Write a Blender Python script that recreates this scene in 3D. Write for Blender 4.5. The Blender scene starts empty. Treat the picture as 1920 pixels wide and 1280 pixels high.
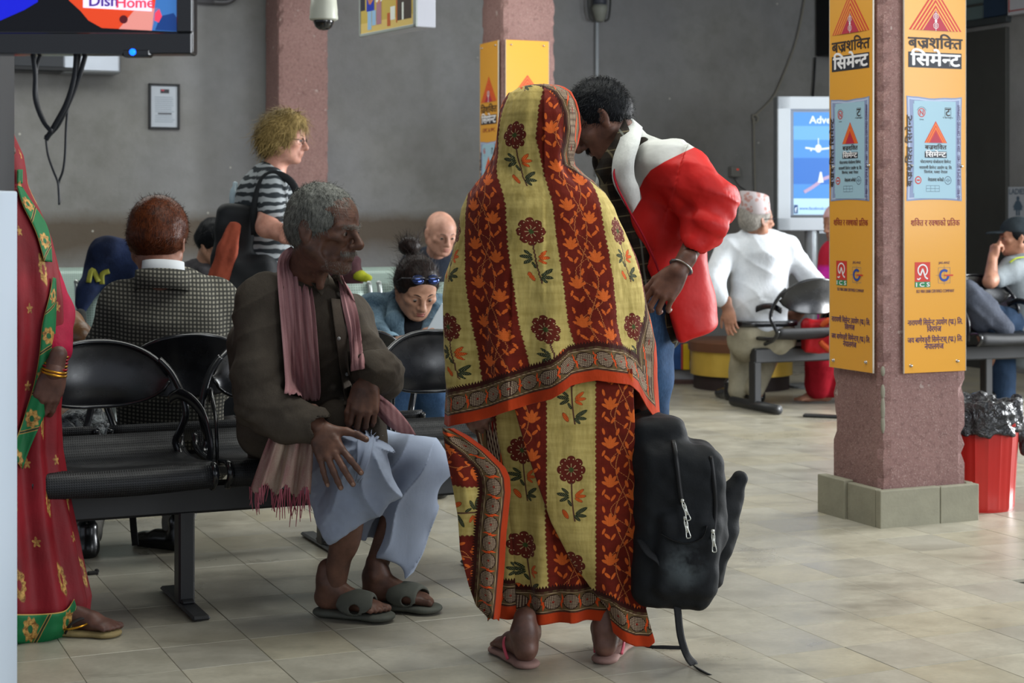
import bpy, bmesh, math, random
import numpy as np
from mathutils import Vector, Matrix, Euler

SC = bpy.context.scene
COL = SC.collection
FPX, HC, HOR = 3200.0, 1.226, 390.0          # focal length in pixels, eye height, horizon row
random.seed(7)

# ------------------------------------------------------------------ camera, world, lights, exposure
cam = bpy.data.cameras.new('camera'); cam_ob = bpy.data.objects.new('camera', cam); COL.objects.link(cam_ob)
cam_ob.location = (0, 0, HC); cam_ob.rotation_euler = (math.pi/2, 0, 0)
cam.sensor_width = 36; cam.lens = FPX/1920*36; cam.shift_y = -(640-HOR)/1920
cam.clip_start = .05; cam.clip_end = 100
cam.dof.use_dof = True; cam.dof.focus_distance = 4.85; cam.dof.aperture_fstop = 6.3
SC.camera = cam_ob
world = bpy.data.worlds.new('World'); SC.world = world; world.use_nodes = True
world.node_tree.nodes['Background'].inputs[0].default_value = (.80, .87, 1, 1)
world.node_tree.nodes['Background'].inputs[1].default_value = .62
def area(name, loc, target, size, power, color=(1, 1, 1)):
    l = bpy.data.lights.new(name, 'AREA'); l.shape = 'RECTANGLE'; l.size, l.size_y = size; l.energy = power; l.color = color
    o = bpy.data.objects.new(name, l); COL.objects.link(o); o.location = loc
    o.rotation_euler = (Vector(target)-Vector(loc)).to_track_quat('-Z', 'Y').to_euler(); return o
area('window_light', (6.2, 1.5, 2.1), (0.3, 6.0, .5), (5.0, 2.2), 290, (.90, .95, 1))      # the glazed entrance side, right of the photographer
area('doorway_light', (7.5, 9.8, 1.9), (2.0, 9.9, .0), (2.6, 2.4), 1000, (.95, .98, 1))    # open doors lighting the far right floor
area('ceiling_tubes', (0.5, 5.2, 3.25), (0.5, 5.2, 0), (3.2, 1.6), 78, (.98, 1, .95))
area('ceiling_tubes_far', (-1.5, 9.6, 3.25), (-1.5, 9.6, 0), (5, 1.6), 95, (.98, 1, .95))
area('right_wall_fill', (4.2, 9.0, 3.25), (4.6, 9.6, 0), (2.4, 1.2), 45, (.98, 1, .95))  # added fill lamp with no visible fitting, lifts the dark right wall and door
SC.view_settings.view_transform = 'Standard'; SC.view_settings.look = 'None'
SC.view_settings.gamma = 1; SC.view_settings.use_curve_mapping = False; SC.view_settings.exposure = 0.10

# ------------------------------------------------------------------ helpers
G = math.radians(23.5); CG, SG = math.cos(G), math.sin(G)      # the hall's grid is turned against the view
def P(px, py, Y): return Vector(((px-960)/FPX*Y, Y, HC+(HOR-py)/FPX*Y))
def on_floor(px, py):
    Y = FPX*HC/(py-HOR); return Vector(((px-960)/FPX*Y, Y, 0))
def lin(c):
    if isinstance(c, str): c = [int(c[i:i+2], 16)/255 for i in (0, 2, 4)]
    return tuple((x/12.92 if x <= .04045 else ((x+.055)/1.055)**2.4) for x in c[:3])
def tag(o, label=None, cat=None, group=None, kind=None):
    if label: o['label'] = label
    if cat: o['category'] = cat
    if group: o['group'] = group
    if kind: o['kind'] = kind
    return o
def empty(name, loc=(0, 0, 0), rz=0, label=None, cat=None, group=None, kind=None):
    o = bpy.data.objects.new(name, None); COL.objects.link(o); o.location = loc; o.rotation_euler = (0, 0, rz)
    o.empty_display_size = .05
    return tag(o, label, cat, group, kind)
def link(name, me, parent=None, world_verts=True):
    o = bpy.data.objects.new(name, me); COL.objects.link(o)
    if parent is not None:
        o.parent = parent
        if world_verts: o.matrix_parent_inverse = mat_of(parent).inverted()
    return o
def mat_of(o):
    m = Matrix.LocRotScale(o.location, o.rotation_euler, o.scale)
    return (mat_of(o.parent) @ o.matrix_parent_inverse @ m) if o.parent else m
def np_mesh(name, V, Fq, mats=(), smooth=True, mi=None, attrs=None):
    """V nx3, Fq list/array of equal-size faces, or a list of several arrays"""
    me = bpy.data.meshes.new(name)
    V = np.asarray(V, np.float32)
    groups = Fq if isinstance(Fq, list) and len(Fq) and isinstance(Fq[0], np.ndarray) else [np.asarray(Fq, np.int32)]
    groups = [g for g in groups if len(g)]
    nl = sum(g.size for g in groups); nf = sum(len(g) for g in groups)
    me.vertices.add(len(V)); me.vertices.foreach_set('co', V.ravel())
    me.loops.add(nl); me.polygons.add(nf)
    me.loops.foreach_set('vertex_index', np.concatenate([g.ravel() for g in groups]).astype(np.int32))
    starts, tot = [], 0
    for g in groups:
        starts.append(np.arange(len(g))*g.shape[1]+tot); tot += g.size
    me.polygons.foreach_set('loop_start', np.concatenate(starts).astype(np.int32))
    for m in mats: me.materials.append(m)
    if mi is not None: me.polygons.foreach_set('material_index', np.asarray(mi, np.int32))
    me.update(calc_edges=True)
    if attrs:
        for k, a in attrs.items():
            a = np.asarray(a, np.float32)
            if a.ndim == 1: me.attributes.new(k, 'FLOAT', 'POINT').data.foreach_set('value', a)
            else: me.attributes.new(k, 'FLOAT_VECTOR', 'POINT').data.foreach_set('vector', a.ravel())
    if smooth: me.shade_smooth()
    else: me.shade_flat()
    return me

# ------------------------------------------------------------------ materials: a tiny expression compiler for procedural nodes
class X:
    """a float socket in a node tree, with arithmetic"""
    def __init__(s, nt, sock): s.nt, s.s = nt, sock
    def _m(s, op, *a):
        n = s.nt.nodes.new('ShaderNodeMath'); n.operation = op
        for i, v in enumerate((s,)+a):
            if isinstance(v, X): s.nt.links.new(v.s, n.inputs[i])
            else: n.inputs[i].default_value = float(v)
        return X(s.nt, n.outputs[0])
    def __add__(s, o): return s._m('ADD', o)
    __radd__ = __add__
    def __mul__(s, o): return s._m('MULTIPLY', o)
    __rmul__ = __mul__
    def __sub__(s, o): return s._m('SUBTRACT', o)
    def __rsub__(s, o): return (s*-1.0)+o
    def __truediv__(s, o): return s._m('DIVIDE', o)
    def __neg__(s): return s*-1.0
    def sin(s): return s._m('SINE')
    def cos(s): return s._m('COSINE')
    def abs(s): return s._m('ABSOLUTE')
    def sqrt(s): return s._m('SQRT')
    def floor(s): return s._m('FLOOR')
    def frac(s): return s._m('FRACT')
    def pw(s, o): return s._m('POWER', o)
    def atan2(s, o): return s._m('ARCTAN2', o)
    def mn(s, o): return s._m('MINIMUM', o)
    def mx(s, o): return s._m('MAXIMUM', o)
    def lt(s, o): return s._m('LESS_THAN', o)
    def gt(s, o): return s._m('GREATER_THAN', o)
    def sat(s): return s.mn(1.0).mx(0.0)
    def mod(s, p): return s._m('FLOORED_MODULO', p)
    def step(s, w=.002):           # 1 where s < 0, soft edge
        return (s*(-.5/w)+.5).sat()
class T:
    """a material under construction"""
    def __init__(t, name, rough=.7, spec=.3, metal=0.0):
        t.m = bpy.data.materials.new(name); t.m.use_nodes = True; t.nt = t.m.node_tree
        t.b = t.nt.nodes['Principled BSDF']; t.b.inputs['Roughness'].default_value = rough
        t.b.inputs['Specular IOR Level'].default_value = spec; t.b.inputs['Metallic'].default_value = metal
        t.h = None
    def new(t, k): return t.nt.nodes.new(k)
    def val(t, v):
        n = t.new('ShaderNodeValue'); n.outputs[0].default_value = v; return X(t.nt, n.outputs[0])
    def attr(t, name):
        n = t.new('ShaderNodeAttribute'); n.attribute_name = name; return X(t.nt, n.outputs['Fac'])
    def vec(t, kind='Object'):
        if kind == 'World': return t.new('ShaderNodeNewGeometry').outputs['Position']
        return t.new('ShaderNodeTexCoord').outputs[kind]
    def xyz(t, kind='Object'):
        n = t.new('ShaderNodeSeparateXYZ'); t.nt.links.new(t.vec(kind), n.inputs[0])
        return [X(t.nt, o) for o in n.outputs]
    def noise(t, scale=5, detail=3, rough=.55, kind='Object', stretch=None, dist=0, w=0):
        n = t.new('ShaderNodeTexNoise'); n.inputs['Scale'].default_value = scale; n.inputs['Detail'].default_value = detail
        n.inputs['Roughness'].default_value = rough; n.inputs['Distortion'].default_value = dist
        v = t.vec(kind) if isinstance(kind, str) else kind
        mp = t.new('ShaderNodeMapping'); t.nt.links.new(v, mp.inputs[0]); t.nt.links.new(mp.outputs[0], n.inputs['Vector'])
        mp.inputs['Location'].default_value = (w, w*.7, w*.3)
        if stretch: mp.inputs['Scale'].default_value = stretch
        return X(t.nt, n.outputs['Fac'])
    def voro(t, scale=20, kind='Object', out='Distance', feature='F1'):
        n = t.new('ShaderNodeTexVoronoi'); n.inputs['Scale'].default_value = scale; n.feature = feature
        t.nt.links.new(t.vec(kind), n.inputs['Vector']); return X(t.nt, n.outputs[out])
    def rgb(t, c):
        n = t.new('ShaderNodeRGB'); n.outputs[0].default_value = (*lin(c), 1); return n.outputs[0]
    def mix(t, f, a, b):
        n = t.new('ShaderNodeMix'); n.data_type = 'RGBA'
        if isinstance(f, X): t.nt.links.new(f.s, n.inputs[0])
        else: n.inputs[0].default_value = f
        for v, i in ((a, 6), (b, 7)):
            t.nt.links.new(t.rgb(v) if isinstance(v, (str, tuple)) else v, n.inputs[i])
        return n.outputs[2]
    def ramp(t, f, lo, hi):        # smooth 0..1 between lo and hi
        return ((f-lo)/(hi-lo)).sat()
    def color(t, c):
        if isinstance(c, (str, tuple)): t.b.inputs['Base Color'].default_value = (*lin(c), 1)
        else: t.nt.links.new(c, t.b.inputs['Base Color'])
        return t
    def rough(t, x): t.nt.links.new(x.s, t.b.inputs['Roughness']); return t
    def bump(t, h, strength=.3, dist=.01):
        n = t.new('ShaderNodeBump'); n.inputs['Strength'].default_value = strength; n.inputs['Distance'].default_value = dist
        t.nt.links.new(h.s, n.inputs['Height'])
        if t.h is not None: t.nt.links.new(t.h, n.inputs['Normal'])
        t.h = n.outputs[0]; t.nt.links.new(t.h, t.b.inputs['Normal']); return t
    def done(t): return t.m
_mc = {}
def mat(name, color, rough=.7, metal=0.0, spec=.3, var=.12, vscale=8, bump=0.0, bscale=60, emit=0, kind='Object', sheen=0, coat=0, bdist=.003):
    """plain procedural material: base colour with a slow noise variation and an optional fine bump"""
    if name in _mc: return _mc[name]
    t = T(name, rough, spec, metal)
    c = lin(color)
    if var:
        f = t.noise(vscale, 3, kind=kind)
        n = t.new('ShaderNodeMix'); n.data_type = 'RGBA'; t.nt.links.new(f.s, n.inputs[0])
        n.inputs[6].default_value = (*[x*(1-var) for x in c], 1); n.inputs[7].default_value = (*[min(1, x*(1+var)) for x in c], 1)
        t.color(n.outputs[2])
    else: t.color(tuple(color) if not isinstance(color, str) else color)
    if bump: t.bump(t.noise(bscale, 3, kind=kind), bump, bdist)
    if emit:
        t.b.inputs['Emission Color'].default_value = (*c, 1); t.b.inputs['Emission Strength'].default_value = emit
    if coat: t.b.inputs['Coat Weight'].default_value = coat; t.b.inputs['Coat Roughness'].default_value = .15
    if sheen: t.b.inputs['Sheen Weight'].default_value = sheen
    _mc[name] = t.m; return t.m

# ------------------------------------------------------------------ simple geometry
class MB:
    """collects shapes (optionally transformed by .M) and builds ONE mesh object"""
    def __init__(s, M=None): s.bm = bmesh.new(); s.M = M or Matrix(); s.mi = 0
    def _fin(s, verts, faces):
        for f in faces: f.material_index = s.mi
        bmesh.ops.transform(s.bm, matrix=s.M, verts=verts)
    def box(s, c, size, bevel=0, rot=None, seg=1):
        r = bmesh.ops.create_cube(s.bm, size=1)['verts']
        m = Matrix.Translation(c) @ (rot.to_4x4() if rot is not None else Matrix()) @ Matrix.Diagonal((*size, 1))
        bmesh.ops.transform(s.bm, matrix=m, verts=r)
        if bevel:
            e = list({e for v in r for e in v.link_edges})
            o = bmesh.ops.bevel(s.bm, geom=e, offset=bevel, segments=seg, profile=.5, affect='EDGES')
            r = list({v for f in o['faces'] for v in f.verts} | {v for v in r if v.is_valid})
        s._fin(r, {f for v in r for f in v.link_faces}); return s
    def cyl(s, a, b, ra, rb=None, n=16, caps=True):
        rb = ra if rb is None else rb
        a, b = Vector(a), Vector(b); d = b-a
        r = bmesh.ops.create_cone(s.bm, cap_ends=caps, segments=n, radius1=ra, radius2=rb, depth=d.length)['verts']
        m = Matrix.Translation((a+b)/2) @ d.to_track_quat('Z', 'Y').to_matrix().to_4x4()
        bmesh.ops.transform(s.bm, matrix=m, verts=r); s._fin(r, {f for v in r for f in v.link_faces}); return s
    def sph(s, c, r, n=16, scale=(1, 1, 1), rot=None):
        v = bmesh.ops.create_uvsphere(s.bm, u_segments=n, v_segments=max(6, n//2), radius=r)['verts']
        m = Matrix.Translation(c) @ (rot.to_4x4() if rot is not None else Matrix()) @ Matrix.Diagonal((*scale, 1))
        bmesh.ops.transform(s.bm, matrix=m, verts=v); s._fin(v, {f for q in v for f in q.link_faces}); return s
    def tube(s, pts, r, n=8, closed=False, flat=None, smooth=0):
        """sweep; r a number or list; flat=(w,h) for a strap"""
        pts = [Vector(p) for p in pts]
        if smooth: pts, r = catmull(pts, r, smooth, closed)
        N = len(pts); rr = r if hasattr(r, '__len__') else [r]*N
        rings = []; up = None
        for i, p in enumerate(pts):
            if closed: d = pts[(i+1) % N]-pts[i-1]
            else: d = pts[min(i+1, N-1)]-pts[max(i-1, 0)]
            d.normalize()
            if up is None:
                up = Vector((0, 0, 1)) if abs(d.z) < .9 else Vector((0, 1, 0))
            x = d.cross(up)
            if x.length < 1e-6: x = d.orthogonal()
            x.normalize(); y = x.cross(d).normalized(); up = y
            ring = []
            for k in range(n):
                a = 2*math.pi*(k+.5)/n; cx, cy = math.cos(a), math.sin(a)
                if flat: q = p+x*(flat[0]/2*max(-1, min(1, cx*1.3)))+y*(flat[1]/2*max(-1, min(1, cy*1.3)))
                else: q = p+(x*cx+y*cy)*rr[i]
                ring.append(s.bm.verts.new(q))
            rings.append(ring)
        fs = []
        for i in range(N if closed else N-1):
            A, B = rings[i], rings[(i+1) % N]
            for k in range(n): fs.append(s.bm.faces.new((A[k], A[(k+1) % n], B[(k+1) % n], B[k])))
        if not closed:
            fs.append(s.bm.faces.new(rings[0][::-1])); fs.append(s.bm.faces.new(rings[-1]))
        s._fin([v for q in rings for v in q], fs); return s
    def lathe(s, prof, c=(0, 0, 0), n=24, ang=None):
        rings = []
        for (r, z) in prof:
            rings.append([s.bm.verts.new(Vector(c)+Vector((r*math.cos(2*math.pi*k/n), r*math.sin(2*math.pi*k/n), z))) for k in range(n)])
        fs = []
        for A, B in zip(rings, rings[1:]):
            for k in range(n): fs.append(s.bm.faces.new((A[k], A[(k+1) % n], B[(k+1) % n], B[k])))
        fs.append(s.bm.faces.new(rings[0][::-1])); fs.append(s.bm.faces.new(rings[-1]))
        s._fin([v for q in rings for v in q], fs); return s
    def prism(s, poly, h, origin=(0, 0, 0), ux=(1, 0, 0), uy=(0, 1, 0)):
        """2-D polygon in the plane (ux,uy) extruded by h along ux x uy"""
        o, ux, uy = Vector(origin), Vector(ux), Vector(uy); nz = ux.cross(uy)
        a = [s.bm.verts.new(o+ux*p[0]+uy*p[1]) for p in poly]; b = [s.bm.verts.new(o+ux*p[0]+uy*p[1]+nz*h) for p in poly]
        fs = [s.bm.faces.new(a[::-1]), s.bm.faces.new(b)]
        for i in range(len(poly)):
            j = (i+1) % len(poly); fs.append(s.bm.faces.new((a[i], a[j], b[j], b[i])))
        s._fin(a+b, fs); return s
    def grid(s, rows):
        V = [[s.bm.verts.new(p) for p in r] for r in rows]; fs = []
        for A, B in zip(V, V[1:]):
            for k in range(len(A)-1): fs.append(s.bm.faces.new((A[k], A[k+1], B[k+1], B[k])))
        s._fin([v for r in V for v in r], fs); return s
    def build(s, name, mats, parent=None, smooth=False, world=False, angle=None):
        bmesh.ops.recalc_face_normals(s.bm, faces=s.bm.faces)
        me = bpy.data.meshes.new(name); s.bm.to_mesh(me); s.bm.free()
        for m in (mats if isinstance(mats, (list, tuple)) else [mats]): me.materials.append(m)
        if smooth:
            me.shade_smooth()
            if angle: me.set_sharp_from_angle(angle=math.radians(angle))
        return link(name, me, parent, world)
def catmull(pts, r, sub, closed=False):
    N = len(pts); out, ro = [], []; rr = r if hasattr(r, '__len__') else [r]*N
    for i in range(N if closed else N-1):
        g = (lambda j: pts[j % N]) if closed else (lambda j: pts[max(0, min(N-1, j))])
        p0, p1, p2, p3 = g(i-1), g(i), g(i+1), g(i+2)
        for k in range(sub):
            t = k/sub
            out.append(.5*((2*p1)+(-p0+p2)*t+(2*p0-5*p1+4*p2-p3)*t*t+(-p0+3*p1-3*p2+p3)*t**3))
            ro.append(rr[i]*(1-t)+rr[(i+1) % N]*t)
    if not closed: out.append(pts[-1]); ro.append(rr[-1])
    return out, ro
def copy_tree(o, parent=None):
    c = o.copy(); COL.objects.link(c)
    if parent is not None: c.parent = parent
    for ch in [x for x in o.children]: copy_tree(ch, c)
    return c

# ------------------------------------------------------------------ signed distance modelling for bodies and clothes
def hash3(i, j, k, seed):
    h = (i.astype(np.uint32)*np.uint32(374761393)+j.astype(np.uint32)*np.uint32(668265263)+k.astype(np.uint32)*np.uint32(2147483647)+np.uint32(seed*9176+77))
    h = (h ^ (h >> np.uint32(13)))*np.uint32(1274126177); h = h ^ (h >> np.uint32(16))
    return (h & np.uint32(0xffffff)).astype(np.float32)/float(0xffffff)
def vnoise(Q, seed=0):
    """value noise -1..1 at points Q (n,3)"""
    f = np.floor(Q); t = (Q-f).astype(np.float32); t = t*t*(3-2*t); i, j, k = [f[:, a].astype(np.int64) & 0xffff for a in range(3)]
    r = 0
    for a in (0, 1):
        for b in (0, 1):
            for c in (0, 1):
                w = (t[:, 0] if a else 1-t[:, 0])*(t[:, 1] if b else 1-t[:, 1])*(t[:, 2] if c else 1-t[:, 2])
                r = r+w*hash3(i+a, j+b, k+c, seed)
    return r*2-1
def folds(amp, freq=18, axis=(0, 0, 1), stretch=.25, seed=0, sharp=1.0, amp2=None):
    """cloth folds running along axis"""
    ax = np.array(Vector(axis).normalized())
    def f(p):
        s = p@ax; q = (p-np.outer(s, ax))*freq+np.outer(s*freq*stretch, ax)
        q = q+.35*np.stack([vnoise(q*.7+9, seed+5), vnoise(q*.7+31, seed+6), vnoise(q*.7+57, seed+7)], 1)
        n = vnoise(q, seed); n = np.sign(n)*np.abs(n)**sharp
        return amp*n+(amp2 if amp2 is not None else amp*.16)*vnoise(p*freq*2.3, seed+3)
    return f
class S:
    def __init__(s, k=.02, M=None): s.p = []; s.k = k; s.M = M or Matrix()
    def _sc(s): return s.M.to_scale()[0]
    def cone(s, a, b, ra, rb=None, k=None, flat=None, op=0):
        """flat=(axis, factor): squash the section along axis to factor"""
        sc = s._sc(); rb = ra if rb is None else rb
        a, b = np.array(s.M@Vector(a)), np.array(s.M@Vector(b))
        fl = None
        if flat: fl = (np.array((s.M.to_3x3()@Vector(flat[0])).normalized()), flat[1])
        s.p.append(('c', a, b, ra*sc, rb*sc, (s.k if k is None else k)*1.0, fl, op)); return s
    def chain(s, pts, rads, k=None, flat=None):
        for i in range(len(pts)-1): s.cone(pts[i], pts[i+1], rads[i], rads[i+1], k, flat)
        return s
    def ell(s, c, r, rot=None, k=None, op=0):
        sc = s._sc(); R = s.M.to_3x3().normalized()
        if rot is not None: R = R@(rot if isinstance(rot, Matrix) else Euler(rot).to_matrix())
        s.p.append(('e', np.array(s.M@Vector(c)), np.array(R), np.array(r if hasattr(r, '__len__') else (r,)*3)*sc, s.k if k is None else k, op)); return s
    def box(s, c, r, rot=None, rnd=.01, k=None, op=0):
        R = s.M.to_3x3().normalized()
        if rot is not None: R = R@(rot if isinstance(rot, Matrix) else Euler(rot).to_matrix())
        s.p.append(('b', np.array(s.M@Vector(c)), np.array(R), np.array(r)*s._sc(), rnd, s.k if k is None else k, op)); return s
    def plane(s, pt, n, k=.004):        # keep the side the normal points away from
        s.p.append(('p', np.array(s.M@Vector(pt)), np.array((s.M.to_3x3()@Vector(n)).normalized()), k)); return s
    def _bb(s, p):
        if p[0] == 'c':
            r = max(p[3], p[4])*(1.0); return np.minimum(p[1], p[2])-r, np.maximum(p[1], p[2])+r
        ext = (np.abs(p[2])@(p[3] if p[0] == 'e' else p[3])) if p[0] == 'e' else np.abs(p[2])@p[3]+p[4]
        return p[1]-ext, p[1]+ext
    def _d(s, p, Q):
        if p[0] == 'c':
            a, b = p[1].astype(np.float32), p[2].astype(np.float32); ba = b-a; L2 = max(float(ba@ba), 1e-12)
            t = np.clip(((Q-a)@ba)/L2, 0, 1); w = Q-a-t[..., None]*ba
            if p[6] is not None:
                n, fac = p[6][0].astype(np.float32), p[6][1]
                w = w+(w@n)[..., None]*n*(1/fac-1)
                return (np.sqrt((w*w).sum(-1))-(p[3]+(p[4]-p[3])*t))*(fac*.5+.5)
            return np.sqrt((w*w).sum(-1))-(p[3]+(p[4]-p[3])*t)
        if p[0] == 'e':
            q = (Q-p[1].astype(np.float32))@p[2].astype(np.float32); r = p[3].astype(np.float32)
            k0 = np.sqrt(((q/r)**2).sum(-1)); k1 = np.sqrt(((q/(r*r))**2).sum(-1))+1e-9
            return k0*(k0-1)/k1
        q = np.abs((Q-p[1].astype(np.float32))@p[2].astype(np.float32))-p[3].astype(np.float32)
        return np.sqrt((np.maximum(q, 0)**2).sum(-1))+np.minimum(q.max(-1), 0)-p[4]
    def mesh(s, res, disp=None, band=.03, relax=1):
        """polygonise by surface nets -> verts, quads"""
        bbs = [s._bb(p) for p in s.p if p[0] != 'p' and (p[-1] if p[0] != 'c' else p[7]) == 0]
        lo = np.min([b[0] for b in bbs], 0)-band-2*res; hi = np.max([b[1] for b in bbs], 0)+band+2*res
        n = np.ceil((hi-lo)/res).astype(int)+1
        ax = [(lo[i]+res*np.arange(n[i])).astype(np.float32) for i in range(3)]
        D = np.full(n, .2, np.float32)
        for p in s.p:
            if p[0] == 'p':
                q = (ax[0][:, None, None]-p[1][0])*p[2][0]+(ax[1][None, :, None]-p[1][1])*p[2][1]+(ax[2][None, None, :]-p[1][2])*p[2][2]
                k = p[3]; h = np.maximum(k-np.abs(D-q), 0)/k; D = (np.maximum(D, q)+h*h*k*.25).astype(np.float32); continue
            op = p[7] if p[0] == 'c' else p[-1]; k = p[5] if p[0] == 'c' else p[-2]; k = max(k, 1e-4)
            b0, b1 = s._bb(p); m = k+band
            i0 = np.clip(np.floor((b0-m-lo)/res).astype(int), 0, n-1); i1 = np.clip(np.ceil((b1+m-lo)/res).astype(int)+1, 1, n)
            if (i1 <= i0).any(): continue
            sl = tuple(slice(i0[j], i1[j]) for j in range(3))
            Q = np.stack(np.meshgrid(*[ax[j][sl[j]] for j in range(3)], indexing='ij'), -1)
            d = s._d(p, Q); A = D[sl]
            if op == 0:
                h = np.maximum(k-np.abs(A-d), 0)/k; D[sl] = np.minimum(A, d)-h*h*k*.25
            else:
                h = np.maximum(k-np.abs(A+d), 0)/k; D[sl] = np.maximum(A, -d)+h*h*k*.25
        if disp is not None:
            I = np.nonzero(np.abs(D) < band)
            pts = np.stack([ax[j][I[j]] for j in range(3)], 1)
            D[I] += disp(pts).astype(np.float32)
        D[0], D[-1], D[:, 0], D[:, -1], D[:, :, 0], D[:, :, -1] = (.05,)*6
        return nets(D, lo, res, relax)
    def obj(s, name, m, parent=None, res=.006, disp=None, band=.03, relax=1, attrs=None, extra=()):
        V, Q = s.mesh(res, disp, band, relax)
        parts = [(V, Q, 0)]+list(extra)
        me = join_np(name, parts, m if isinstance(m, (list, tuple)) else [m], attrs)
        return link(name, me, parent, True)
def join_np(name, parts, mats, attrs=None):
    Vs, fs, mi, off = [], {}, {}, 0
    for V, Q, i in parts:
        Vs.append(V); w = Q.shape[1]; fs.setdefault(w, []).append(Q+off); mi.setdefault(w, []).append(np.full(len(Q), i)); off += len(V)
    V = np.concatenate(Vs); A = {k: f(V) for k, f in attrs.items()} if attrs else None
    return np_mesh(name, V, [np.concatenate(fs[w]) for w in fs], mats, True, np.concatenate([np.concatenate(mi[w]) for w in fs]), A)
def nets(D, lo, res, relax=1):
    s = D < 0
    c = np.zeros(tuple(np.array(D.shape)-1), np.uint8)
    for a in (0, 1):
        for b in (0, 1):
            for e in (0, 1): c += s[a:s.shape[0]-1+a, b:s.shape[1]-1+b, e:s.shape[2]-1+e]
    act = (c > 0) & (c < 8); I = np.argwhere(act)
    idx = np.full(c.shape, -1, np.int64); idx[act] = np.arange(len(I))
    corner = {}
    for a in (0, 1):
        for b in (0, 1):
            for e in (0, 1): corner[(a, b, e)] = D[I[:, 0]+a, I[:, 1]+b, I[:, 2]+e]
    acc = np.zeros((len(I), 3), np.float32); cnt = np.zeros(len(I), np.float32)
    for ax_ in range(3):
        for u in (0, 1):
            for v in (0, 1):
                A = [0, 0, 0]; o = [x for x in range(3) if x != ax_]; A[o[0]], A[o[1]] = u, v; B = list(A); B[ax_] = 1
                da, db = corner[tuple(A)], corner[tuple(B)]; m = (da < 0) != (db < 0)
                t = np.where(m, da/np.where(m, da-db, 1), 0)
                pt = np.zeros((len(I), 3), np.float32); pt[:, o[0]], pt[:, o[1]] = u, v; pt[:, ax_] = t
                acc += pt*m[:, None]; cnt += m
    V = (I+acc/cnt[:, None])*res+lo
    quads = []
    for ax_ in range(3):
        o = [x for x in range(3) if x != ax_]
        sl0 = [slice(None)]*3; sl1 = [slice(None)]*3; sl0[ax_] = slice(0, -1); sl1[ax_] = slice(1, None)
        a, b = s[tuple(sl0)], s[tuple(sl1)]
        for sign, m in ((0, a & ~b), (1, ~a & b)):
            E = np.argwhere(m); ok = np.ones(len(E), bool)
            for q in o: ok &= (E[:, q] > 0) & (E[:, q] < D.shape[q]-1)
            E = E[ok]
            def g(du, dv):
                C = E.copy(); C[:, o[0]] -= du; C[:, o[1]] -= dv; return idx[C[:, 0], C[:, 1], C[:, 2]]
            q4 = np.stack([g(1, 1), g(0, 1), g(0, 0), g(1, 0)], 1)
            flip = (sign == 1) ^ (ax_ == 1)
            quads.append(q4[:, ::-1] if flip else q4)
    Qd = np.concatenate(quads); Qd = Qd[(Qd >= 0).all(1)]
    for _ in range(relax):
        S_ = np.zeros_like(V); N_ = np.zeros(len(V))
        for k in range(4):
            np.add.at(S_, Qd[:, k], V[Qd[:, (k+1) % 4]]); np.add.at(N_, Qd[:, k], 1)
        V = V*.5+S_/np.maximum(N_, 1)[:, None]*.5
    return V.astype(np.float32), Qd.astype(np.int32)
def frame(o, y, z, s=1.0):
    """matrix whose local y points along y and local z roughly along z"""
    y = Vector(y).normalized(); z = Vector(z); x = y.cross(z).normalized(); z = x.cross(y)
    m = Matrix((x, y, z)).transposed().to_4x4()
    return Matrix.Translation(o) @ m @ Matrix.Scale(s, 4)
def dirv(yaw, pitch=0):
    """yaw 0 = towards the camera, +90 = towards the picture's right; degrees"""
    a, b = math.radians(yaw), math.radians(pitch)
    return Vector((math.sin(a)*math.cos(b), -math.cos(a)*math.cos(b), math.sin(b)))
# ------------------------------------------------------------------ the hall
D2, D1, UP = Vector((CG, SG, 0)), Vector((-SG, CG, 0)), Vector((0, 0, 1))
def gp(u, v, z=0): return D2*u+D1*v+UP*z
def to_uv(p): return p.dot(D2), p.dot(D1)
MG = Matrix.Rotation(G, 4, 'Z')
WALLV, WALLU, CEIL = 12.07, 8.5, 3.35

def floor_material(name, k, dirt=1.0):
    t = T(name, .38, .5)
    a = t.noise(1.1, 4, .6, 'World', w=1); b = t.noise(6.5, 4, .65, 'World', w=k*3); c = t.noise(70, 2, .5, 'World')
    big = t.noise(.8, 3, .65, 'World', (1, 2.6, 1), w=5); sp = t.noise(2.6, 5, .62, 'World', (1, 1.7, 1), w=9)
    base = t.mix(t.ramp(b, .3, .7), ('98938400'[:6], '9f998800'[:6], '938f83', '9b9480')[k], ('b0ab9b', 'b4ae9c', 'aaa597', 'b0a994')[k])
    base = t.mix(t.ramp(c, .35, .75)*.35, base, '8d897b')
    base = t.mix(t.ramp(sp, .54, .68)*(.5*dirt), base, '686357')
    base = t.mix(t.ramp(big, .52, .66)*(.35*dirt), base, '77705f')
    t.color(base); t.rough(t.ramp(a, .3, .7)*.16+t.ramp(b, .3, .8)*.10+.22)
    t.bump(t.noise(3.0, 3, kind='World'), .12, .02); t.bump(c, .12, .002)
    return t.m
FL = [floor_material('floor_tile_%s' % n, i) for i, n in enumerate(('grey', 'beige', 'pale', 'sand'))]
m_grout = mat('tile_grout', '67645a', .8, var=.3)
fl = MB(); fl.M = MG.copy(); fl.box((1, 7, -.08), (19, 17, .14))
floor = tag(fl.build('floor', m_grout), kind='structure')
TS = .2495
def tile_mesh(i):
    b = MB(); b.box((0, 0, -.002), (TS-.0011, TS-.0011, .012), .0012)
    o = b.build('tile', FL[i], None); me = o.data; bpy.data.objects.remove(o); return me
TM = [tile_mesh(i) for i in range(4)]
cells = []
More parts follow.
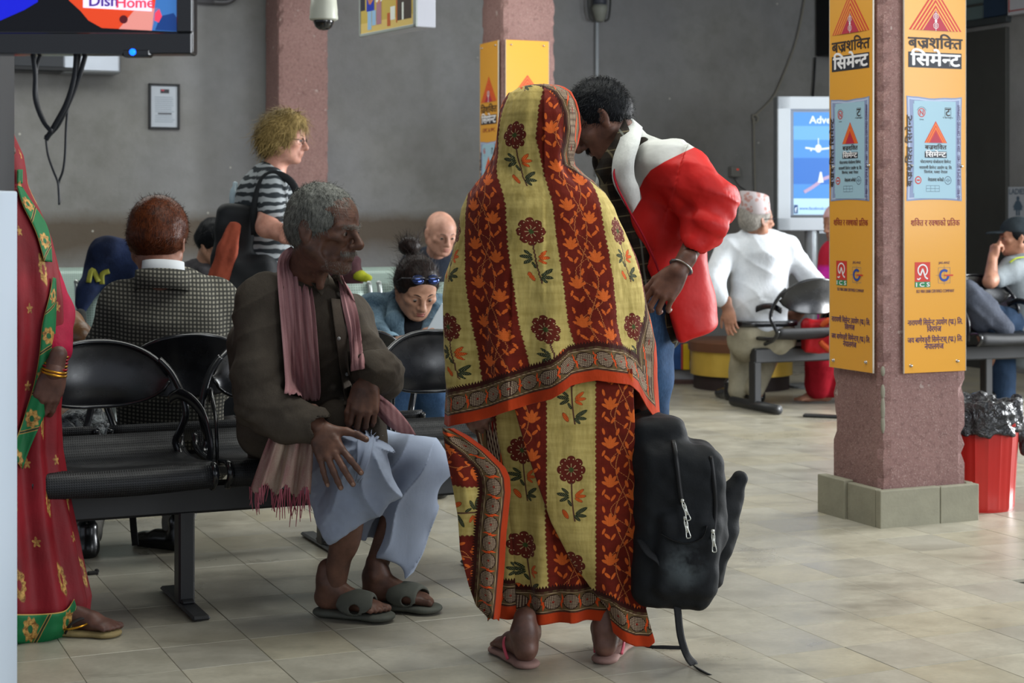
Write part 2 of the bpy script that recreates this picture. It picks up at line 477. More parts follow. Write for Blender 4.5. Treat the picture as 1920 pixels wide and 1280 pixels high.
for i in range(-40, 60):
    for j in range(8, 50):
        p = gp((i+.5)*TS, (j+.5)*TS)
        if p.y < 3.6: continue
        sx = 960+p.x/p.y*FPX
        if -70 < sx < 1990 and p.y < 14.6 and (j+.5)*TS < WALLV and (i+.5)*TS < WALLU: cells.append((p.y, i, j))
cells.sort()
for n, (y, i, j) in enumerate(cells[:290]):
    r = random.Random(i*131+j)
    o = link('tile', TM[r.choice((0, 0, 1, 2, 3))], floor)
    o.matrix_parent_inverse = Matrix(); o.location = gp((i+.5)*TS, (j+.5)*TS, r.uniform(-.0004, .0004)); o.rotation_euler = (r.uniform(-.001, .001), r.uniform(-.001, .001), G)
V, Q, MI = [], [], []
for n, (y, i, j) in enumerate(cells[290:]):
    c = gp((i+.5)*TS, (j+.5)*TS); h = TS/2-.0005; k = len(V)
    for z in (-.006, .0035):
        for a, b in ((-h, -h), (h, -h), (h, h), (-h, h)): V.append(c+D2*a+D1*b+UP*z)
    Q += [(k+4, k+5, k+6, k+7)]+[(k+q, k+(q+1) % 4, k+4+(q+1) % 4, k+4+q) for q in range(4)]
    MI += [random.Random(i*131+j).choice((0, 0, 1, 2, 3))]*5
tag(link('distant_tiles', np_mesh('distant_tiles', V, Q, FL, False, MI), floor), kind='stuff')

# walls
t = T('wall_plaster', .82, .25)
x, y, z = t.xyz('World')
n1 = t.noise(1.3, 5, .6, 'World'); n2 = t.noise(7, 4, .6, 'World'); n3 = t.noise(.55, 3, .6, 'World', w=4)
base = t.mix(t.ramp(n1, .3, .7), '7d7c7a', '8f8f8d')
base = t.mix(t.ramp(n2, .42, .7)*.45, base, '6f6f6a')
base = t.mix(t.ramp(n3, .42, .62)*.5, base, '82848a')
band = t.ramp(z+(n1-.5)*.25, .80, .98)*(1-t.ramp(z+(n2-.5)*.12, 1.12, 1.22))
base = t.mix(band*(1-t.ramp(x, 1.2, 2.6))*.9, base, '5c5145')                      # greasy band rubbed by heads and backs
ch = t.voro(5.5, 'World'); chn = t.noise(2.2, 3, kind='World', w=11)
base = t.mix(ch.lt(.045)*chn.gt(.5)*.8, base, 'c6c4ba')                                # small paint chips
t.color(base); t.bump(n2, .3, .02); t.bump(t.noise(45, 3, kind='World'), .25, .004)
m_wall = t.m
b = MB(MG); b.box((1, WALLV+.1, CEIL/2), (19, .2, CEIL)); tag(b.build('wall_back', m_wall), kind='structure')
b = MB(MG); b.box((WALLU+.1, WALLV-2.1, CEIL/2), (.2, 4.2, CEIL)); tag(b.build('wall_right', m_wall), kind='structure')
b = MB(MG); b.box((1.5, 7.5, CEIL+.06), (18, 16, .12)); tag(b.build('ceiling', mat('ceiling_paint', '8e8e88', .9, var=.2, vscale=2)), kind='structure')
# concrete ledge along the back wall with a low dark skirting
m_ledge = mat('ledge_concrete', '8f8b82', .75, var=.25, vscale=6, bump=.3, bscale=40)
b = MB(MG); b.box((-.9, WALLV-.045, .765), (7.4, .09, .10), .008); tag(b.build('trim_1', m_ledge), kind='structure')
b = MB(MG); b.box((3, WALLV-.012, .07), (15, .024, .14), .004); tag(b.build('baseboard_back', mat('skirting_maroon', '4d3a38', .5, var=.2)), kind='structure')
# cable trunking near the top of the back wall
m_pipe = mat('grey_conduit', '5d5d60', .45, metal=.4, var=.1)
pA, pB = -2.0, 3.0
tr = empty('wall_conduit', gp(1.0, WALLV-.04, 2.70), G, 'grey metal conduit run high along the rear wall', 'pipe')
b = MB(); b.cyl((-4.6, 0, 0), (1.9, 0, 0), .022, n=12); b.build('conduit_tube', m_pipe, tr, True)
b = MB(); b.box((-1.3, 0, .05), (6.6, .05, .035), .004); b.build('trunking', mat('trunking_dark', '46464a', .6, var=.15), tr)
for u in (-4.1, -3.0, -1.9, -.8, .3, 1.4): b = MB(); b.box((u, 0, 0), (.03, .055, .06), .004); b.build('clip', m_pipe, tr)
b = MB(); b.tube([(1.9, 0, 0), (2.02, 0, .01), (2.08, -.01, .1), (2.1, -.01, .4)], .022, 10, smooth=5); b.build('conduit_elbow', m_pipe, tr, True)

# dark doorway in the right wall, with a greenish transom
d = tag(empty('door_1', gp(WALLU-.01, 10.85, 0), G), kind='structure')
m_dark = mat('door_dark', '3b3c3a', .6, var=.15)
b = MB(); b.box((0, 0, 1.29), (.05, 1.26, 2.58), .004); b.build('door_leaf', m_dark, d)
b = MB(); b.box((-.01, 0, 2.64), (.05, 1.3, .05), .004); b.build('door_head', mat('door_head', '33383a', .6), d)
b = MB(); b.box((0, .14, 2.95), (.03, 1.0, .56), .004); b.build('transom_pane', mat('transom_glass', '58696a', .2, var=.2, vscale=2), d)
b = MB(); b.box((-.012, .14, 2.78), (.03, 1.0, .018), .002); b.build('transom_bar', m_dark, d)
b = MB(); b.box((0, -.50, 2.95), (.05, .26, .56), .004); b.build('transom_post', mat('transom_blue', '22344a', .5), d)

# ------------------------------------------------------------------ lettering
_gl = {}
def _raw(s, off):
    c = bpy.data.curves.new('glyph', 'FONT'); c.body = s; c.resolution_u = 3; c.offset = off; c.dimensions = '2D'; c.fill_mode = 'BOTH'
    o = bpy.data.objects.new('glyph', c); COL.objects.link(o); bpy.context.view_layer.update()
    me = bpy.data.meshes.new_from_object(o.evaluated_get(bpy.context.evaluated_depsgraph_get()))
    bpy.data.objects.remove(o); bpy.data.curves.remove(c); return me
def seg(s, off=0.0, clip=None):
    """flat mesh data of a run of glyphs: (verts, faces, advance)"""
    key = (s, off, clip)
    if key in _gl: return _gl[key]
    me = _raw(s, 0); bm = bmesh.new(); bm.from_mesh(me); bpy.data.meshes.remove(me)
    bmesh.ops.remove_doubles(bm, verts=bm.verts, dist=1e-5)
    def right(q):
        k = ('r', q)
        if k not in _gl: m = _raw(q, 0); _gl[k] = max(v.co.x for v in m.vertices); bpy.data.meshes.remove(m)
        return _gl[k]
    adv = right(s+'H')-right('H')
    if clip is not None:
        x = adv*clip
        bmesh.ops.bisect_plane(bm, geom=bm.verts[:]+bm.edges[:]+bm.faces[:], plane_co=(x, 0, 0), plane_no=(1, 0, 0), clear_outer=True)
        adv = x
    bm.verts.ensure_lookup_table()
    r = ([(v.co.x, v.co.y) for v in bm.verts], [[v.index for v in f.verts] for f in bm.faces], adv); bm.free(); _gl[key] = r; return r
HALF = {'क': .80, 'न': .70, 'स': .74, 'श': .74, 'द': .86, 'ज': .74, 'ल': .74, 'ण': .72, 'त': .62}
def layout(text, off=0.0):
    """own little shaper: short-i goes before its cluster, half letters lose their stem, ra becomes a stroke"""
    V, F, pen = [], [], 0.0
    def put(r):
        nonlocal pen
        k = len(V); V.extend([(x+pen, y) for x, y in r[0]]); F.extend([[i+k for i in f] for f in r[1]]); pen += r[2]
    units, i = [], 0
    cons = lambda c: '\u0915' <= c <= '\u0939'
    while i < len(text):
        c = text[i]
        if cons(c):
            cl = [c]; i += 1
            while i+1 < len(text) and text[i] == '\u094d' and cons(text[i+1]): cl.append(text[i+1]); i += 2
            post = ''
            while i < len(text) and ('\u093a' <= text[i] <= '\u094d' or text[i] in '\u0901\u0902\u0903'): post += text[i]; i += 1
            u = []
            if '\u093f' in post: u.append('\u093f'); post = post.replace('\u093f', '')
            for q, ch in enumerate(cl):
                if q+1 < len(cl) and cl[q+1] == 'र': u.append(ch+'~'); continue
                if ch == 'र' and q: continue
                u.append(ch+'<' if q < len(cl)-1 else ch)
            if post:
                if u[-1].endswith('~'): u[-1] = u[-1][:-1]+post+'~'
                else: u[-1] += post
            units += u
        else: units.append(c); i += 1
    for u in units:
        if u.endswith('<'): put(seg(u[0], off, HALF.get(u[0], .75)))
        elif u.endswith('~'):
            put(seg(u[:-1], off)); k = len(V); w = .045+off
            V.extend([(pen-.20, .16+w), (pen-.20, .16-w), (pen-.42, .02-w), (pen-.42, .02+w)]); F.append([k, k+1, k+2, k+3])
        elif u == ' ': pen += .26
        else: put(seg(u, off))
    return V, F, pen
class Flat:
    """flat print on a panel: layers of thin real shapes; local x to the right, y up, z out of the panel"""
    def __init__(s, root): s.root = root; s.d = {}
    def _bold(s, key, W, F, z, o):
        s._add(key, W, F, z)
        for q, (a, b) in enumerate(((o, 0), (-o, 0), (0, o*.6), (0, -o*.6), (o*.6, o*.45), (-o*.6, -o*.45)) if o else ()): s._add(key, [(x+a, y+b) for x, y in W], F, z+.00006*(q+1))
    def _add(s, key, V, F, z):
        L = s.d.setdefault(key, ([], [])); k = len(L[0]); L[0].extend([(x, y, z) for x, y in V]); L[1].extend([[i+k for i in f] for f in F])
    def poly(s, key, pts, z=.001): s._add(key, pts, [list(range(len(pts)))], z)
    def rect(s, key, x0, y0, x1, y1, z=.001): s.poly(key, [(x0, y0), (x1, y0), (x1, y1), (x0, y1)], z)
    def disc(s, key, x, y, r, z=.001, n=24, ry=None): s.poly(key, [(x+r*math.cos(2*math.pi*i/n), y+(ry or r)*math.sin(2*math.pi*i/n)) for i in range(n)], z)
    def ring(s, key, x, y, r0, r1, z=.001, n=28, a0=0, a1=360):
        m = int(n*(a1-a0)/360)+1; A = [math.radians(a0+(a1-a0)*i/m) for i in range(m+1)]
        V = [(x+r0*math.cos(a), y+r0*math.sin(a)) for a in A]+[(x+r1*math.cos(a), y+r1*math.sin(a)) for a in A]
        s._add(key, V, [[i, i+m+1, i+m+2, i+1] for i in range(m)], z)
    def line(s, key, pts, w, z=.001):
        for (ax_, ay), (bx, by) in zip(pts, pts[1:]):
            d = math.hypot(bx-ax_, by-ay) or 1; nx, ny = -(by-ay)/d*w/2, (bx-ax_)/d*w/2
            s.poly(key, [(ax_-nx, ay-ny), (bx-nx, by-ny), (bx+nx, by+ny), (ax_+nx, ay+ny)], z)
    def text(s, key, txt, cx, y, w=None, h=.03, off=0.0, z=.001, align='c', rot=0):
        V, F, adv = layout(txt, off); sx = sy = h
        if w: sx = w/adv
        x0 = cx-adv*sx/2 if align == 'c' else cx
        W = [(v[0]*sx, v[1]*sy) for v in V]
        if rot: W = [(-b, a) for a, b in W]; W = [(a+cx, b+y) for a, b in W]
        else: W = [(a+x0, b+y) for a, b in W]
        s._bold(key, W, F, z, off*sx*1.3)
    def build(s, cols, **kw):
        for key, (V, F) in s.d.items():
            name, cname = key.split(':')
            me = bpy.data.meshes.new(name); me.from_pydata(V, [], F); me.materials.append(cols[cname]); tag(link(name, me, s.root, False), kind='stuff')

# ------------------------------------------------------------------ pillars
t = T('pillar_plaster', .85, .3)
a = t.noise(60, 3, .7, 'World'); b_ = t.noise(170, 2, .6, 'World'); c = t.noise(3, 4, .6, 'World'); v = t.voro(150, 'World')
base = t.mix(t.ramp(c, .3, .7), '7d5f5b', '8e6f6a')
base = t.mix(t.ramp(a, .5, .72)*.55, base, '573e3a'); base = t.mix(t.ramp(b_, .56, .72)*.6, base, 'b49e95')
base = t.mix(t.noise(16, 3, kind='World', w=7).gt(.70)*.5, base, 'b9ada5')
t.color(base); t.bump(a, .6, .006); t.bump(b_, .5, .003); m_pillar = t.m
m_stone = mat('base_stone', '8b8876', .7, var=.2, vscale=14, bump=.4, bscale=70, kind='World')
m_chip = mat('bare_concrete', '858273', .9, var=.2, vscale=30, bump=.5, kind='World')
def pillar(corner, wa, wb, label, stones=True, pat=0):
    e = tag(empty('pillar', corner, G, label, 'pillar'))
    nz = 90; b = MB(); rows = []
    # shaft with uneven, chipped arrises
    V, Q = [], []; per = []
    for (x0, y0, x1, y1) in ((0, 0, wa, 0), (wa, 0, wa, wb), (wa, wb, 0, wb), (0, wb, 0, 0)):
        for q in range(10): per.append((x0+(x1-x0)*q/10, y0+(y1-y0)*q/10, q))
    rr = random.Random(5+pat)
    for k in range(nz+1):
        z = CEIL*k/nz
        for (x, y, q) in per:
            cx, cy = x-wa/2, y-wb/2; s = 1
            if q == 0: s = 1-(.006+.016*max(0, rr.random()-.55)/.45)/math.hypot(cx, cy)*1.2
            n = rr.uniform(-.0008, .0008); V.append((wa/2+cx*s+n, wb/2+cy*s+n, z))
    m = len(per)
    for k in range(nz):
        for i in range(m): Q.append((k*m+i, k*m+(i+1) % m, (k+1)*m+(i+1) % m, (k+1)*m+i))
    me = np_mesh('shaft', V, Q, [m_pillar], False); link('shaft', me, e, False)
    if stones:
        h, th = .148, .036
        def st(x0, y0, x1, y1, hh=h):
            bb = MB(); bb.box(((x0+x1)/2, (y0+y1)/2, hh/2), (abs(x1-x0)-.003, abs(y1-y0)-.003, hh), .004, seg=2); bb.build('base_stone', m_stone, e)
        st(-th, -th, wa*.62, 0); st(wa*.62, -th, wa+th, 0, h-.002)
        st(-th, 0, 0, wb*.55, h+.001); st(-th-.012, wb*.55, .0, wb+th, h+.008)
        st(wa, 0, wa+th, wb*.5); st(wa, wb*.5, wa+th, wb+th); st(0, wb, wa*.5, wb+th); st(wa*.5, wb, wa, wb+th)
    for (z, hh, off) in ((.455, .05, .003), (.52, .03, .002), (.395, .035, .002), (.60, .02, .003)) if pat else ():
        bb = MB(); bb.sph((.003, .003, z), 1, 10, (.009, .009, hh)); bb.build('chipped_edge', m_chip, e, True)
    return e
PR = (1.4226, 6.55, 0); PM = (-.058, 10.9, 0); PL = ((522-960)/FPX*12.0, 12.0, 0)
pillar_r = pillar(PR, .396, .341, 'pinkish rough plaster pillar standing on pale stone blocks, next to the red bin', pat=1)
pillar_m = pillar(PM, .37, .36, 'pink rough plaster pillar with a trident board, behind the woman in the patterned sari')
pillar_l = pillar(PL, .37, .36, 'bare pink plaster pillar beside the dome camera, carrying no boards')

# ------------------------------------------------------------------ cement boards on the pillars
C_ = lambda n, c, r=.35, **k: mat('print_'+n, c, r, var=0, **k)
m_board = mat('board_ochre', 'dd9d30', .32, var=.04, vscale=2, coat=.3)
m_edge = mat('board_edge', 'b9b0a0', .3, var=0)
PC = {'red': C_('red', 'c8372b'), 'crimson': C_('crimson', 'b02a3f'), 'orange': C_('orange', 'e5762c'), 'ochre': m_board, 'black': C_('black', '33261f'),
      'box': C_('slate', '2a2b33'), 'white': C_('white', 'e6e4e4'), 'blue': C_('bag_blue', '9dc0cf'), 'rim': C_('bag_rim', '8593b4'), 'rim2': C_('bag_rim_pale', 'b4bfd6'),
      'maroon': C_('maroon', '8f2c2c'), 'purple': C_('purple', '4c2f5e'), 'green': C_('green', '2c8552'), 'navy': C_('navy', '2a4795'), 'grey': C_('grey', '55697c')}
m_screw = mat('screw_steel', 'b9b9b6', .25, metal=.9, var=0)
def z_of(py, Y=6.63): return HC+(HOR-py)*Y/FPX
def sign_panel(origin, ux, nrm, W, z0, z1, label, title, vajra, dist=6.63, group=None):
    root = empty('sign_board', origin, 0, label, 'sign'); ux = Vector(ux); n = Vector(nrm)
    root.rotation_euler = Matrix((ux, UP, n)).transposed().to_euler()
    b = MB(); b.box((W/2, (z0+z1)/2, -.003), (W, z1-z0, .006), .001); b.build('board', [m_board], root)
    b = MB()
    for x in (-.0012, W+.0012): b.box((x, (z0+z1)/2, -.003), (.0024, z1-z0, .007))
    b.build('edge_strip', m_edge, root)
    f = Flat(root); z = lambda py: z_of(py); X_ = lambda u: u*W
    # nested triangles
    yb, yt = z(58), z(-22); cx = W*.5; hw = W*.43
    for k, (s, c) in enumerate(((1, 'red'), (.93, 'ochre'), (.865, 'red'), (.79, 'ochre'), (.73, 'red'), (.66, 'ochre'), (.60, 'red'), (.53, 'ochre'), (.485, 'crimson'))):
        if not vajra: c = {'ochre': 'orange'}.get(c, c)
        f.poly('emblem:%s' % c, [(cx-hw*s, yb), (cx+hw*s, yb), (cx, yb+(yt-yb)*s)], .0008+.0003*k)
    e = .0042
    if vajra:
        for sgn in (1, -1):
            yc = z(40)+sgn*.018; 
            f.ring('emblem:white', cx, yc, .010, .0122, e, 20); f.line('emblem:white', [(cx, yc-sgn*.016), (cx, yc+sgn*.02)], .0022, e)
            f.ring('emblem:white', cx, yc, .0045, .006, e, 14)
        f.disc('emblem:white', cx, z(40), .006, e, 12)
    else:
        yc = z(38); f.line('emblem:white', [(cx, yc-.045), (cx, yc+.03)], .006, e)
        f.ring('emblem:white', cx, yc+.01, .014, .019, e, 20, 180, 360)
        for sg in (-1, 1): f.line('emblem:white', [(cx+sg*.0165, yc+.01), (cx+sg*.014, yc+.028)], .005, e)
        f.line('emblem:white', [(cx-.009, yc-.04), (cx+.009, yc-.04)], .004, e)
    f.text('lettering:black', title, cx, z(91), W*.88, .062, .022)
    f.rect('lettering:box', X_(.06), z(128), X_(.93), z(99)); f.text('lettering:white', 'सिमेन्ट', cx, z(123.5), W*.80, .070, .026, .002)
    if not vajra: f.text('lettering:maroon', 'OPC & PPC', cx, z(152), W*.7, .035, .01)
    # the picture of a cement bag
    zt, zb, xl, xr = z(181), z(377), X_(.03), X_(.935)
    def bag(key, ins, zz):
        a, c, d, e_ = xl+ins, xr-ins, zb+ins, zt-ins; P_ = []; N = 10
        for i in range(N): q = i/N; P_.append((a+(c-a)*q, d+.006*math.sin(math.pi*q)))
        for i in range(N): q = i/N; P_.append((c-.004*math.sin(math.pi*q), d+(e_-d)*q))
        for i in range(N): q = i/N; P_.append((c-(c-a)*q, e_-.007*math.sin(math.pi*q)-.0015*math.sin(q*14)))
        for i in range(N): q = i/N; P_.append((a+.004*math.sin(math.pi*q), e_-(e_-d)*q))
        f.poly(key, P_, zz)
    bag('bag_picture:rim', 0, .001); bag('bag_picture:rim2', .006, .0014); bag('bag_picture:rim', .013, .0018); bag('bag_picture:blue', .030, .0022)
    w = W; k3 = .0029
    f.rect('bag_picture:blue', X_(.15), z(372), X_(.83), z(190), .0024)
    lx, ly = X_(.27), z(212); f.ring('emblem:red', lx, ly, .014, .0175, k3); f.text('emblem:red', 'N', lx, ly-.009, None, .026, .02, k3)
    f.ring('emblem:black', lx, ly, .0215, .0228, k3, 24, 20, 160); f.text('emblem:black', 'टेडमार्क', lx, z(228)+.004, .02, .007, 0, k3)
    bx, by = X_(.70), z(211); f.line('emblem:black', [(bx-.014, by-.019), (bx+.014, by-.019), (bx+.014, by+.019), (bx-.014, by+.019), (bx-.014, by-.019)], .0015, k3)
    f.text('emblem:black', 'ट', bx, by-.013, .022, .045, .02, k3); f.text('lettering:black', 'ने सा नमुना', bx, z(222), .05, .008, 0, k3)
    tb, tt = z(268), z(227); tw = W*.185
    for k, (s, c) in enumerate(((1, 'red'), (.93, 'orange'), (.8, 'red'), (.74, 'orange'), (.62, 'red'), (.5, 'crimson'))):
        f.poly('emblem:%s' % c, [(cx-tw*s, tb), (cx+tw*s, tb), (cx, tb+(tt-tb)*s)], k3+.0002*k)
    f.text('lettering:black', title, cx, z(280), W*.35, .024, .022, k3)
    f.rect('lettering:box', cx-W*.18, z(296), cx+W*.18, z(284), k3); f.text('lettering:white', 'सिमेन्ट', cx, z(294), W*.33, .028, .024, k3+.0006)
    f.text('lettering:black', 'पोर्टल्याण्ड पोजोलाना सिमेन्ट', cx, z(306), W*.50, .016, .012, k3)
    f.text('lettering:black', 'नारायणी सिमेन्ट उद्योग प्रा. लि.', cx, z(317), W*.54, .016, .012, k3)
    f.text('lettering:black', 'विरगंज, पर्सा नेपाल', cx, z(325), W*.38, .015, .012, k3)
    f.text('lettering:black', 'नेपालमा बनेको', cx, z(340), W*.26, .018, .02, k3)
    f.disc('emblem:red', X_(.215), z(338), .0155, k3, 20); f.disc('emblem:blue', X_(.215), z(338), .011, k3+.0003, 16); f.line('emblem:red', [(X_(.215)-.008, z(338)), (X_(.215)+.008, z(338))], .006, k3+.0006)
    f.ring('emblem:grey', X_(.70), z(338), .014, .0165, k3); f.ring('emblem:grey', X_(.70), z(338), .005, .007, k3); f.line('emblem:grey', [(X_(.70)-.012, z(338)), (X_(.70)+.012, z(338))], .0015, k3)
    x0, x1, y0, y1 = X_(.345), X_(.56), z(359), z(348)
    for q in range(4): f.line('emblem:grey', [(x0+(x1-x0)*q/3, y0), (x0+(x1-x0)*q/3, y1)], .0013, k3)
    for yy in (y0, (y0+y1)/2, y1): f.line('emblem:grey', [(x0, yy), (x1, yy)], .0013, k3)
    f.text('lettering:black', title+' सिमेन्ट', X_(.115), z(350), W*.95, .036, .012, k3, 'c', 1)
    f.text('lettering:purple', 'ISO 9001 : 2008 QMS & ISO 14001 : 2004 (EMS) CERTIFIED COMPANY', X_(.90), z(375), W*1.28, .018, .006, k3, 'c', 1)
    # lower half
    f.text('lettering:maroon', 'शक्ति र रक्षाको प्रतिक', cx, z(423), W*.80, .034, .014)
    a, c = X_(.165), X_(.415); f.rect('emblem:red', a, z(527.4), c, z(490.8)); f.rect('emblem:green', a, z(537.7), c, z(527.4))
    mx_, my = (a+c)/2, z(506); f.ring('emblem:white', mx_, my, .019, .0245, .002, 28, -60, 240); f.line('emblem:white', [(mx_-.011, my-.02), (mx_, my+.006), (mx_+.012, my-.026), (mx_+.024, my-.034)], .006, .002)
    f.line('emblem:white', [(mx_-.026, my-.032), (mx_-.018, my-.036), (mx_-.01, my-.029)], .005, .002)
    f.text('emblem:white', 'I C S', mx_, z(536.3), (c-a)*.92, .022, .02, .002)
    gx, gy = X_(.645), z(516); f.ring('emblem:navy', gx, gy, .015, .0245, .0014, 30, 45, 360); f.rect('emblem:red', gx, gy-.003, gx+.042, gy+.0025, .0018)
    f.line('emblem:grey', [(gx-.028, gy-.03), (gx+.028, gy-.03), (gx+.028, gy+.03), (gx-.028, gy+.03), (gx-.028, gy-.03)], .001); f.line('emblem:grey', [(gx, gy-.038), (gx, gy+.038)], .001); f.line('emblem:grey', [(gx-.04, gy), (gx+.01, gy)], .001)
    f.text('lettering:purple', 'JAS-ANZ', X_(.645), z(494.5), W*.18, .013, .004); f.text('lettering:purple', 'ISO 9001:2008 CERTIFIED COMPANY', cx, z(548), W*.62, .017, .004)
    f.text('lettering:purple', 'नारायणी सिमेन्ट उद्योग (प्रा.) लि.', cx, z(608), W*.90, .030, .016)
    f.text('lettering:purple', 'विरगंज', W*.48, z(621), W*.23, .032, .018)
    f.text('lettering:purple', 'जय बागेश्वरी सिमेन्टस् (प्रा.) लि.', cx, z(640.5), W*.90, .030, .016)
    f.text('lettering:purple', 'नेपालगंज', W*.48, z(653.5), W*.31, .032, .018)
    f.build(PC)
    for (sx, sz) in ((.1, z(683)), (.86, z(678)), (.11, z(311)), (.92, z(311)), (.12, z1-.03), (.88, z1-.03)):
        b = MB(); b.cyl((W*sx, sz, -.02), (W*sx, sz, .004), .0065, n=12); b.cyl((W*sx, sz, .004), (W*sx, sz, .009), .0065, .0035, n=12); b.build('screw', m_screw, root, True)
    return root
def boards(corner, wa, wb, W, names, title, vajra, z0, z1, ou, ov):
    c = Vector(corner)
    sign_panel(c+D2*ou-D1*.022, D2, -D1, W, z0, z1, names[0], title, vajra)
    sign_panel(c-D2*.022+D1*(ov+W), -D1, -D2, W, z0, z1, names[1], title, vajra)
boards(PR, .396, .341, .29, ('ochre cement board on the near pillar, facing the light on its wider side', 'ochre cement board in shade on the narrow side of the near pillar'), 'बज्रशक्ति', True, z_of(697), 2.35, .085, .035)
boards(PM, .37, .36, .30, ('ochre board with red stripes and steel screws, half hidden by the draped head', 'narrow ochre trident board beside the draped head, above the bald man'), 'त्रिशक्ति', False, z_of(697), 2.30, .012, .030)
# ------------------------------------------------------------------ people kit
def skin(name, c, c2=None, rough=.5):
    t = T('skin_'+name, rough, .35); base = lin(c)
    n = t.noise(14, 4, .6); n2 = t.noise(55, 3, .6)
    hi = '%02x%02x%02x' % tuple(min(255, int(int(c[i:i+2], 16)*1.13)) for i in (0, 2, 4)); lo = c2 or '%02x%02x%02x' % tuple(int(int(c[i:i+2], 16)*.84) for i in (0, 2, 4))
    t.color(t.mix(t.ramp(n, .3, .7), lo, hi)); t.b.inputs['Subsurface Weight'].default_value = .06; t.b.inputs['Subsurface Radius'].default_value = (.01, .004, .002)
    t.bump(n2, .25, .002); return t.m
def head_prims(s, M, old=0.0, fat=0.0, ears=True, neck=True, beard=0.0, nose=1.0, neck_to=None, neck_r=.052, jaw=1.0):
    """M: local x = person's right-hand side reversed (picture axis), y = face direction, z = up; origin between the ears; metres"""
    k0 = s.M; s.M = M
    s.ell((0, -.012, .035), (.074, .094, .083), k=.02)
    s.ell((0, .03, .035), (.064, .062, .062), k=.03)
    s.ell((0, .028, -.035), (.058+fat*.01-old*.004, .062, .075*jaw), k=.03)
    s.cone((0, .05, -.078*jaw), (0, .072, -.088*jaw), .026, .020+old*.001, k=.02)
    for x in (-1, 1):
        s.cone((x*.056, -.005, -.045), (x*.022, .058, -.085*jaw), .022+fat*.004, .018, k=.025)
        s.ell((x*.043, .062, -.012), (.021+fat*.003, .020, .015), k=.02)
        s.cone((x*.046, .070, .020), (x*.012, .089, .018), .010, .0095, k=.012)
        s.ell((x*.031, .094, .001), (.018, .012, .0125), k=.012, op=1)
        s.ell((x*.031, .0765, .001), (.0150, .0138, .0125), k=.004)
        s.ell((x*.031, .0930, .000), (.0125, .0095, .0040), k=.003, op=1)
        if old: s.ell((x*.048, .058, -.048), (.014, .020, .028), k=.02, op=1); s.ell((x*.058, .038, .03), (.01, .02, .02), k=.02, op=1)
    s.cone((0, .088, .012), (0, .112*nose-.112+.112, -.026), .0095, .0105, k=.012)
    s.ell((0, .108+(nose-1)*.02, -.031), (.0125, .0145, .0115), k=.010)
    for x in (-1, 1):
        s.ell((x*.0125, .096, -.034), (.0085, .011, .0085), k=.006); s.ell((x*.008, .101, -.042), (.004, .006, .003), k=.003, op=1)
        s.cone((x*.020, .088, -.036), (x*.034, .070, -.066), .005, .006, k=.01, op=1 if old else 0) if old else None
    s.ell((0, .083, -.054), (.026, .016, .014), k=.012)
    s.cone((-.019, .086, -.057), (.019, .086, -.057), .0062, k=.008); s.cone((0, .093, -.0565), (0, .0935, -.0565), .007, k=.006)
    s.cone((-.016, .086, -.0685), (.016, .086, -.0685), .0070, k=.008); s.cone((0, .090, -.069), (0, .0905, -.069), .0075, k=.006)
    s.cone((-.021, .100, -.0628), (.021, .100, -.0628), .0022, k=.003, op=1)
    s.cone((-.010, .094, -.080), (.010, .094, -.080), .0055, k=.008, op=1)
    if ears:
        for x in (-1, 1):
            R = Euler((.15, 0, x*.30)).to_matrix()
            s.ell((x*.077, -.012, -.002), (.0075, .0185, .031), rot=R, k=.006); s.ell((x*.077, -.006, -.026), (.006, .010, .011), rot=R, k=.006)
            s.ell((x*.0855, -.007, .003), (.0055, .0105, .019), rot=R, k=.005, op=1)
    s.M = k0
    if neck:
        a = M@Vector((0, -.022, -.05)); b = neck_to if neck_to is not None else M@Vector((0, -.05, -.18)); sc = M.to_scale()[0]
        s.cone(a, b, neck_r*sc, (neck_r+.006)*sc, k=.03)
        if old:
            for x in (-.028, .028): s.cone(M@Vector((x, .012, -.07)), Vector(b).lerp(M@Vector((x*.4, .05, -.17)), .55), .0065*sc, .0065*sc, k=.02)
def eyes(M, parent, iris='1c120c', look=(0, 0), open_=1.0, brow='17110f', lips=None):
    if brow:
        for x in (-1, 1):
            b = MB(M); b.tube([(x*.047, .0795, .020), (x*.036, .0865, .0265), (x*.024, .0935, .026), (x*.012, .0975, .021)], [.0012, .0024, .0028, .0016], 6, smooth=4); b.build('eyebrow', mat('brow_'+brow, brow, .9, var=.2), parent, True, True)
    if lips:
        b = MB(M); b.sph((0, .0925, -.0575), 1, 14, (.0205, .0085, .0052)); b.sph((0, .0915, -.0675), 1, 14, (.0180, .0085, .0058)); b.build('lips', mat('lips_'+lips, lips, .4, var=.05), parent, True, True)
    mw = mat('eye_white', '7d7068', .25, var=0); mi_ = mat('iris_'+iris, iris, .15, var=0)
    for x in (-1, 1):
        b = MB(M); b.sph((x*.031, .0775, .001), .0122, 16); d = Vector((look[0], 1, look[1])).normalized()
        b.mi = 1; b.cyl(Vector((x*.031, .0775, .001))+d*.0102, Vector((x*.031, .0775, .001))+d*.0126, .0062, .0045, 14); b.build('eye', [mw, mi_], parent, True, True)
def hair_cap(s, M, front=.055, low=-.02, thick=.010, back=-.06, k=.012, fringe=0.0, side=.0):
    """hair volume round the skull, cut away from the face"""
    k0 = s.M; s.M = M
    s.ell((0, -.014, .038), (.077+thick, .097+thick, .086+thick), k=.01)
    s.ell((0, -.045, -.005), (.066+thick, .062+thick, .060), k=.03)
    s.ell((0, .12, -.048+fringe), (.15, .125-front, .112), k=.012, op=1)
    s.ell((0, .06, -.095+low), (.15, .085, .10), k=.012, op=1)
    s.box((0, .0, -.16+back+.03), (.14, .2, .06), rnd=.01, k=.015, op=1)
    s.M = k0
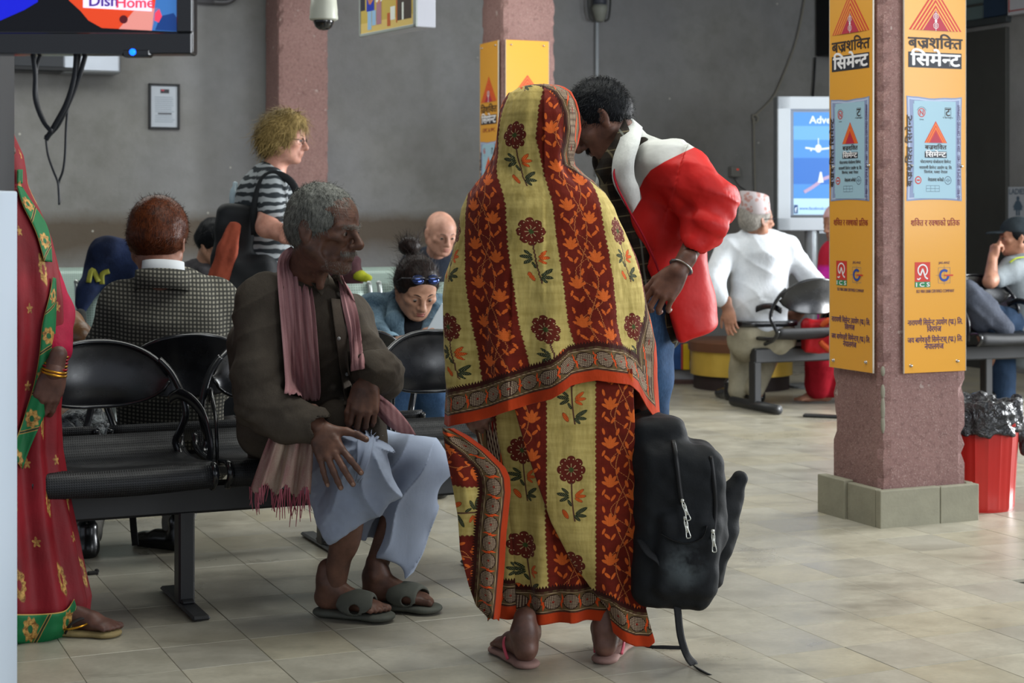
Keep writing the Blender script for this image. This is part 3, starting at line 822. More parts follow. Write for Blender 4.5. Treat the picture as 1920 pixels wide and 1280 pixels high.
def strand_mesh(V, Q, n, flow, length, width, seed=0, lift=.004, mask=None, curl=0.0, segs=4):
    """thin tapered hairs rooted on a hair surface, combed along flow(p, normal)"""
    r = np.random.default_rng(seed); A, B, C_, D_ = [V[Q[:, i]] for i in range(4)]
    N = np.cross(C_-A, D_-B); ar = np.linalg.norm(N, axis=1)+1e-12; N /= ar[:, None]
    w = ar.copy()
    if mask is not None: w *= mask((A+C_)/2)
    pk = r.choice(len(Q), n, p=w/w.sum()); u, v = r.random((2, n, 1))
    p = (A[pk]*(1-u)+B[pk]*u)*(1-v)+(D_[pk]*(1-u)+C_[pk]*u)*v; nn = N[pk]
    L = length*(.6+.7*r.random((n, 1))); P_ = [p-nn*.002]
    d = flow(p, nn); d = d-nn*(d*nn).sum(1, keepdims=True); d /= np.linalg.norm(d, axis=1, keepdims=True)+1e-9
    d = d+.28*r.normal(size=(n, 3)); d /= np.linalg.norm(d, axis=1, keepdims=True)
    for k in range(1, segs):
        q = k/(segs-1); P_.append(p+d*L*q+nn*lift*math.sin(math.pi*min(1, q*.8+.1))+curl*np.sin(q*5+r.random((n, 1))*6)*np.cross(d, nn))
        d = d+.15*r.normal(size=(n, 3))
    side = np.cross(nn, d); side /= np.linalg.norm(side, axis=1, keepdims=True)+1e-9
    Vs, Qs = [], []
    for k in range(segs):
        ww = width*(1-.75*k/(segs-1)); Vs += [P_[k]-side*ww/2, P_[k]+side*ww/2]
    for k in range(segs-1):
        a = np.arange(n); Qs.append(np.stack([a+2*k*n, a+(2*k+1)*n, a+(2*k+3)*n, a+(2*k+2)*n], 1))
    return np.concatenate(Vs), np.concatenate(Qs).astype(np.int32)
def hair_obj(s, name, m, parent, res=.004, n=1500, flow=None, length=.03, width=.0012, seed=1, disp=None, mask=None, lift=.003, curl=0.0):
    V, Q = s.mesh(res, disp, .02, 1); extra = []
    if n:
        fl_ = flow or (lambda p, nn: np.tile(np.array([[0, 0, -1.0]]), (len(p), 1)))
        a, b = strand_mesh(V, Q, n, fl_, length, width, seed, lift, mask, curl); extra = [(a, b, 0)]
    return link(name, join_np(name, [(V, Q, 0)]+extra, [m]), parent, True)
def hair_mat(name, c, c2, rough=.5, kind='Object', stretch=(1, 1, .25)):
    t = T('hair_'+name, rough, .12); n = t.noise(160, 3, .6, kind, stretch); n2 = t.noise(18, 3, .6)
    t.color(t.mix(t.ramp(n*.7+n2*.3, .35, .65), c, c2)); t.bump(n, .5, .003); return t.m
def crease(amp, d, freq, seed=0, warp=2.4, wf=5):
    d = np.array(Vector(d).normalized())
    return lambda p: -.62*amp*(1-2*np.abs(np.sin((p@d)*freq+warp*vnoise(p*wf, seed)))**.6)*np.clip(.35+vnoise(p*4+7, seed+1), 0, 1)
FX = (-.030, -.010, .010, .029)
def hand_prims(s, M, curl=((20, 30, 20),)*4, thumb=(35, 20, 15), spread=(0, 0, 0, 0), mirror=False, sz=1.0, wrist=True, thumb_out=0.5):
    """local y fingers, z back of the hand, thumb on +x (mirror: -x). origin at the wrist"""
    k0 = s.M; s.M = M @ Matrix.Scale(sz, 4); m = -1 if mirror else 1; tips = []
    kn = [(-.031, .078, -.002), (-.011, .086, .002), (.010, .087, .002), (.030, .081, -.001)]      # little .. index
    for i, kx in enumerate(kn):
        s.cone((m*kx[0]*.62, .012, 0), (m*kx[0], kx[1], kx[2]), .0135, .0108, k=.012)
    s.ell((0, .045, -.004), (.038, .044, .0125), k=.012)
    s.ell((m*.026, .035, -.008), (.016, .028, .013), k=.01)
    lens = ((.034, .021, .018), (.042, .027, .020), (.046, .029, .021), (.041, .025, .020)); rads = (.0080, .0093, .0095, .0093)
    for i, kx in enumerate(kn):
        p = Vector((m*kx[0], kx[1], kx[2])); yaw = math.radians(spread[i])*m; a = 0; d = None
        for j in range(3):
            a += math.radians(curl[i][j]); d = Vector((math.sin(yaw)*math.cos(a), math.cos(yaw)*math.cos(a), -math.sin(a)))
            q = p+d*lens[i][j]; r0 = rads[i]*(1-.07*j); s.cone(p, q, r0*1.04, r0*.93, k=.004); p = q
        tips.append((s.M@p, (s.M.to_3x3()@d).normalized(), s.M.to_3x3()@Vector((0, math.sin(a), math.cos(a))), rads[i]*sz))
    p = Vector((m*.024, .018, -.006)); a0 = math.radians(thumb[0])
    d = Vector((m*math.sin(a0)*.95, math.cos(a0), -.25*thumb_out)).normalized(); q = p+d*.044; s.cone(p, q, .0145, .0112, k=.012)
    for j, (L, r) in enumerate(((.033, .0100), (.026, .0092))):
        a0 -= math.radians(thumb[1+j]); d = Vector((m*math.sin(a0)*.95, math.cos(a0), -.3*thumb_out-.2*j)).normalized(); p = q; q = p+d*L; s.cone(p, q, r*1.05, r*.92, k=.005)
    tips.append((s.M@q, (s.M.to_3x3()@d).normalized(), (s.M.to_3x3()@Vector((m*.45, .1, .9))).normalized(), .009*sz))
    if wrist: s.cone((0, -.05, 0), (0, .015, 0), .026, .024, k=.015, flat=((0, 0, 1), .78))
    s.M = k0; return tips
def nails(tips, parent, color='b08d78', w=.0052):
    m = mat('nail_'+color, color, .3, var=0)
    for (p, d, up, r) in tips:
        b = MB(frame(p-d*.001+up.normalized()*r*.72, d, up)); b.sph((0, 0, 0), 1, 10, (w, .0068, .0022)); b.build('fingernail', m, parent, True, True)
def foot_prims(s, M, sz=1.0, toes=True, mirror=False):
    """origin under the heel on the sole, y towards the toes, z up"""
    k0 = s.M; s.M = M @ Matrix.Scale(sz, 4); m = -1 if mirror else 1
    s.ell((0, .018, .030), (.028, .034, .030), k=.015)
    s.cone((0, .03, .026), (m*.006, .14, .022), .026, .026, k=.02); s.ell((m*.004, .165, .018), (.043, .040, .018), k=.02)
    s.cone((0, .035, .075), (m*.004, .13, .035), .026, .018, k=.03); s.cone((0, .025, .05), (0, .028, .12), .027, .032, k=.03)
    for x in (-1, 1): s.ell((x*.033, .032, .078), (.009, .012, .012), k=.01)
    if toes:
        for i, (x, y, r) in enumerate(((.030, .215, .0115), (.010, .215, .0085), (-.007, .208, .008), (-.022, .199, .0075), (-.035, .188, .0075))):
            s.cone((m*x*.9, .175, .014), (m*x, y, .010), r*1.05, r, k=.006)
    s.M = k0
def ribbons(name, rows, m, parent, thick=.0012, uv=None, smooth=True):
    """cloth sheet from rows of points, given a little thickness"""
    n, k = len(rows), len(rows[0]); V = np.array([[tuple(p) for p in r] for r in rows], np.float32).reshape(-1, 3)
    I = np.arange(n*k).reshape(n, k); Q = np.stack([I[:-1, :-1], I[:-1, 1:], I[1:, 1:], I[1:, :-1]], -1).reshape(-1, 4)
    o = link(name, np_mesh(name, V, Q, [m], smooth), parent, True)
    if thick: md = o.modifiers.new('cloth', 'SOLIDIFY'); md.thickness = thick; md.offset = 0
    return o
def person(label, loc, group=None):
    return empty('person', loc, 0, label, 'person', group)
# ------------------------------------------------------------------ waiting benches
t = T('black_enamel', .22, .6); n = t.noise(9, 4, .6); n2 = t.noise(300, 2, .5)
t.color(t.mix(t.ramp(n, .35, .7), '0c0d10', '191a1e')); t.rough(t.ramp(n, .3, .75)*.2+.16); t.bump(n2, .06, .001); m_black = t.m
t = T('perforated_enamel', .4, .35); x, y, z = t.xyz('Object')
def dots(u, v, p, r): return ((((u/p).frac()-.5)*p).pw(2)+(((v/p).frac()-.5)*p).pw(2)).sqrt()-r
hole = dots(x, z*1.0, .007, .0021).step(.0006); n = t.noise(9, 3)
t.color(t.mix(hole*.45, t.mix(t.ramp(n, .35, .7), '0f1013', '1b1d21'), '000000')); t.rough(t.ramp(n, .3, .7)*.2+.38); t.bump(-hole, .8, .001); m_perf = t.m
m_tube = mat('black_tube', '14161a', .18, spec=.6, var=.2)
m_scuff = mat('worn_black_steel', '1d1e20', .45, var=.35, vscale=12, spec=.5)
def lens_back(b, w, zc, hh, y0, wrap, pw=2.4, n=22, m=10, th=.004):
    rows = []
    for side in (0, 1):
        R = []
        for j in range(m+1):
            row = []
            for i in range(n+1):
                s = -1+2*i/n; s = max(-.995, min(.995, s)); q = (1-abs(s)**pw)**.62; v = -1+2*j/m
                row.append(Vector((w*s, y0-wrap*s*s+.012*v+(th if side else 0)-.018*(1-v*v)*(1-s*s), zc+.015*(1-s*s)+v*hh*q)))
            R.append(row)
        rows.append(R)
    A, B = rows; ring = [A[0]]+A[1:]
    b.grid(A); b.grid([r[::-1] for r in B])
    return [A[m][i] for i in range(n+1)], [A[0][i] for i in range(n+1)]
def bench(origin, n0, count, pitch, label, face=1, group=None, post=(0,), arms=True, scale=1.0, foot_tube=False, w=.215, rz=G):
    """face=1: sitter looks towards the camera side (-y); origin on the floor under the beam"""
    e = empty('waiting_bench', origin, rz + (0 if face == 1 else math.pi), label, 'bench', group); e.scale = (scale,)*3
    x0, x1 = n0*pitch-.29, (n0+count-1)*pitch+.29
    b = MB(); b.box(((x0+x1)/2, 0, .335), (x1-x0, .07, .09), .008); b.build('beam', m_scuff, e)
    for px_ in post:
        b = MB(); b.box((px_, 0, .155), (.05, .07, .29), .006); lg = b.build('leg', m_scuff, e)
        b = MB()
        if foot_tube: b.cyl((px_, -.26, .035), (px_, .26, .035), .03, n=16)
        else:
            b.box((px_, 0, .014), (.055, .46, .014), .006); b.box((px_, 0, .026), (.04, .12, .012), .004)
        b.build('foot_bar', m_scuff, lg, smooth=foot_tube)
    for i in range(count):
        cx = (n0+i)*pitch; M = Matrix.Translation((cx, 0, 0))
        b = MB(M); rows = []
        for j, (y, z) in enumerate(((-.185, .395), (-.212, .402), (-.225, .425), (-.218, .452), (-.19, .466), (-.12, .458), (0, .446), (.12, .442), (.20, .452), (.235, .475), (.245, .51))):
            rows.append([Vector((-.26+.52*k/12, y, z-.010*math.sin(math.pi*k/12)*(1 if 0 < j < 9 else 0))) for k in range(13)])
        b.grid(rows); o = b.build('seat', m_perf, e, True); md = o.modifiers.new('s', 'SOLIDIFY'); md.thickness = .006
        for x in (-.262, .262):
            b = MB(M); b.tube([(x, .245, .50), (x, .2, .45), (x, 0, .44), (x, -.19, .462), (x, -.226, .43), (x, -.19, .392)], .011, 8, smooth=4); b.build('seat_rim', m_tube, e, True)
        b = MB(M); top, bot = lens_back(b, w, .685, .100, .272, .075); o = b.build('backrest', m_black, e, True)
        b = MB(M); b.tube([p+Vector((0, -.004, .002)) for p in top], .0085, 8); b.tube([p+Vector((0, -.004, -.002)) for p in bot], .006, 8); b.build('backrest_rim', m_tube, o, True)
        for sg in (-1, 1):
            b = MB(M)
            P_ = [(sg*(w-.03), .215, .745), (sg*(w+.008), .195, .70), (sg*(w+.035), .17, .635), (sg*(w+.045), .16, .575), (sg*(w+.03), .175, .52), (sg*(w+.02), .19, .48), (sg*(w+.035), .17, .44), (sg*(w+.035), .08, .41)]
            b.tube(P_, .012, 8, smooth=5); b.build('side_tube', m_tube, e, True)
        if arms:
            for sg in (-1, 1):
                b = MB(M)
                P_ = [(sg*.22, .215, .615), (sg*.235, .13, .640), (sg*.255, .03, .625), (sg*.268, -.06, .585), (sg*.275, -.105, .52), (sg*.272, -.10, .455), (sg*.262, -.08, .42)]
                b.tube(P_, .012, 8, flat=(.010, .036), smooth=5); b.build('armrest', m_tube, e, True)
    return e
OB = Vector((-1.0075, 5.25, 0))
bench(OB+D2*-.22, 0, 3, .57, 'black metal bench under the old man, its seats facing the photographer', post=(.22, 1.25), group=None)
bench(OB+D2*.12+D1*.70, -1, 4, .57, 'black metal bench behind the old man, holding the man in tweed', face=-1, post=(-.55, .9), arms=True)
OT = P(1487, 700, 10.42); OT.z = 0
bench(OT, -1, 2, .58, 'black bench with the man in the flowered cap on it', face=-1, post=(.27, ), foot_tube=True, rz=G)
OR_ = P(1870, 700, 10.6); OR_.z = 0
bench(OR_, 0, 2, .58, 'black bench behind the red bin by the dark doorway', face=1, post=(-.08, .9), rz=G-.1)
# pale perforated steel benches further back
t = T('pale_perforated_steel', .42, .5, .25); x, y, z = t.xyz('Object'); hole = dots(x, z, .012, .0036).step(.001)
t.color(t.mix(hole*.6, t.mix(t.ramp(t.noise(3, 3), .3, .7), '84968f', '97a79f'), '4c5a55')); m_pale = t.m
m_chr = mat('grey_tube', '9fa6a5', .28, metal=.6, var=.1)
def pale_bench(origin, n, label, rz=G):
    e = empty('waiting_bench', origin, rz, label, 'bench')
    b = MB(); b.box((0, .0, .34), (n*.56+.1, .05, .06), .006); b.build('beam', m_chr, e)
    for x in (-n*.2, n*.2): b = MB(); b.cyl((x, 0, 0.03), (x, 0, .33), .025, n=12); b.cyl((x, -.26, .02), (x, .26, .02), .018, n=10); b.build('leg', m_chr, e, True)
    for i in range(n):
        cx = (i-(n-1)/2)*.56; b = MB(Matrix.Translation((cx, 0, 0)))
        b.grid([[Vector((-.25+.5*k/6, y, z)) for k in range(7)] for (y, z) in ((-.24, .40), (-.25, .42), (-.22, .435), (0, .42), (.16, .425))]); o = b.build('seat', m_pale, e, True); o.modifiers.new('s', 'SOLIDIFY').thickness = .006
        b = MB(Matrix.Translation((cx, 0, 0)))
        b.grid([[Vector((-.25+.5*k/6, y, z)) for k in range(7)] for (y, z) in ((.18, .46), (.21, .56), (.235, .70), (.26, .82), (.275, .865), (.285, .855))]); o = b.build('backrest', m_pale, e, True); o.modifiers.new('s', 'SOLIDIFY').thickness = .006
        for sg in (-1, 1):
            b = MB(Matrix.Translation((cx, 0, 0))); b.tube([(sg*.255, -.24, .40), (sg*.255, -.2, .43), (sg*.255, .12, .425), (sg*.255, .19, .47), (sg*.255, .235, .70), (sg*.255, .268, .85), (sg*.255, .285, .865)], .012, 8, smooth=4); b.build('side_tube', m_chr, e, True)
    return e
b1 = P(215, 600, 8.15); b1.z = 0; b2 = P(745, 600, 7.95); b2.z = 0; b3 = P(120, 600, 9.2); b3.z = 0
pale_bench(b1-D1*.0+D2*.40, 2, 'pale green perforated steel bench with the blue bag hanging on it')
pale_bench(b2+D2*-.02, 2, 'pale perforated steel bench under the woman in denim')
pale_bench(b3+D1*.9+D2*-.1, 2, 'pale steel bench glimpsed above the brown leather sleeve')
# ------------------------------------------------------------------ the old man on the bench
from mathutils.bvhtree import BVHTree
def bvh_of(*obs):
    dg = bpy.context.evaluated_depsgraph_get(); V, F = [], []
    for o in obs:
        k = len(V); M = mat_of(o); V += [M@v.co for v in o.data.vertices]; F += [[i+k for i in p.vertices] for p in o.data.polygons]
    return BVHTree.FromPolygons(V, F)
CAMP = Vector((0, 0, HC))
def drape(bv, px, py, off, Yf):
    d = (P(px, py, 1.0)-CAMP).normalized(); h = bv.ray_cast(CAMP, d)
    if h[0] is None or abs(h[0].y-Yf) > .35: return P(px, py, Yf)
    n = h[1]; n = n if n.dot(d) < 0 else -n
    return h[0]-d*off*.6+n*off*.6
def strip(name, bv, edges, m, parent, cols=18, sub=5, off=.008, amp=.007, nf=4, seed=0, Yf=None, thick=.0015):
    """cloth strip between left and right pixel edges: (xl,yl,xr,yr,Y)"""
    L, _ = catmull([Vector((e[0], e[1], e[4])) for e in edges], 0, sub); R, _ = catmull([Vector((e[2], e[3], e[4])) for e in edges], 0, sub)
    rows = []; rr = random.Random(seed); ph = [rr.uniform(0, 6) for _ in range(4)]
    for i, (a, b_) in enumerate(zip(L, R)):
        row = []
        for k in range(cols+1):
            q = k/cols; c = a.lerp(b_, q); o = off+amp*(1+math.sin(q*nf*6.28+ph[0]+.25*math.sin(i*.12+ph[1])*3))*.5+amp*.4*math.sin(q*nf*2.3*6.28+ph[2]+i*.05)
            row.append(drape(bv, c.x, c.y, max(.003, o), c.z))
        rows.append(row)
    # relax depth along the strip
    for it in range(3):
        for i in range(1, len(rows)-1):
            for k in range(cols+1): rows[i][k] = rows[i][k]*.5+(rows[i-1][k]+rows[i+1][k])*.25
    return ribbons(name, rows, m, parent, thick)
def cloth_mat(name, c, c2=None, rough=.9, weave=260, wv=.25, sheen=.0, stretch=None, kind='Object'):
    t = T('cloth_'+name, rough, .15); n = t.noise(6, 4, .6, kind, stretch); w_ = t.noise(weave, 2, .5, kind)
    c2 = c2 or '%02x%02x%02x' % tuple(min(255, int(int(c[i:i+2], 16)*1.18)) for i in (0, 2, 4))
    t.color(t.mix(t.ramp(n*.75+w_*.25, .36, .64), c, c2)); t.bump(w_, wv, .001); t.bump(t.noise(15, 4, .6, kind, (1, 1, .5)), .45, .012); t.b.inputs['Sheen Weight'].default_value = sheen; return t.m
def slide(M, parent, m_sole, m_strap, kind='slide', strapc=None, sz=1.0, mirror=False):
    mm = -1 if mirror else 1; M = M @ Matrix.Scale(sz, 4)
    s = S(k=.01, M=M)
    s.cone((0, .02, -.004), (mm*.004, .10, -.004), .040, .036, flat=((0, 0, 1), .40), k=.02); s.cone((mm*.004, .10, -.004), (mm*.006, .185, -.004), .036, .052, flat=((0, 0, 1), .32), k=.02)
    s.plane(M.inverted()@Vector((0, 0, .003)), M.to_3x3().inverted()@Vector((0, 0, -1)), .002); s.plane((0, 0, .006), (0, 0, 1), .004)
    s.obj('sole', m_sole, parent, .0035)
    if kind == 'slide':
        s = S(k=.008, M=M); s.ell((0, .125, .022), (.053, .080, .046)); s.ell((0, .125, .014), (.047, .090, .040), op=1, k=.004)
        s.plane((0, .185, 0), (.25*mm, 1, .2)); s.plane((0, .062, 0), (0, -1, .25)); s.plane((0, 0, -.005), (0, 0, -1))
        s.ell((mm*-.045, .135, .022), (.02, .016, .013), op=1, k=.004); s.ell((mm*.045, .14, .022), (.02, .014, .012), op=1, k=.004)
        s.obj('strap', m_strap, parent, .0028)
    else:
        b = MB(M); b.tube([(mm*.018, .178, .0), (mm*.016, .172, .028), (mm*.036, .13, .050), (mm*.046, .085, .036), (mm*.040, .06, .0)], .0052, 8, smooth=5, flat=(.010, .004))
        b.tube([(mm*.018, .178, .0), (mm*.014, .172, .028), (mm*-.018, .13, .048), (mm*-.040, .09, .034), (mm*-.038, .065, .0)], .0052, 8, smooth=5, flat=(.010, .004)); b.build('strap', m_strap, parent, True, True)

e = person('old man in a dark shirt and pink scarf seated on the black bench', (-.65, 5.3, 0))
sk = skin('oldman', '6b4b3d', '49332a', .48)
HM = frame(P(607, 431, 5.0), dirv(65, -7), UP, 1.08)
ws = lambda d: (P(d[0], d[1], d[2]))
s = S(k=.02)
head_prims(s, HM, old=1.0, neck_to=P(572, 520, 5.14), jaw=1.03, nose=1.06)
HI = np.array(HM.inverted())
def wr(p):
    q = p@HI[:3, :3].T+HI[:3, 3]; x, y, z = q.T; f = np.clip((y-.02)/.04, 0, 1)
    a = np.clip(1-np.abs(z-.055)/.03, 0, 1)*np.sin(z*900)*.0007*f
    b_ = np.exp(-((np.abs(x)-.036-(.07-y)*.35)**2/.00003))*np.clip(1-np.abs(z+.05)/.03, 0, 1)*.0016
    c = np.clip(1-np.abs(z-.0)/.02, 0, 1)*np.sin((z-np.abs(x)*.4)*1100)*.0004*np.clip((np.abs(x)-.03)/.02, 0, 1)*f
    return a+b_+c+.0012*vnoise(p*60, 3)+.0005*vnoise(p*170, 5)
V1, Q1 = s.mesh(.0028, wr, .02, 1)
hv, hq = V1.copy(), Q1.copy()
JR = [P(492, 570, 5.04), P(488, 738, 5.0), P(598, 803, 4.93)]; JL = [P(652, 596, 5.26), P(712, 700, 5.18), P(697, 716, 5.06)]
KR, AR = P(688, 866, 5.0), P(626, 1102, 5.10); KL, AL = P(800, 862, 5.2), P(700, 1078, 5.22)
# near (his right) hand resting on the thigh
HR = frame(JR[2], (.42, -.42, -.72), (-.18, -.80, .42), 1.0)
s = S(k=.012); tr_ = hand_prims(s, HR, curl=((8, 20, 12), (6, 16, 10), (4, 14, 10), (2, 16, 12)), thumb=(58, 12, 10), spread=(-14, -5, 3, 12), mirror=True, sz=1.08, thumb_out=.2)
V2, Q2 = s.mesh(.0024, lambda p: .0006*vnoise(p*110, 2), .015)
HLm = frame(P(690, 716, 5.04), (-.10, -.35, -.93), (.22, -.93, .30), 1.0)
s = S(k=.012); tl_ = hand_prims(s, HLm, curl=((38, 40, 30), (32, 42, 30), (28, 40, 28), (24, 38, 26)), thumb=(20, 10, 20), spread=(-4, -1, 2, 4), mirror=False, sz=1.05)
V3, Q3 = s.mesh(.0026, lambda p: .0006*vnoise(p*110, 2), .015)
# trunk, arms, shins and feet
s = S(k=.03); f = dirv(38)
s.cone(P(565, 830, 5.4), P(580, 600, 5.17), .12, .13, flat=(f, .7)); s.cone(JR[0], JL[0], .055, .055); s.cone(P(572, 520, 5.14), P(578, 590, 5.17), .055, .09)
s.chain([JR[0], JR[1], JR[2]], [.045, .038, .028]); s.chain([JL[0], JL[1], JL[2]], [.045, .038, .028])
s.chain([P(548, 850, 5.38), KR+Vector((-.03, .02, 0)), AR], [.07, .045, .034]); s.chain([P(600, 850, 5.5), KL+Vector((-.04, .02, 0)), AL], [.07, .045, .034]); s.ell(KR.lerp(AR, .45)+Vector((-.01, .02, 0)), (.040, .042, .11))
s.ell(KL.lerp(AL, .4)+Vector((-.02, .02, 0)), (.040, .042, .11))
V4, Q4 = s.mesh(.006)
FR = frame(on_floor(600, 1157)+Vector((0, 0, .03)), (.93, -.36, 0), UP, .98); FLm = frame(on_floor(690, 1142)+Vector((0, 0, .03)), (.95, -.30, 0), UP, .98)
s = S(k=.02); foot_prims(s, FR, mirror=True); s.cone(AR, FR@Vector((0, .03, .09)), .034, .034); V5, Q5 = s.mesh(.0034)
s = S(k=.02); foot_prims(s, FLm, mirror=False); s.cone(AL, FLm@Vector((0, .03, .09)), .034, .034); V6, Q6 = s.mesh(.0034)
body = link('body', join_np('body', [(V1, Q1, 0), (V2, Q2, 0), (V3, Q3, 0), (V4, Q4, 0), (V5, Q5, 0), (V6, Q6, 0)], [sk]), e, True)
eyes(HM, e, '1a100c', (-.25, 0), brow=None); nails(tr_, e, '8d6e5c'); nails(tl_, e, '8d6e5c')
# hair, eyebrows, stubble
hm = hair_mat('grey', '3f403d', '85867f')
s = S(k=.012); hair_cap(s, HM, front=.048, low=-.004, thick=.004, back=-.045, fringe=.012)
HMr = np.array(HM.to_3x3().normalized())
def flow_old(p, nn):
    q = p@HI[:3, :3].T+HI[:3, 3]; d = np.stack([q[:, 0]*2, .5+0*q[:, 0], -1+0*q[:, 0]], 1); d[:, 1] = np.where(q[:, 2] > .07, 1.0, .25); return d@HMr.T
hair_obj(s, 'hair', hm, e, .0035, 5200, flow_old, .020, .0011, 3, lambda p: .0022*vnoise(p*90, 1)+.0014*vnoise(p*190, 4), lift=.004)
def local_mask(x0, x1, y0, y1, z0, z1, HIm=HI):
    def g(p):
        q = p@HIm[:3, :3].T+HIm[:3, 3]; return ((q[:, 0] > x0) & (q[:, 0] < x1) & (q[:, 1] > y0) & (q[:, 1] < y1) & (q[:, 2] > z0) & (q[:, 2] < z1)).astype(float)+1e-9
    return g
dn = lambda p, nn: np.tile(np.array([[.2, -.3, -1.0]]), (len(p), 1))
a1 = strand_mesh(hv, hq, 420, dn, .011, .0009, 1, .002, local_mask(-.03, .03, .075, .12, -.056, -.045))
a2 = strand_mesh(hv, hq, 900, dn, .007, .0008, 2, .0015, local_mask(-.05, .05, .02, .12, -.115, -.074))
a3 = strand_mesh(hv, hq, 300, lambda p, nn: np.tile(np.array([[.8, .3, .3]]), (len(p), 1)), .010, .0010, 3, .002, local_mask(-.048, .048, .06, .12, .012, .024))
hb = hair_mat('stubble', '6f6c66', 'a09c94')
link('stubble', join_np('stubble', [(*a1, 0), (*a2, 0), (*a3, 0)], [hb]), e, True)
# dark shirt
m_shirt = cloth_mat('oldshirt', '39332c', '4a433b', .85, 300, .2)
s = S(k=.035)
s.chain([P(560, 845, 5.42), P(570, 720, 5.30), P(576, 610, 5.18)], [.17, .162, .155], flat=(f, .78))
s.cone(P(500, 562, 5.05), P(645, 588, 5.24), .078, .070); s.cone(P(568, 530, 5.15), P(575, 580, 5.17), .075, .12, k=.04)
s.chain([P(492, 575, 5.04), P(486, 700, 5.0), P(497, 762, 4.99)], [.078, .078, .082], k=.03); s.chain([P(497, 762, 4.99), P(548, 785, 4.96), P(590, 795, 4.94)], [.078, .070, .060], k=.03)
s.cone(P(470, 640, 5.1), P(500, 800, 5.15), .07, .09); 
s.chain([P(652, 600, 5.25), P(698, 682, 5.20), P(716, 712, 5.16)], [.070, .062, .060], k=.03); s.chain([P(722, 705, 5.16), P(702, 698, 5.08), P(692, 690, 5.04)], [.060, .056, .046], k=.02)
s.cone(P(600, 835, 5.2), P(690, 830, 5.12), .075, .055); s.cone(P(690, 800, 5.12), P(705, 850, 5.06), .045, .03); s.ell(P(640, 800, 5.15), (.12, .08, .07))
s.ell(P(573, 512, 5.13), (.056, .062, .075), op=1, k=.01)
s.cone(JR[2], P(560, 788, 4.955), .036, .036, op=1, k=.006)
fo = folds(.013, 13, (.25, 0, 1), .3, 4, .8, .002); fe = folds(.012, 30, (1, .2, .3), .3, 9, .8)
cr1, cr2 = crease(.008, (.75, 0, .65), 34, 3), crease(.006, (-.5, .2, .85), 42, 9); ce = np.array(P(500, 760, 5.0)); cw = np.array(P(715, 690, 5.15))
def shirt_d(p):
    w = np.exp(-((p-ce)**2).sum(1)/.02)+np.exp(-((p-cw)**2).sum(1)/.012); return fo(p)+fe(p)*w*1.2+cr1(p)+cr2(p)
shirt = s.obj('shirt', m_shirt, e, .0045, shirt_d)
b = MB()
cN = P(574, 512, 5.12)
def collar(name, pts, m, parent, h=.05, w=.012): return None
m_coll = m_shirt
bvS = bvh_of(shirt)
# collar flaps and placket laid on the shirt
def flap(name, quads, m, off=.012, Yf=5.05, n=6, th=.003, bv=None):
    rows = []
    (a, b_, c, d) = [Vector((q[0], q[1], 0)) for q in quads]
    for j in range(n+1):
        rows.append([drape(bv or bvS, *(a.lerp(b_, i/n).lerp(d.lerp(c, i/n), j/n))[:2], off, Yf) for i in range(n+1)])
    return ribbons(name, rows, m, e, th)
ring = []
for k in range(13):
    a = -2.5+5.0*k/12; c = P(573, 515, 5.13); y_ = dirv(50); x_ = y_.cross(UP)
    ring.append((c+x_*math.sin(a)*.066-y_*math.cos(a)*.070+UP*(.012+.020*math.cos(a)), a))
rows = [[p+UP*(.030*q)+(c-p)*0.0 for (p, a) in ring] for q in (-1.2, -.3, .5, 1)]
ribbons('collar', rows, m_shirt, e, .003)
flap('collar_flap', [(553, 492), (600, 556), (612, 536), (568, 484)], m_shirt, .014)
flap('collar_flap', [(618, 520), (636, 556), (645, 545), (634, 506)], m_shirt, .014)
flap('placket', [(618, 560), (636, 562), (668, 760), (645, 762)], cloth_mat('placket', '4b433b', '5a5148'), .010, n=10)
for (x, y) in ((632, 632), (645, 700)): b = MB(frame(drape(bvS, x, y, .018, 5.0), UP, (0, -1, 0))); b.cyl((0, 0, -.001), (0, 0, .002), .0055, n=14); b.build('button', mat('shirt_button', '9a9a98', .3, var=0), e, True, True)
# pink scarf
t = T('scarf', .9, .1); x, y, z = t.xyz('Object'); n = t.noise(5, 4, .6); st = ((x*2.2+z*.3)*170).sin()*.5+.5; w_ = t.noise(300, 2)
t.color(t.mix(t.ramp(n*.6+w_*.2+st*.2, .3, .7), '8f6467', 'b58b8c')); t.bump(w_, .3, .001); t.bump(t.noise(26, 3, stretch=(1, 1, .2)), .3, .006); m_sc = t.m
t = T('scarf_end', .9, .1); x, y, z = t.xyz('Object'); n = t.noise(14, 3, .6, 'Object', (1, 1, .3)); w_ = t.noise(300, 2)
t.color(t.mix(t.ramp(n*.8+w_*.2, .35, .65), '8d5a5e', 'b7a593')); t.bump(w_, .3, .001); m_sc2 = t.m
strip('scarf', bvS, [(546, 462, 566, 478, 5.06), (521, 482, 574, 500, 5.03), (518, 540, 585, 560, 5.0), (523, 620, 593, 640, 4.98), (528, 700, 600, 718, 4.96), (531, 742, 601, 750, 4.94)], m_sc, e, 28, 5, .010, .012, 4, 2)
strip('scarf', bvS, [(630, 520, 640, 512, 5.1), (634, 560, 655, 556, 5.08), (648, 620, 674, 616, 5.1), (660, 670, 682, 668, 5.08), (664, 694, 686, 690, 5.04)], m_sc, e, 16, 5, .014, .010, 3, 5)
strip('scarf', bvS, [(693, 742, 706, 732, 5.08), (700, 770, 735, 756, 5.06), (722, 796, 765, 790, 5.04), (752, 812, 780, 815, 5.04)], m_sc, e, 10, 5, .008, .008, 2, 6)
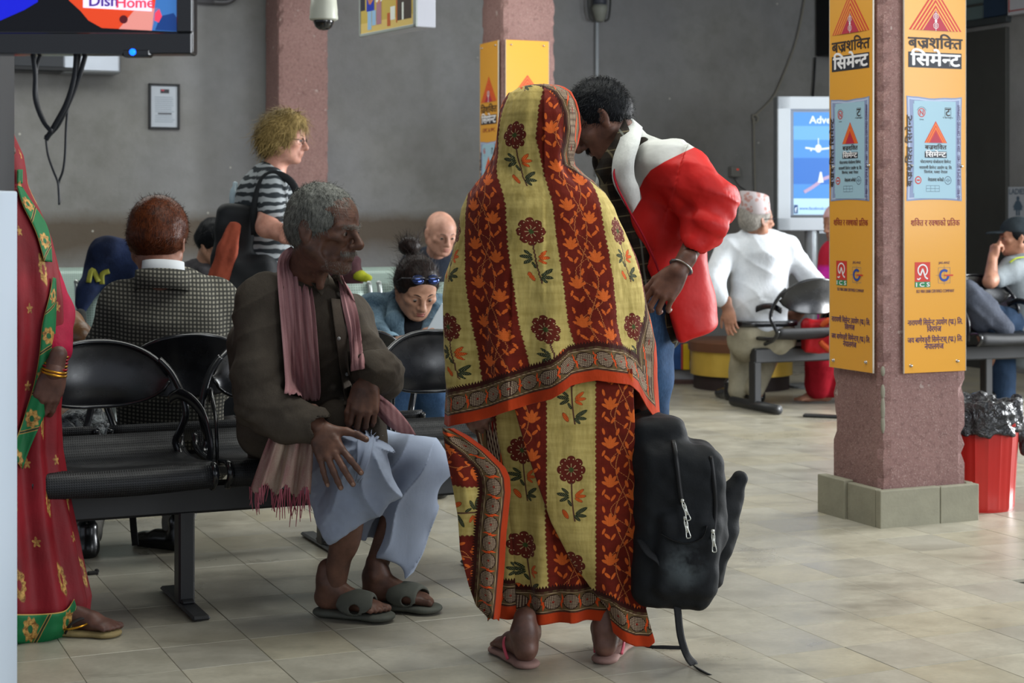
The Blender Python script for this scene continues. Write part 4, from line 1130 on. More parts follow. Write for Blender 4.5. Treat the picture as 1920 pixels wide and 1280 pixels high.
# lower end of the scarf and its fringe, hanging in front of the thigh
rowsE, rr = [], random.Random(4)
for j in range(22):
    q = j/21; xl = 512+(470-512)*q**.9; xr = 590-(8)*q; y0 = 802+(915-802)*q; row = []
    for k in range(31):
        u = k/30; px = xl+(xr-xl)*u; yy = y0+10*u*q+(10*math.sin(u*19)*q)
        row.append(P(px, yy, 4.965-.035*q+.020*math.sin(u*17+q*2)-.008*math.sin(u*41)))
    rowsE.append(row)
ribbons('scarf_end', rowsE, m_sc2, e, .002)
b = MB()
for k in range(46):
    u = k/45+rr.uniform(-.01, .01); p0 = rowsE[-1][min(30, max(0, int(u*30)))]; L = rr.uniform(.035, .085)*(1.15 if .4 < u else .8)
    sw = rr.uniform(-.012, .012); b.tube([p0+Vector((rr.uniform(-.004, .004), 0, .004)), p0+Vector((sw*.4, -.004, -L*.5)), p0+Vector((sw, rr.uniform(-.006, .006), -L))], [.0022, .0018, .0009], 5, smooth=3)
tag(b.build('fringe', cloth_mat('fringe', '8a3a4a', 'a4606a'), e, True, True), kind='stuff')
# pale blue lungi
t = T('lungi', .88, .12); n = t.noise(5, 4, .6); w_ = t.noise(280, 2); n2 = t.noise(1.7, 2, w=3)
t.color(t.mix(t.ramp(n*.5+n2*.5, .35, .65), '8690a5', 'a5b0c4')); t.bump(w_, .2, .001); t.bump(t.noise(20, 3, stretch=(1, 1, .4)), .25, .008); m_lun = t.m
s = S(k=.03)
s.cone(P(535, 862, 5.38), P(672, 862, 5.02), .098, .084)
s.cone(P(672, 872, 5.02), P(652, 985, 5.05), .088, .082, k=.03, flat=((0, 1, 0), .85)); s.cone(P(690, 872, 5.0), P(732, 965, 5.0), .065, .050, k=.04); s.cone(P(600, 880, 5.15), P(625, 960, 5.08), .075, .055, k=.04)
s.plane(P(703, 968, 5.0), (.56, 0, -.83), .012)
s2 = S(k=.03)
s2.cone(P(620, 850, 5.5), P(790, 868, 5.21), .10, .085); s2.cone(P(786, 872, 5.2), P(738, 1060, 5.22), .080, .066, k=.03, flat=((0, 1, 0), .9)); s2.cone(P(740, 900, 5.24), P(700, 1010, 5.26), .07, .07); s2.cone(P(806, 872, 5.2), P(756, 1080, 5.21), .045, .020, k=.03)
s2.plane(P(708, 1040, 5.2), (-.54, 0, -.84), .012)
s.cone(P(648, 965, 5.06), P(628, 1035, 5.09), .040, .058, op=1, k=.01); s2.cone(P(725, 985, 5.23), P(703, 1100, 5.24), .045, .058, op=1, k=.01)
c1 = np.array(P(690, 830, 4.95))
def ridge(x): return 2*np.abs(np.sin(x))**.7-1
def lun(p):
    d_ = p-c1; r = np.sqrt((d_**2).sum(1)); th = np.arctan2(-d_[:, 2], d_[:, 0])
    a = ridge(th*5.5+r*7+1.3*vnoise(p*7, 3))*.0125*np.clip((r-.02)/.07, 0, 1)*np.clip(1.5-r/.22, .25, 1)
    return a+.006*vnoise(p*np.array([20, 20, 9]), 6)+.0018*vnoise(p*70, 8)
def lun2(p):
    q = (p[:, 0]*.85-p[:, 2]*.42); return .0125*ridge(q*38+1.6*vnoise(p*6, 4))*np.clip((c1[2]+.02-p[:, 2])/.12, .15, 1)+.006*vnoise(p*np.array([20, 20, 9]), 6)
far_ = s2.mesh(.0042, lun2); 
lungi = s.obj('lungi', m_lun, e, .0042, lun, extra=[(far_[0], far_[1], 0)])
bvL = bvh_of(lungi)
strip('lungi_fold', bvL, [(672, 822, 700, 822, 4.93), (670, 850, 692, 858, 4.93), (668, 900, 676, 905, 4.95)], m_lun, e, 8, 5, .008, .006, 2, 3)
# rubber slides
m_rub = mat('slide_rubber', '55574f', .75, var=.25, vscale=30, bump=.2)
for M_, mi_, lab in ((FR, True, 0), (FLm, False, 1)):
    M2 = Matrix.Translation((0, 0, -.006)) @ M_
    slide(M2, e, m_rub, m_rub, 'slide', sz=1.04, mirror=mi_)
# ------------------------------------------------------------------ the woman in the patterned sari
def sari_material():
    t = T('sari_print', .92, .1); u, v, h = t.attr('su'), t.attr('sv'), t.attr('sh')
    def ell(x, y, cx, cy, a, b, rot=0.0):
        c, s = math.cos(math.radians(rot)), math.sin(math.radians(rot)); dx, dy = x-cx, y-cy
        p = (dx*(c/a)+dy*(s/a)); q = (dy*(c/b)-dx*(s/b)); return (p*p+q*q).sqrt()-1.0     # <0 inside, dimensionless
    PW = .272
    s = (u+.068).mod(PW)                                        # 0 .. cream .. .136 .. red .. .272
    sc = ((v*(math.pi/.0125)).sin().abs())*.0035
    cream = (s-.136+sc).step(.0006)*(-s+sc).step(.0006)
    edge = ((s-.136+sc).abs()-.0014).step(.0006).mx(((s-sc).abs()-.0014).step(.0006))
    wv = t.noise(60, 3, .6, stretch=(.12, .12, 1)); wv2 = t.noise(75, 3, .6, stretch=(1, 1, .12)); big = t.noise(3.5, 3, .6)
    creamc = t.mix(t.ramp(wv*.5+wv2*.5, .38, .62), '9d8a4c', 'bda966'); creamc = t.mix(t.ramp(big, .35, .7)*.35, creamc, 'a8934f')
    redc = t.mix(t.ramp(wv*.4+big*.6, .35, .65), '551a10', '6e2114')
    dotf = ((((u*(1/.0052)+v*(1/.0052)).frac()-.5).pw(2)+((u*(1/.0052)-v*(1/.0052)).frac()-.5).pw(2)).sqrt()-.21).step(.05)
    col = t.mix(cream, redc, creamc); col = t.mix(edge*.8, col, '5d2a1a')
    # flowers on the cream stripe
    x = s-.068; y = (v+.13).mod(.2575)-.17
    r = (x*x+y*y).sqrt(); th = y.atan2(x)
    pet = r-((th*4.0).cos().abs().pw(.33))*.0135-.0245
    flower = pet.step(.0009); hollow = (r-.0065).step(.001)
    vein = (((th*8.0).cos()-.75).gt(0))*(r.lt(.017))*(r.gt(.006))
    rim = ((pet+.0016).abs()-.0009).step(.0005)*.5
    fd = ((((th*(16/6.2832)).frac()-.5)*r*.39).pw(2)+((r-.029).pw(2))).sqrt()-.0014
    fl = flower*cream
    col = t.mix(fl, col, t.mix(rim, '5e2318', '3c120c')); col = t.mix(fl*vein*.75, col, 'b79d70'); col = t.mix(fl*fd.step(.0006), col, 'c9b384'); col = t.mix(fl*hollow, col, '3d4a24')
    stem = ((x-(y+.037)*(y+.037)*.9-.001).abs()-.0022).step(.0008)*y.lt(-.034)*y.gt(-.137)
    leaf = None
    for (cx, cy, a, b, rot) in ((-.022, -.066, .0165, .0052, -8), (-.018, -.078, .014, .0048, 25), (-.016, -.056, .012, .0042, -38), (.027, -.108, .018, .0054, 30), (.026, -.121, .015, .0048, -5), (.016, -.128, .011, .0045, -42), (-.004, -.088, .010, .004, -60)):
        e_ = ell(x, y, cx, cy, a, b, rot); leaf = e_ if leaf is None else leaf.mn(e_)
    org = None
    for (cx, cy, a, b, rot) in ((.022, -.060, .014, .0045, 38), (.025, -.070, .014, .0045, 5), (.020, -.080, .011, .004, -25), (-.015, -.118, .0135, .0058, -58)):
        e_ = ell(x, y, cx, cy, a, b, rot); org = e_ if org is None else org.mn(e_)
    col = t.mix(stem*cream, col, '54352a')
    lf = leaf.step(.1)*cream; col = t.mix(lf, col, '262e1c'); col = t.mix(lf*dotf*(leaf+.25).step(.1)*.8, col, 'a59a72')
    of = org.step(.1)*cream; col = t.mix(of, col, 'bf4a18'); col = t.mix(of*dotf*.7, col, 'e09a58'); col = t.mix(((org.abs()-.09).step(.05))*cream*.7, col, '6b2a14')
    # vines on the red stripe
    red = (1.0-cream)*(s-.139).gt(0)*(s-.269).lt(0)
    X0 = s-.204; vp = (v+.02).mod(.2575)*(1/.2575)
    xs = X0.abs(); side = X0.gt(0); yy = (v+side*.035).mod(.1030)-.0515
    wave = (vp*6.2832); dash = ((v*(1/.0042)).frac()-.3).gt(0)
    l1 = ((X0-wave.sin()*.020).abs()-.0011).step(.0006); l2 = ((X0+wave.sin()*.020-.003).abs()-.0011).step(.0006)
    l3 = ((X0-(wave*2.0+.8).sin()*.031).abs()-.0010).step(.0006)
    bud = None
    for (cx, cy, a, b, rot) in ((.032, .013, .0052, .0140, 0), (.024, .011, .0048, .0130, 34), (.040, .011, .0048, .0130, -34), (.019, .003, .0042, .0110, 64), (.045, .003, .0042, .0110, -64), (.032, -.001, .0105, .0068, 0), (.010, -.016, .0036, .0090, -35), (.050, -.020, .0034, .0085, 25), 
                               (.040, -.033, .0040, .0100, -48), (.024, -.036, .0036, .0100, 35), (.012, .036, .0040, .0100, 20), (.050, .038, .0036, .0090, -15)):
        e_ = ell(xs, yy, cx, cy, a, b, rot); bud = e_ if bud is None else bud.mn(e_)
    hat = ((((u*(1/.0034)).frac()-.5).pw(2)+((v*(1/.0034)).frac()-.5).pw(2)).sqrt()-.30).step(.08)
    col = t.mix(red*(l1.mx(l2).mx(l3))*dash*.85, col, 'd07f45')
    bf = bud.step(.12)*red; col = t.mix(bf, col, t.mix(hat*.75, 'bf4f1a', 'd9803f'))
    # woven border
    m_ = h.lt(.098); tooth = (h-.098-(((u*(1/.0075)).frac()-.5).abs())*.016).lt(0)*(h-.090).gt(0)
    col = t.mix(tooth, col, '35150f')
    bc = t.mix(t.ramp(wv2, .35, .65), '3d241a', '4c3324'); fr = (u*(1/.050)).frac(); fo_ = ((u*(1/.050)).floor().mod(2.0)); ux = (fr-.5)*.050
    hy = h-.058
    ov = ell(ux, hy, 0, 0, .0215, .0195, 0).mn(ell(ux, hy, .010, .004, .012, .014, 30)); lat = ((((u*(1/.0042)).frac()-.5).pw(2)+((h*(1/.0042)).frac()-.5).pw(2)).sqrt()-.34).step(.08)
    tri = ((((fr+.5).frac()-.5).abs()*.050)-((hy*(fo_*2-1)+.021)*.45)).step(.001)*(hy*(fo_*2-1)+.021).gt(0)*(hy*(fo_*2-1)-.004).lt(0)
    bc = t.mix(((h-.058).abs()-.023).step(.001), bc, '5c4a2f'); bc = t.mix(ov.step(.08), bc, t.mix(lat, '331b16', 'b09a7e')); bc = t.mix((ov.abs()-.06).step(.04), bc, '24120f'); bc = t.mix(((ux*ux+hy*hy).sqrt()-.003).step(.001), bc, '7c2014')
    bc = t.mix(tri*((1.0-ov.step(.05))), bc, 'c9491b')
    for hh in (.0345, .0825, .0965): bc = t.mix(((h-hh).abs()-.0010).step(.0005)*dash, bc, 'a8916f')
    bc = t.mix((((u*(1/.020)).frac()-.5).abs()-.25).gt(0)*(h-.085).gt(0)*.4, bc, '5b5230')
    col = t.mix((h-.090).lt(0), col, bc)
    col = t.mix((h-.0285).step(.001), col, t.mix(t.ramp(big, .35, .65), '9a3013', 'b23c17'))
    t.color(col); t.bump(wv*.5+wv2*.5, .4, .002); t.bump(t.noise(26, 3, .6, stretch=(1, 1, .5)), .4, .010); t.bump(t.noise(9, 3, .6, stretch=(1, 1, .45)), .35, .02)
    t.b.inputs['Sheen Weight'].default_value = .08
    return t.m
m_sari = sari_material()
YW = 4.56; ppm = FPX/YW
def interp(tab, x): a = np.array(tab, float); return np.interp(x, a[:, 0], a[:, 1:].T if False else a[:, 1])
e = person('woman seen from behind, draped head to ankle in a cream and rust floral sari', (.15, 4.66, 0))
ROW = [  # y, xL, xR, half depth
 (152, 1003, 1032, .02), (154, 990, 1048, .045), (158, 975, 1060, .065), (168, 958, 1074, .088), (185, 946, 1083, .104), (210, 938, 1089, .116), (240, 933, 1091, .12), (268, 930, 1087, .115), (290, 926, 1079, .104), (308, 920, 1080, .10),
 (325, 909, 1098, .105), (342, 893, 1119, .118), (362, 877, 1140, .132), (390, 865, 1158, .145), (430, 855, 1176, .155), (480, 842, 1196, .165), (520, 828, 1206, .172), (560, 821, 1213, .178), (620, 820, 1222, .182), (680, 822, 1231, .186), (760, 826, 1241, .19), (830, 828, 1246, .19)]
RA = np.array(ROW)
HEM = [(800, 808), (830, 806), (925, 775), (985, 754), (1030, 740), (1065, 716), (1112, 708), (1175, 719), (1206, 737), (1237, 786), (1243, 803), (1300, 812)]
UC = [(140, 985), (200, 968), (260, 962), (330, 975), (380, 990), (450, 998), (600, 1018), (690, 1043), (800, 1060)]
T1 = [(140, 84), (270, 86), (300, 96), (340, 120), (400, 138), (520, 122), (600, 104), (680, 92), (820, 88)]      # where the cloth's free edge lies round the body
nr, nc = 300, 340
ys = np.concatenate([152+.001+(600-152)*np.linspace(0, 1, 200)**1.15]); V = np.zeros((nr, nc, 3)); U = np.zeros((nr, nc)); VV = np.zeros((nr, nc)); HH = np.zeros((nr, nc))
HEMa = np.array(HEM, float)
rng = np.random.default_rng(2)
def rowgeo(y):
    xl, xr, b = [np.interp(y, RA[:, 0], RA[:, k]) for k in (1, 2, 3)]; return xl, xr, b
for j in range(nr):
    q = None
    for it in range(1):
        y0 = ys[j] if j < 200 else 600.0
        t1 = math.radians(np.interp(y0 if j < 200 else 600+2.0*(j-199), [a[0] for a in T1], [a[1] for a in T1]))
        th = np.linspace(math.radians(-175), t1, nc)
        xl, xr, b = rowgeo(y0); x = (xl+xr)/2+(xr-xl)/2*np.sin(th)
        if j < 200: yy = np.full(nc, y0)
        else:
            qq = (j-199)/(nr-200); yy = 600+(np.interp(x, HEMa[:, 0], HEMa[:, 1])-600)*qq
            for _ in range(3):
                XL = np.interp(yy, RA[:, 0], RA[:, 1]); XR = np.interp(yy, RA[:, 0], RA[:, 2]); x = (XL+XR)/2+(XR-XL)/2*np.sin(th); yy = 600+(np.interp(x, HEMa[:, 0], HEMa[:, 1])-600)*qq
            b = np.interp(yy, RA[:, 0], RA[:, 3])
    cyo = np.interp(yy, [150, 300, 380, 600, 800], [.02, .0, .0, .02, .0])
    wx = (x-960)/FPX*YW; wy = YW+.10+cyo-b*np.cos(th); V[j, :, 0] = wx; V[j, :, 1] = wy; V[j, :, 2] = HC+(HOR-yy)/FPX*YW
    d = np.sqrt(np.diff(wx)**2+np.diff(wy)**2); arc = np.concatenate([[0], np.cumsum(d)])
    ic = np.argmin(np.abs(x-np.interp(yy, [a[0] for a in UC], [a[1] for a in UC]))+(np.abs(th) > 1.5)*1e3)
    U[j] = arc-arc[ic]; VV[j] = -(yy-372)/ppm+.13-.26+.0+.0
    HH[j] = np.minimum(arc[-1]-arc+(.0 if y0 < 300 or j >= 200 else 0), np.where(j >= 200, (np.interp(x, HEMa[:, 0], HEMa[:, 1])-yy)/ppm, (np.interp(x, HEMa[:, 0], HEMa[:, 1])-yy)/ppm))
Vf = V.reshape(-1, 3)
cen = np.array([(1020-960)/FPX*YW, YW+.12, 0]); out = Vf-cen; out[:, 2] = 0; out /= np.linalg.norm(out, axis=1, keepdims=True)+1e-9
py_ = HOR-(Vf[:, 2]-HC)*FPX/YW
low = np.clip((py_-420)/300, 0, 1); neck = np.exp(-((py_-318)/26)**2); hood = np.clip((300-py_)/60, 0, 1)
ang = np.arctan2(out[:, 0], -out[:, 1])
disp = .011*low*np.sin(ang*9+1.1*vnoise(Vf*3, 2)*2)+.010*vnoise(np.stack([ang*3.2, Vf[:, 2]*3.5, 0*ang], 1), 4)*(1-hood*.5)+.0045*neck*vnoise(np.stack([ang*4, Vf[:, 2]*30+ang*4, 0*ang], 1), 5)
disp += .007*hood*vnoise(np.stack([ang*5, Vf[:, 2]*5, 0*ang+3], 1), 6)+.005*vnoise(Vf*np.array([13, 13, 8]), 7)+.0018*vnoise(Vf*np.array([40, 40, 26]), 8)
di = np.exp(-((Vf[:, 0]-.13)**2)/.006)*np.clip((py_-640)/60, 0, 1); disp += .02*di
Vf = Vf+out*disp[:, None]
I = np.arange(nr*nc).reshape(nr, nc); Q = np.stack([I[:-1, :-1], I[1:, :-1], I[1:, 1:], I[:-1, 1:]], -1).reshape(-1, 4)
o = link('sari_drape', np_mesh('sari_drape', Vf, Q, [m_sari], True, None, {'su': U.ravel(), 'sv': VV.ravel(), 'sh': HH.ravel()}), e, True)
md = o.modifiers.new('cloth', 'SOLIDIFY'); md.thickness = .002; md.offset = -1

def sheet(name, nrow, ncol, f, parent=e, m=m_sari):
    V, A = [], []
    for j in range(nrow):
        for i in range(ncol):
            p, u, v, h = f(i/(ncol-1), j/(nrow-1)); V.append(tuple(p)); A.append((u, v, h))
    A = np.array(A); I = np.arange(nrow*ncol).reshape(nrow, ncol); Q = np.stack([I[:-1, :-1], I[1:, :-1], I[1:, 1:], I[:-1, 1:]], -1).reshape(-1, 4)
    o = link(name, np_mesh(name, V, Q, [m], True, None, {'su': A[:, 0], 'sv': A[:, 1], 'sh': A[:, 2]}), parent, True)
    md = o.modifiers.new('cloth', 'SOLIDIFY'); md.thickness = .002; md.offset = -1; return o
ip = lambda y, tab: float(np.interp(y, [a[0] for a in tab], [a[1] for a in tab]))
n1 = lambda a, b_, c, s_: float(vnoise(np.array([[a, b_, c]]), s_)[0])
# skirt, under layer (wraps the legs)
SL = [(660, 870), (800, 902), (900, 925), (1000, 942), (1100, 952), (1160, 962), (1200, 966)]; SR = [(660, 1185), (900, 1186), (1000, 1186), (1100, 1178), (1200, 1170)]
HM1 = [(940, 1178), (1000, 1176), (1060, 1168), (1110, 1166), (1240, 1172)]
def under(i, j):
    th = math.radians(-170+340*i); y = 660+510*j; xl, xr = ip(y, SL), ip(y, SR); x = (xl+xr)/2+(xr-xl)/2*math.sin(th)
    hy = ip(x, HM1); y = 660+(hy-660)*j; b = .145-.02*j
    fo_ = .012*math.sin(th*11+1.5*math.sin(y*.006))*(j*.8+.2)+.006*n1(th*3, y*.01, 0, 3)
    X_ = (x-960)/FPX*YW; p = Vector((X_+fo_*math.sin(th), YW+.13-(b+fo_)*math.cos(th), HC+(HOR-y)/FPX*YW))
    u = (x-(975+(y-800)*.035))/ppm*1.05; return p, u, -(y-965)/ppm-.13, (hy-y)/ppm
sheet('sari_skirt', 120, 260, under)
# skirt, over layer with the diagonal free fold
FE = [(690, 905), (745, 958), (800, 972), (850, 985), (930, 1010), (1000, 1033), (1080, 1072), (1130, 1108), (1165, 1140), (1210, 1150)]
SR2 = [(690, 1185), (800, 1190), (950, 1190), (1050, 1193), (1100, 1202), (1150, 1214), (1200, 1226), (1215, 1227)]
HM2 = [(900, 1160), (1100, 1170), (1145, 1180), (1165, 1194), (1190, 1205), (1215, 1207), (1230, 1196)]
def over(i, j):
    y = 690+515*j; xl, xr = ip(y, FE), ip(y, SR2); q = i/.8
    if q <= 1: x = xl+(xr-xl)*q; b = .150+.022*math.sin(q*math.pi)**.6*(1-.35*q)
    else: x = xr-(q-1)*40; b = .150-(q-1)*.75
    hy = ip(x, HM2); y = 690+(hy-690)*j
    fo_ = .006*math.sin(q*9+y*.004)*(.4+j*.6)+.004*n1(q*5, y*.012, 2, 5)
    if 0 <= q <= 1: b += fo_+.012*math.exp(-(q*14)**2)*0
    if q > 1: x += math.sin((q-1)*6)*6
    p = Vector(((x-960)/FPX*YW, YW+.13-b, HC+(HOR-y)/FPX*YW)); return p, (x-(1070+(y-800)*.0))/ppm*1.0+0.0, -(y-815)/ppm-.13, (hy-y)/ppm
sheet('sari_pleat', 150, 170, over)
# loose end falling from the left forearm
FLt = [(800, 829), (840, 836), (870, 843), (960, 860), (1020, 864), (1090, 880), (1130, 893), (1155, 915)]
FRt = [(800, 850), (815, 880), (840, 915), (872, 948), (890, 956), (915, 958), (990, 950), (1060, 946), (1120, 941), (1150, 938), (1165, 935)]
def flap_(i, j):
    y = 800+362*j; xl, xr = ip(y, FLt), ip(y, FRt); x = xl+(xr-xl)*i; y2 = y-8*math.sin(i*3.14)*j
    b = .165+.030*math.sin(i*math.pi)+.012*math.sin(i*9+j*3)+.01*n1(i*4, j*6, 1, 3)
    p = Vector(((x-960)/FPX*YW, YW+.10-b*(.7+.3*math.sin(j*3.14)), HC+(HOR-y2)/FPX*YW)); h = (xr-x)/ppm*1.05+.012
    return p, (y-948-12*i)/ppm, (x-880)/ppm+.21, h
sheet('sari_loose_end', 130, 90, flap_)
def inner(i, j):
    y = 770+400*j; xl, xr = ip(y, [(770, 880), (870, 905), (1000, 925), (1170, 925)]), ip(y, [(770, 960), (1000, 990), (1170, 985)])
    x = xl+(xr-xl)*i; p = Vector(((x-960)/FPX*YW, YW+.06+.01*math.sin(i*8+j), HC+(HOR-y)/FPX*YW)); hy = 1165; return p, (x-975)/ppm, -(y-965)/ppm-.13, min((hy-y)/ppm, .2) if y > 900 else .03+.06*i+.0
sheet('sari_inner_fold', 70, 30, inner)
# body: legs and feet, arms, head inside the hood
sks = skin('sariwoman', '6b4c40', '4c342b', .45)
HMs = frame(P(1020, 246, 4.695), dirv(128, -14), UP, .80)
s = S(k=.02); head_prims(s, HMs, neck_to=P(1000, 350, 4.68)); Va, Qa = s.mesh(.006)
hl, tl = on_floor(992, 1256)+Vector((0, .0, .022)), None
F1 = frame(hl, (-.40, .91, 0), UP, .93); F2 = frame(on_floor(1131, 1247)+Vector((0, 0, .022)), (.30, .95, 0), UP, .93)
s = S(k=.025); A1, A2 = P(990, 1185, 4.60), P(1136, 1183, 4.63)
foot_prims(s, F1, mirror=False); foot_prims(s, F2, mirror=True)
s.chain([F1@Vector((0, .03, .08)), A1, P(990, 1090, 4.70), P(990, 950, 4.70)], [.031, .030, .038, .045]); s.chain([F2@Vector((0, .03, .08)), A2, P(1128, 1090, 4.72), P(1115, 950, 4.72)], [.031, .030, .038, .045])
Vb, Qb = s.mesh(.004, lambda p: .0009*vnoise(p*55, 2))
s = S(k=.04); s.cone(P(1030, 640, 4.66), P(1020, 430, 4.66), .11, .12); s.cone(P(930, 420, 4.66), P(1110, 420, 4.66), .05, .05); s.cone(P(1000, 350, 4.68), P(1005, 410, 4.66), .05, .06)
s.cone(P(1030, 640, 4.68), P(995, 950, 4.71), .10, .045); s.cone(P(1030, 640, 4.68), P(1110, 950, 4.72), .10, .045)
s.chain([P(1120, 425, 4.66), P(1160, 590, 4.7), P(1205, 745, 4.70)], [.045, .038, .028]); s.chain([P(925, 425, 4.66), P(885, 600, 4.68), P(880, 740, 4.62)], [.045, .038, .028])
HB = frame(P(1205, 748, 4.70), (.15, .1, -1), (.3, -1, 0), .92); hand_prims(s, HB, curl=((60, 60, 40),)*4, thumb=(20, 30, 30), mirror=True)
HB2 = frame(P(880, 742, 4.62), (.35, -.1, -.9), (-.3, -1, 0), .92); hand_prims(s, HB2, curl=((50, 50, 40),)*4, thumb=(20, 30, 30), mirror=False)
Vc, Qc = s.mesh(.006)
link('body', join_np('body', [(Va, Qa, 0), (Vb, Qb, 0), (Vc, Qc, 0)], [sks]), e, True)
s = S(k=.012); hair_cap(s, HMs, thick=.004); hair_obj(s, 'hair', hair_mat('black', '0c0a0a', '241d1a'), e, .006, 0)
m_fs, m_fst = mat('flipflop_foam', '8a6b62', .8, var=.2), mat('flipflop_pink', 'c04a5c', .5, var=.1)
for M_, mi_ in ((F1, False), (F2, True)): slide(Matrix.Translation((0, 0, -.004)) @ M_ , e, m_fs, m_fst, 'thong', sz=1.0, mirror=mi_)

# ------------------------------------------------------------------ black backpack held at her side
bp = empty('backpack', P(1262, 970, 4.6), 0, 'worn black backpack hanging beside the patterned sari, dusty near its bottom', 'backpack')
t = T('bag_nylon', .75, .25); n = t.noise(220, 2); n2 = t.noise(8, 4, .65, w=3); x, y, z = t.xyz('Object')
lo_ = P(1285, 1060, 4.45); r_ = (((x-lo_.x)*(1/.055)).pw(2)+((z-lo_.z)*(1/.06)).pw(2)).sqrt()
c_ = t.mix(t.ramp(n2, .3, .7), '0b0d0f', '15181b'); t.color(t.mix(t.ramp(n2, .48, .62)*(1.25-r_).sat()*.55, c_, '5a6264')); t.bump(n, .4, .001); t.bump(t.noise(18, 3), .3, .008); m_bag = t.m
m_web = mat('black_webbing', '101113', .8, var=.2, bump=.3, bscale=300)
s = S(k=.04); RB = Euler((0, math.radians(3), 0)).to_matrix()
s.box(P(1262, 985, 4.58), (.065, .055, .165), rot=RB, rnd=.045); s.box(P(1232, 870, 4.62), (.040, .05, .09), rnd=.04); s.cone(P(1222, 850, 4.63), P(1212, 790, 4.66), .055, .035); s.box(P(1285, 1035, 4.52), (.055, .030, .085), rot=RB, rnd=.03, k=.012)
s.box(P(1300, 930, 4.58), (.035, .05, .10), rot=Euler((0, -.15, 0)).to_matrix(), rnd=.04)
bagd = lambda p: .010*vnoise(p*np.array([12, 12, 8]), 3)+.0035*vnoise(p*34, 4)
bag = s.obj('bag_body', m_bag, bp, .0048, bagd)
s = S(k=.02)      # the stiff back panel splaying out to the right
s.cone(P(1345, 1085, 4.60), P(1352, 960, 4.60), .022, .028, flat=((.9, 0, .3), .8)); s.chain([P(1330, 1100, 4.6), P(1355, 1030, 4.6), P(1388, 900, 4.62)], [.020, .024, .014], k=.02)
s.chain([P(1335, 1075, 4.60), P(1350, 1000, 4.62), P(1362, 940, 4.62), P(1385, 898, 4.62)], [.028, .038, .032, .014], k=.03); s.cone(P(1310, 980, 4.6), P(1385, 893, 4.62), .022, .010, k=.03)
s.obj('back_panel', m_bag, bp, .0048, bagd)
bvB = bvh_of(bag)
b = MB(); b.tube([drape(bvB, x, y, .004, 4.5) for x, y in ((1262, 826), (1268, 860), (1274, 910), (1279, 945))], .0035, 6, smooth=4, flat=(.012, .003)); b.build('zipper', mat('zip_tape', '070708', .5, var=0), bp, True, True)
b = MB(); b.tube([drape(bvB, x, y, .004, 4.5) for x, y in ((1332, 855), (1338, 900), (1341, 960), (1336, 1010))], .0035, 6, smooth=4, flat=(.010, .003)); b.build('zipper', mat('zip_tape', '070708', .5, var=0), bp, True, True)
b = MB(); b.tube([drape(bvB, x, y, .004, 4.5) for x, y in ((1240, 1000), (1262, 1012), (1290, 1018), (1316, 1008), (1325, 985))], .0035, 6, smooth=4, flat=(.008, .003)); b.build('pocket_seam', mat('zip_tape', '070708', .5, var=0), bp, True, True)
m_zip = mat('zip_pull_steel', 'c8c8be', .3, metal=.7, var=0)
for (x0, y0, x1, y1) in ((1279, 938, 1291, 974), (1284, 972, 1291, 1006), (1335, 995, 1337, 1031)):
    a, c = drape(bvB, x0, y0, .012, 4.47), drape(bvB, x1, y1, .014, 4.47)
    b = MB(); b.box(a, (.009, .006, .010), .002); d = c-a; u_ = d.normalized(); w_ = u_.cross(Vector((0, -1, 0))).normalized()
    b.tube([a, a+d*.25+w_*.004, a+d*.6+w_*.003, c+w_*.0055, c+u_*.003, c-w_*.0055, a+d*.6-w_*.003, a+d*.25-w_*.004], .0014, 6, closed=True, smooth=3); b.tube([a+d*.2, a+d*.78], .0022, 6); b.build('zipper_pull', m_zip, bp, True, True)
fz = lambda x, y: on_floor(x, y)+Vector((0, 0, .004))
b = MB(); b.tube([P(1262, 1105, 4.52), P(1270, 1140, 4.50), P(1276, 1190, 4.49), P(1288, 1228, 4.48), fz(1302, 1248), fz(1318, 1260), fz(1334, 1268)], .006, 8, smooth=6, flat=(.022, .0025)); b.build('strap', m_web, bp, True, True)
b = MB(); b.tube([P(1215, 1090, 4.66), P(1203, 1150, 4.66), fz(1197, 1209)+Vector((0, 0, .02)), fz(1215, 1217), fz(1245, 1219), fz(1281, 1220)], .006, 8, smooth=6, flat=(.020, .0025)); b.build('strap', m_web, bp, True, True)
b = MB(); b.tube([P(1200, 1010, 4.5), P(1215, 1035, 4.47), P(1238, 1055, 4.47), P(1245, 1100, 4.5)], .006, 8, smooth=6, flat=(.024, .003)); b.build('strap', m_web, bp, True, True)
b = MB(frame(P(1229, 1045, 4.462), (.6, 0, -.7), (0, -1, 0))); b.box((0, 0, 0), (.030, .024, .005), .002); b.build('buckle', mat('buckle_plastic', '24272a', .35, var=0), bp)
b = MB(); b.tube([P(1190, 790, 4.66), P(1203, 762, 4.70), P(1222, 778, 4.68), P(1232, 815, 4.64)], .009, 8, smooth=5); b.build('grab_handle', m_web, bp, True, True)
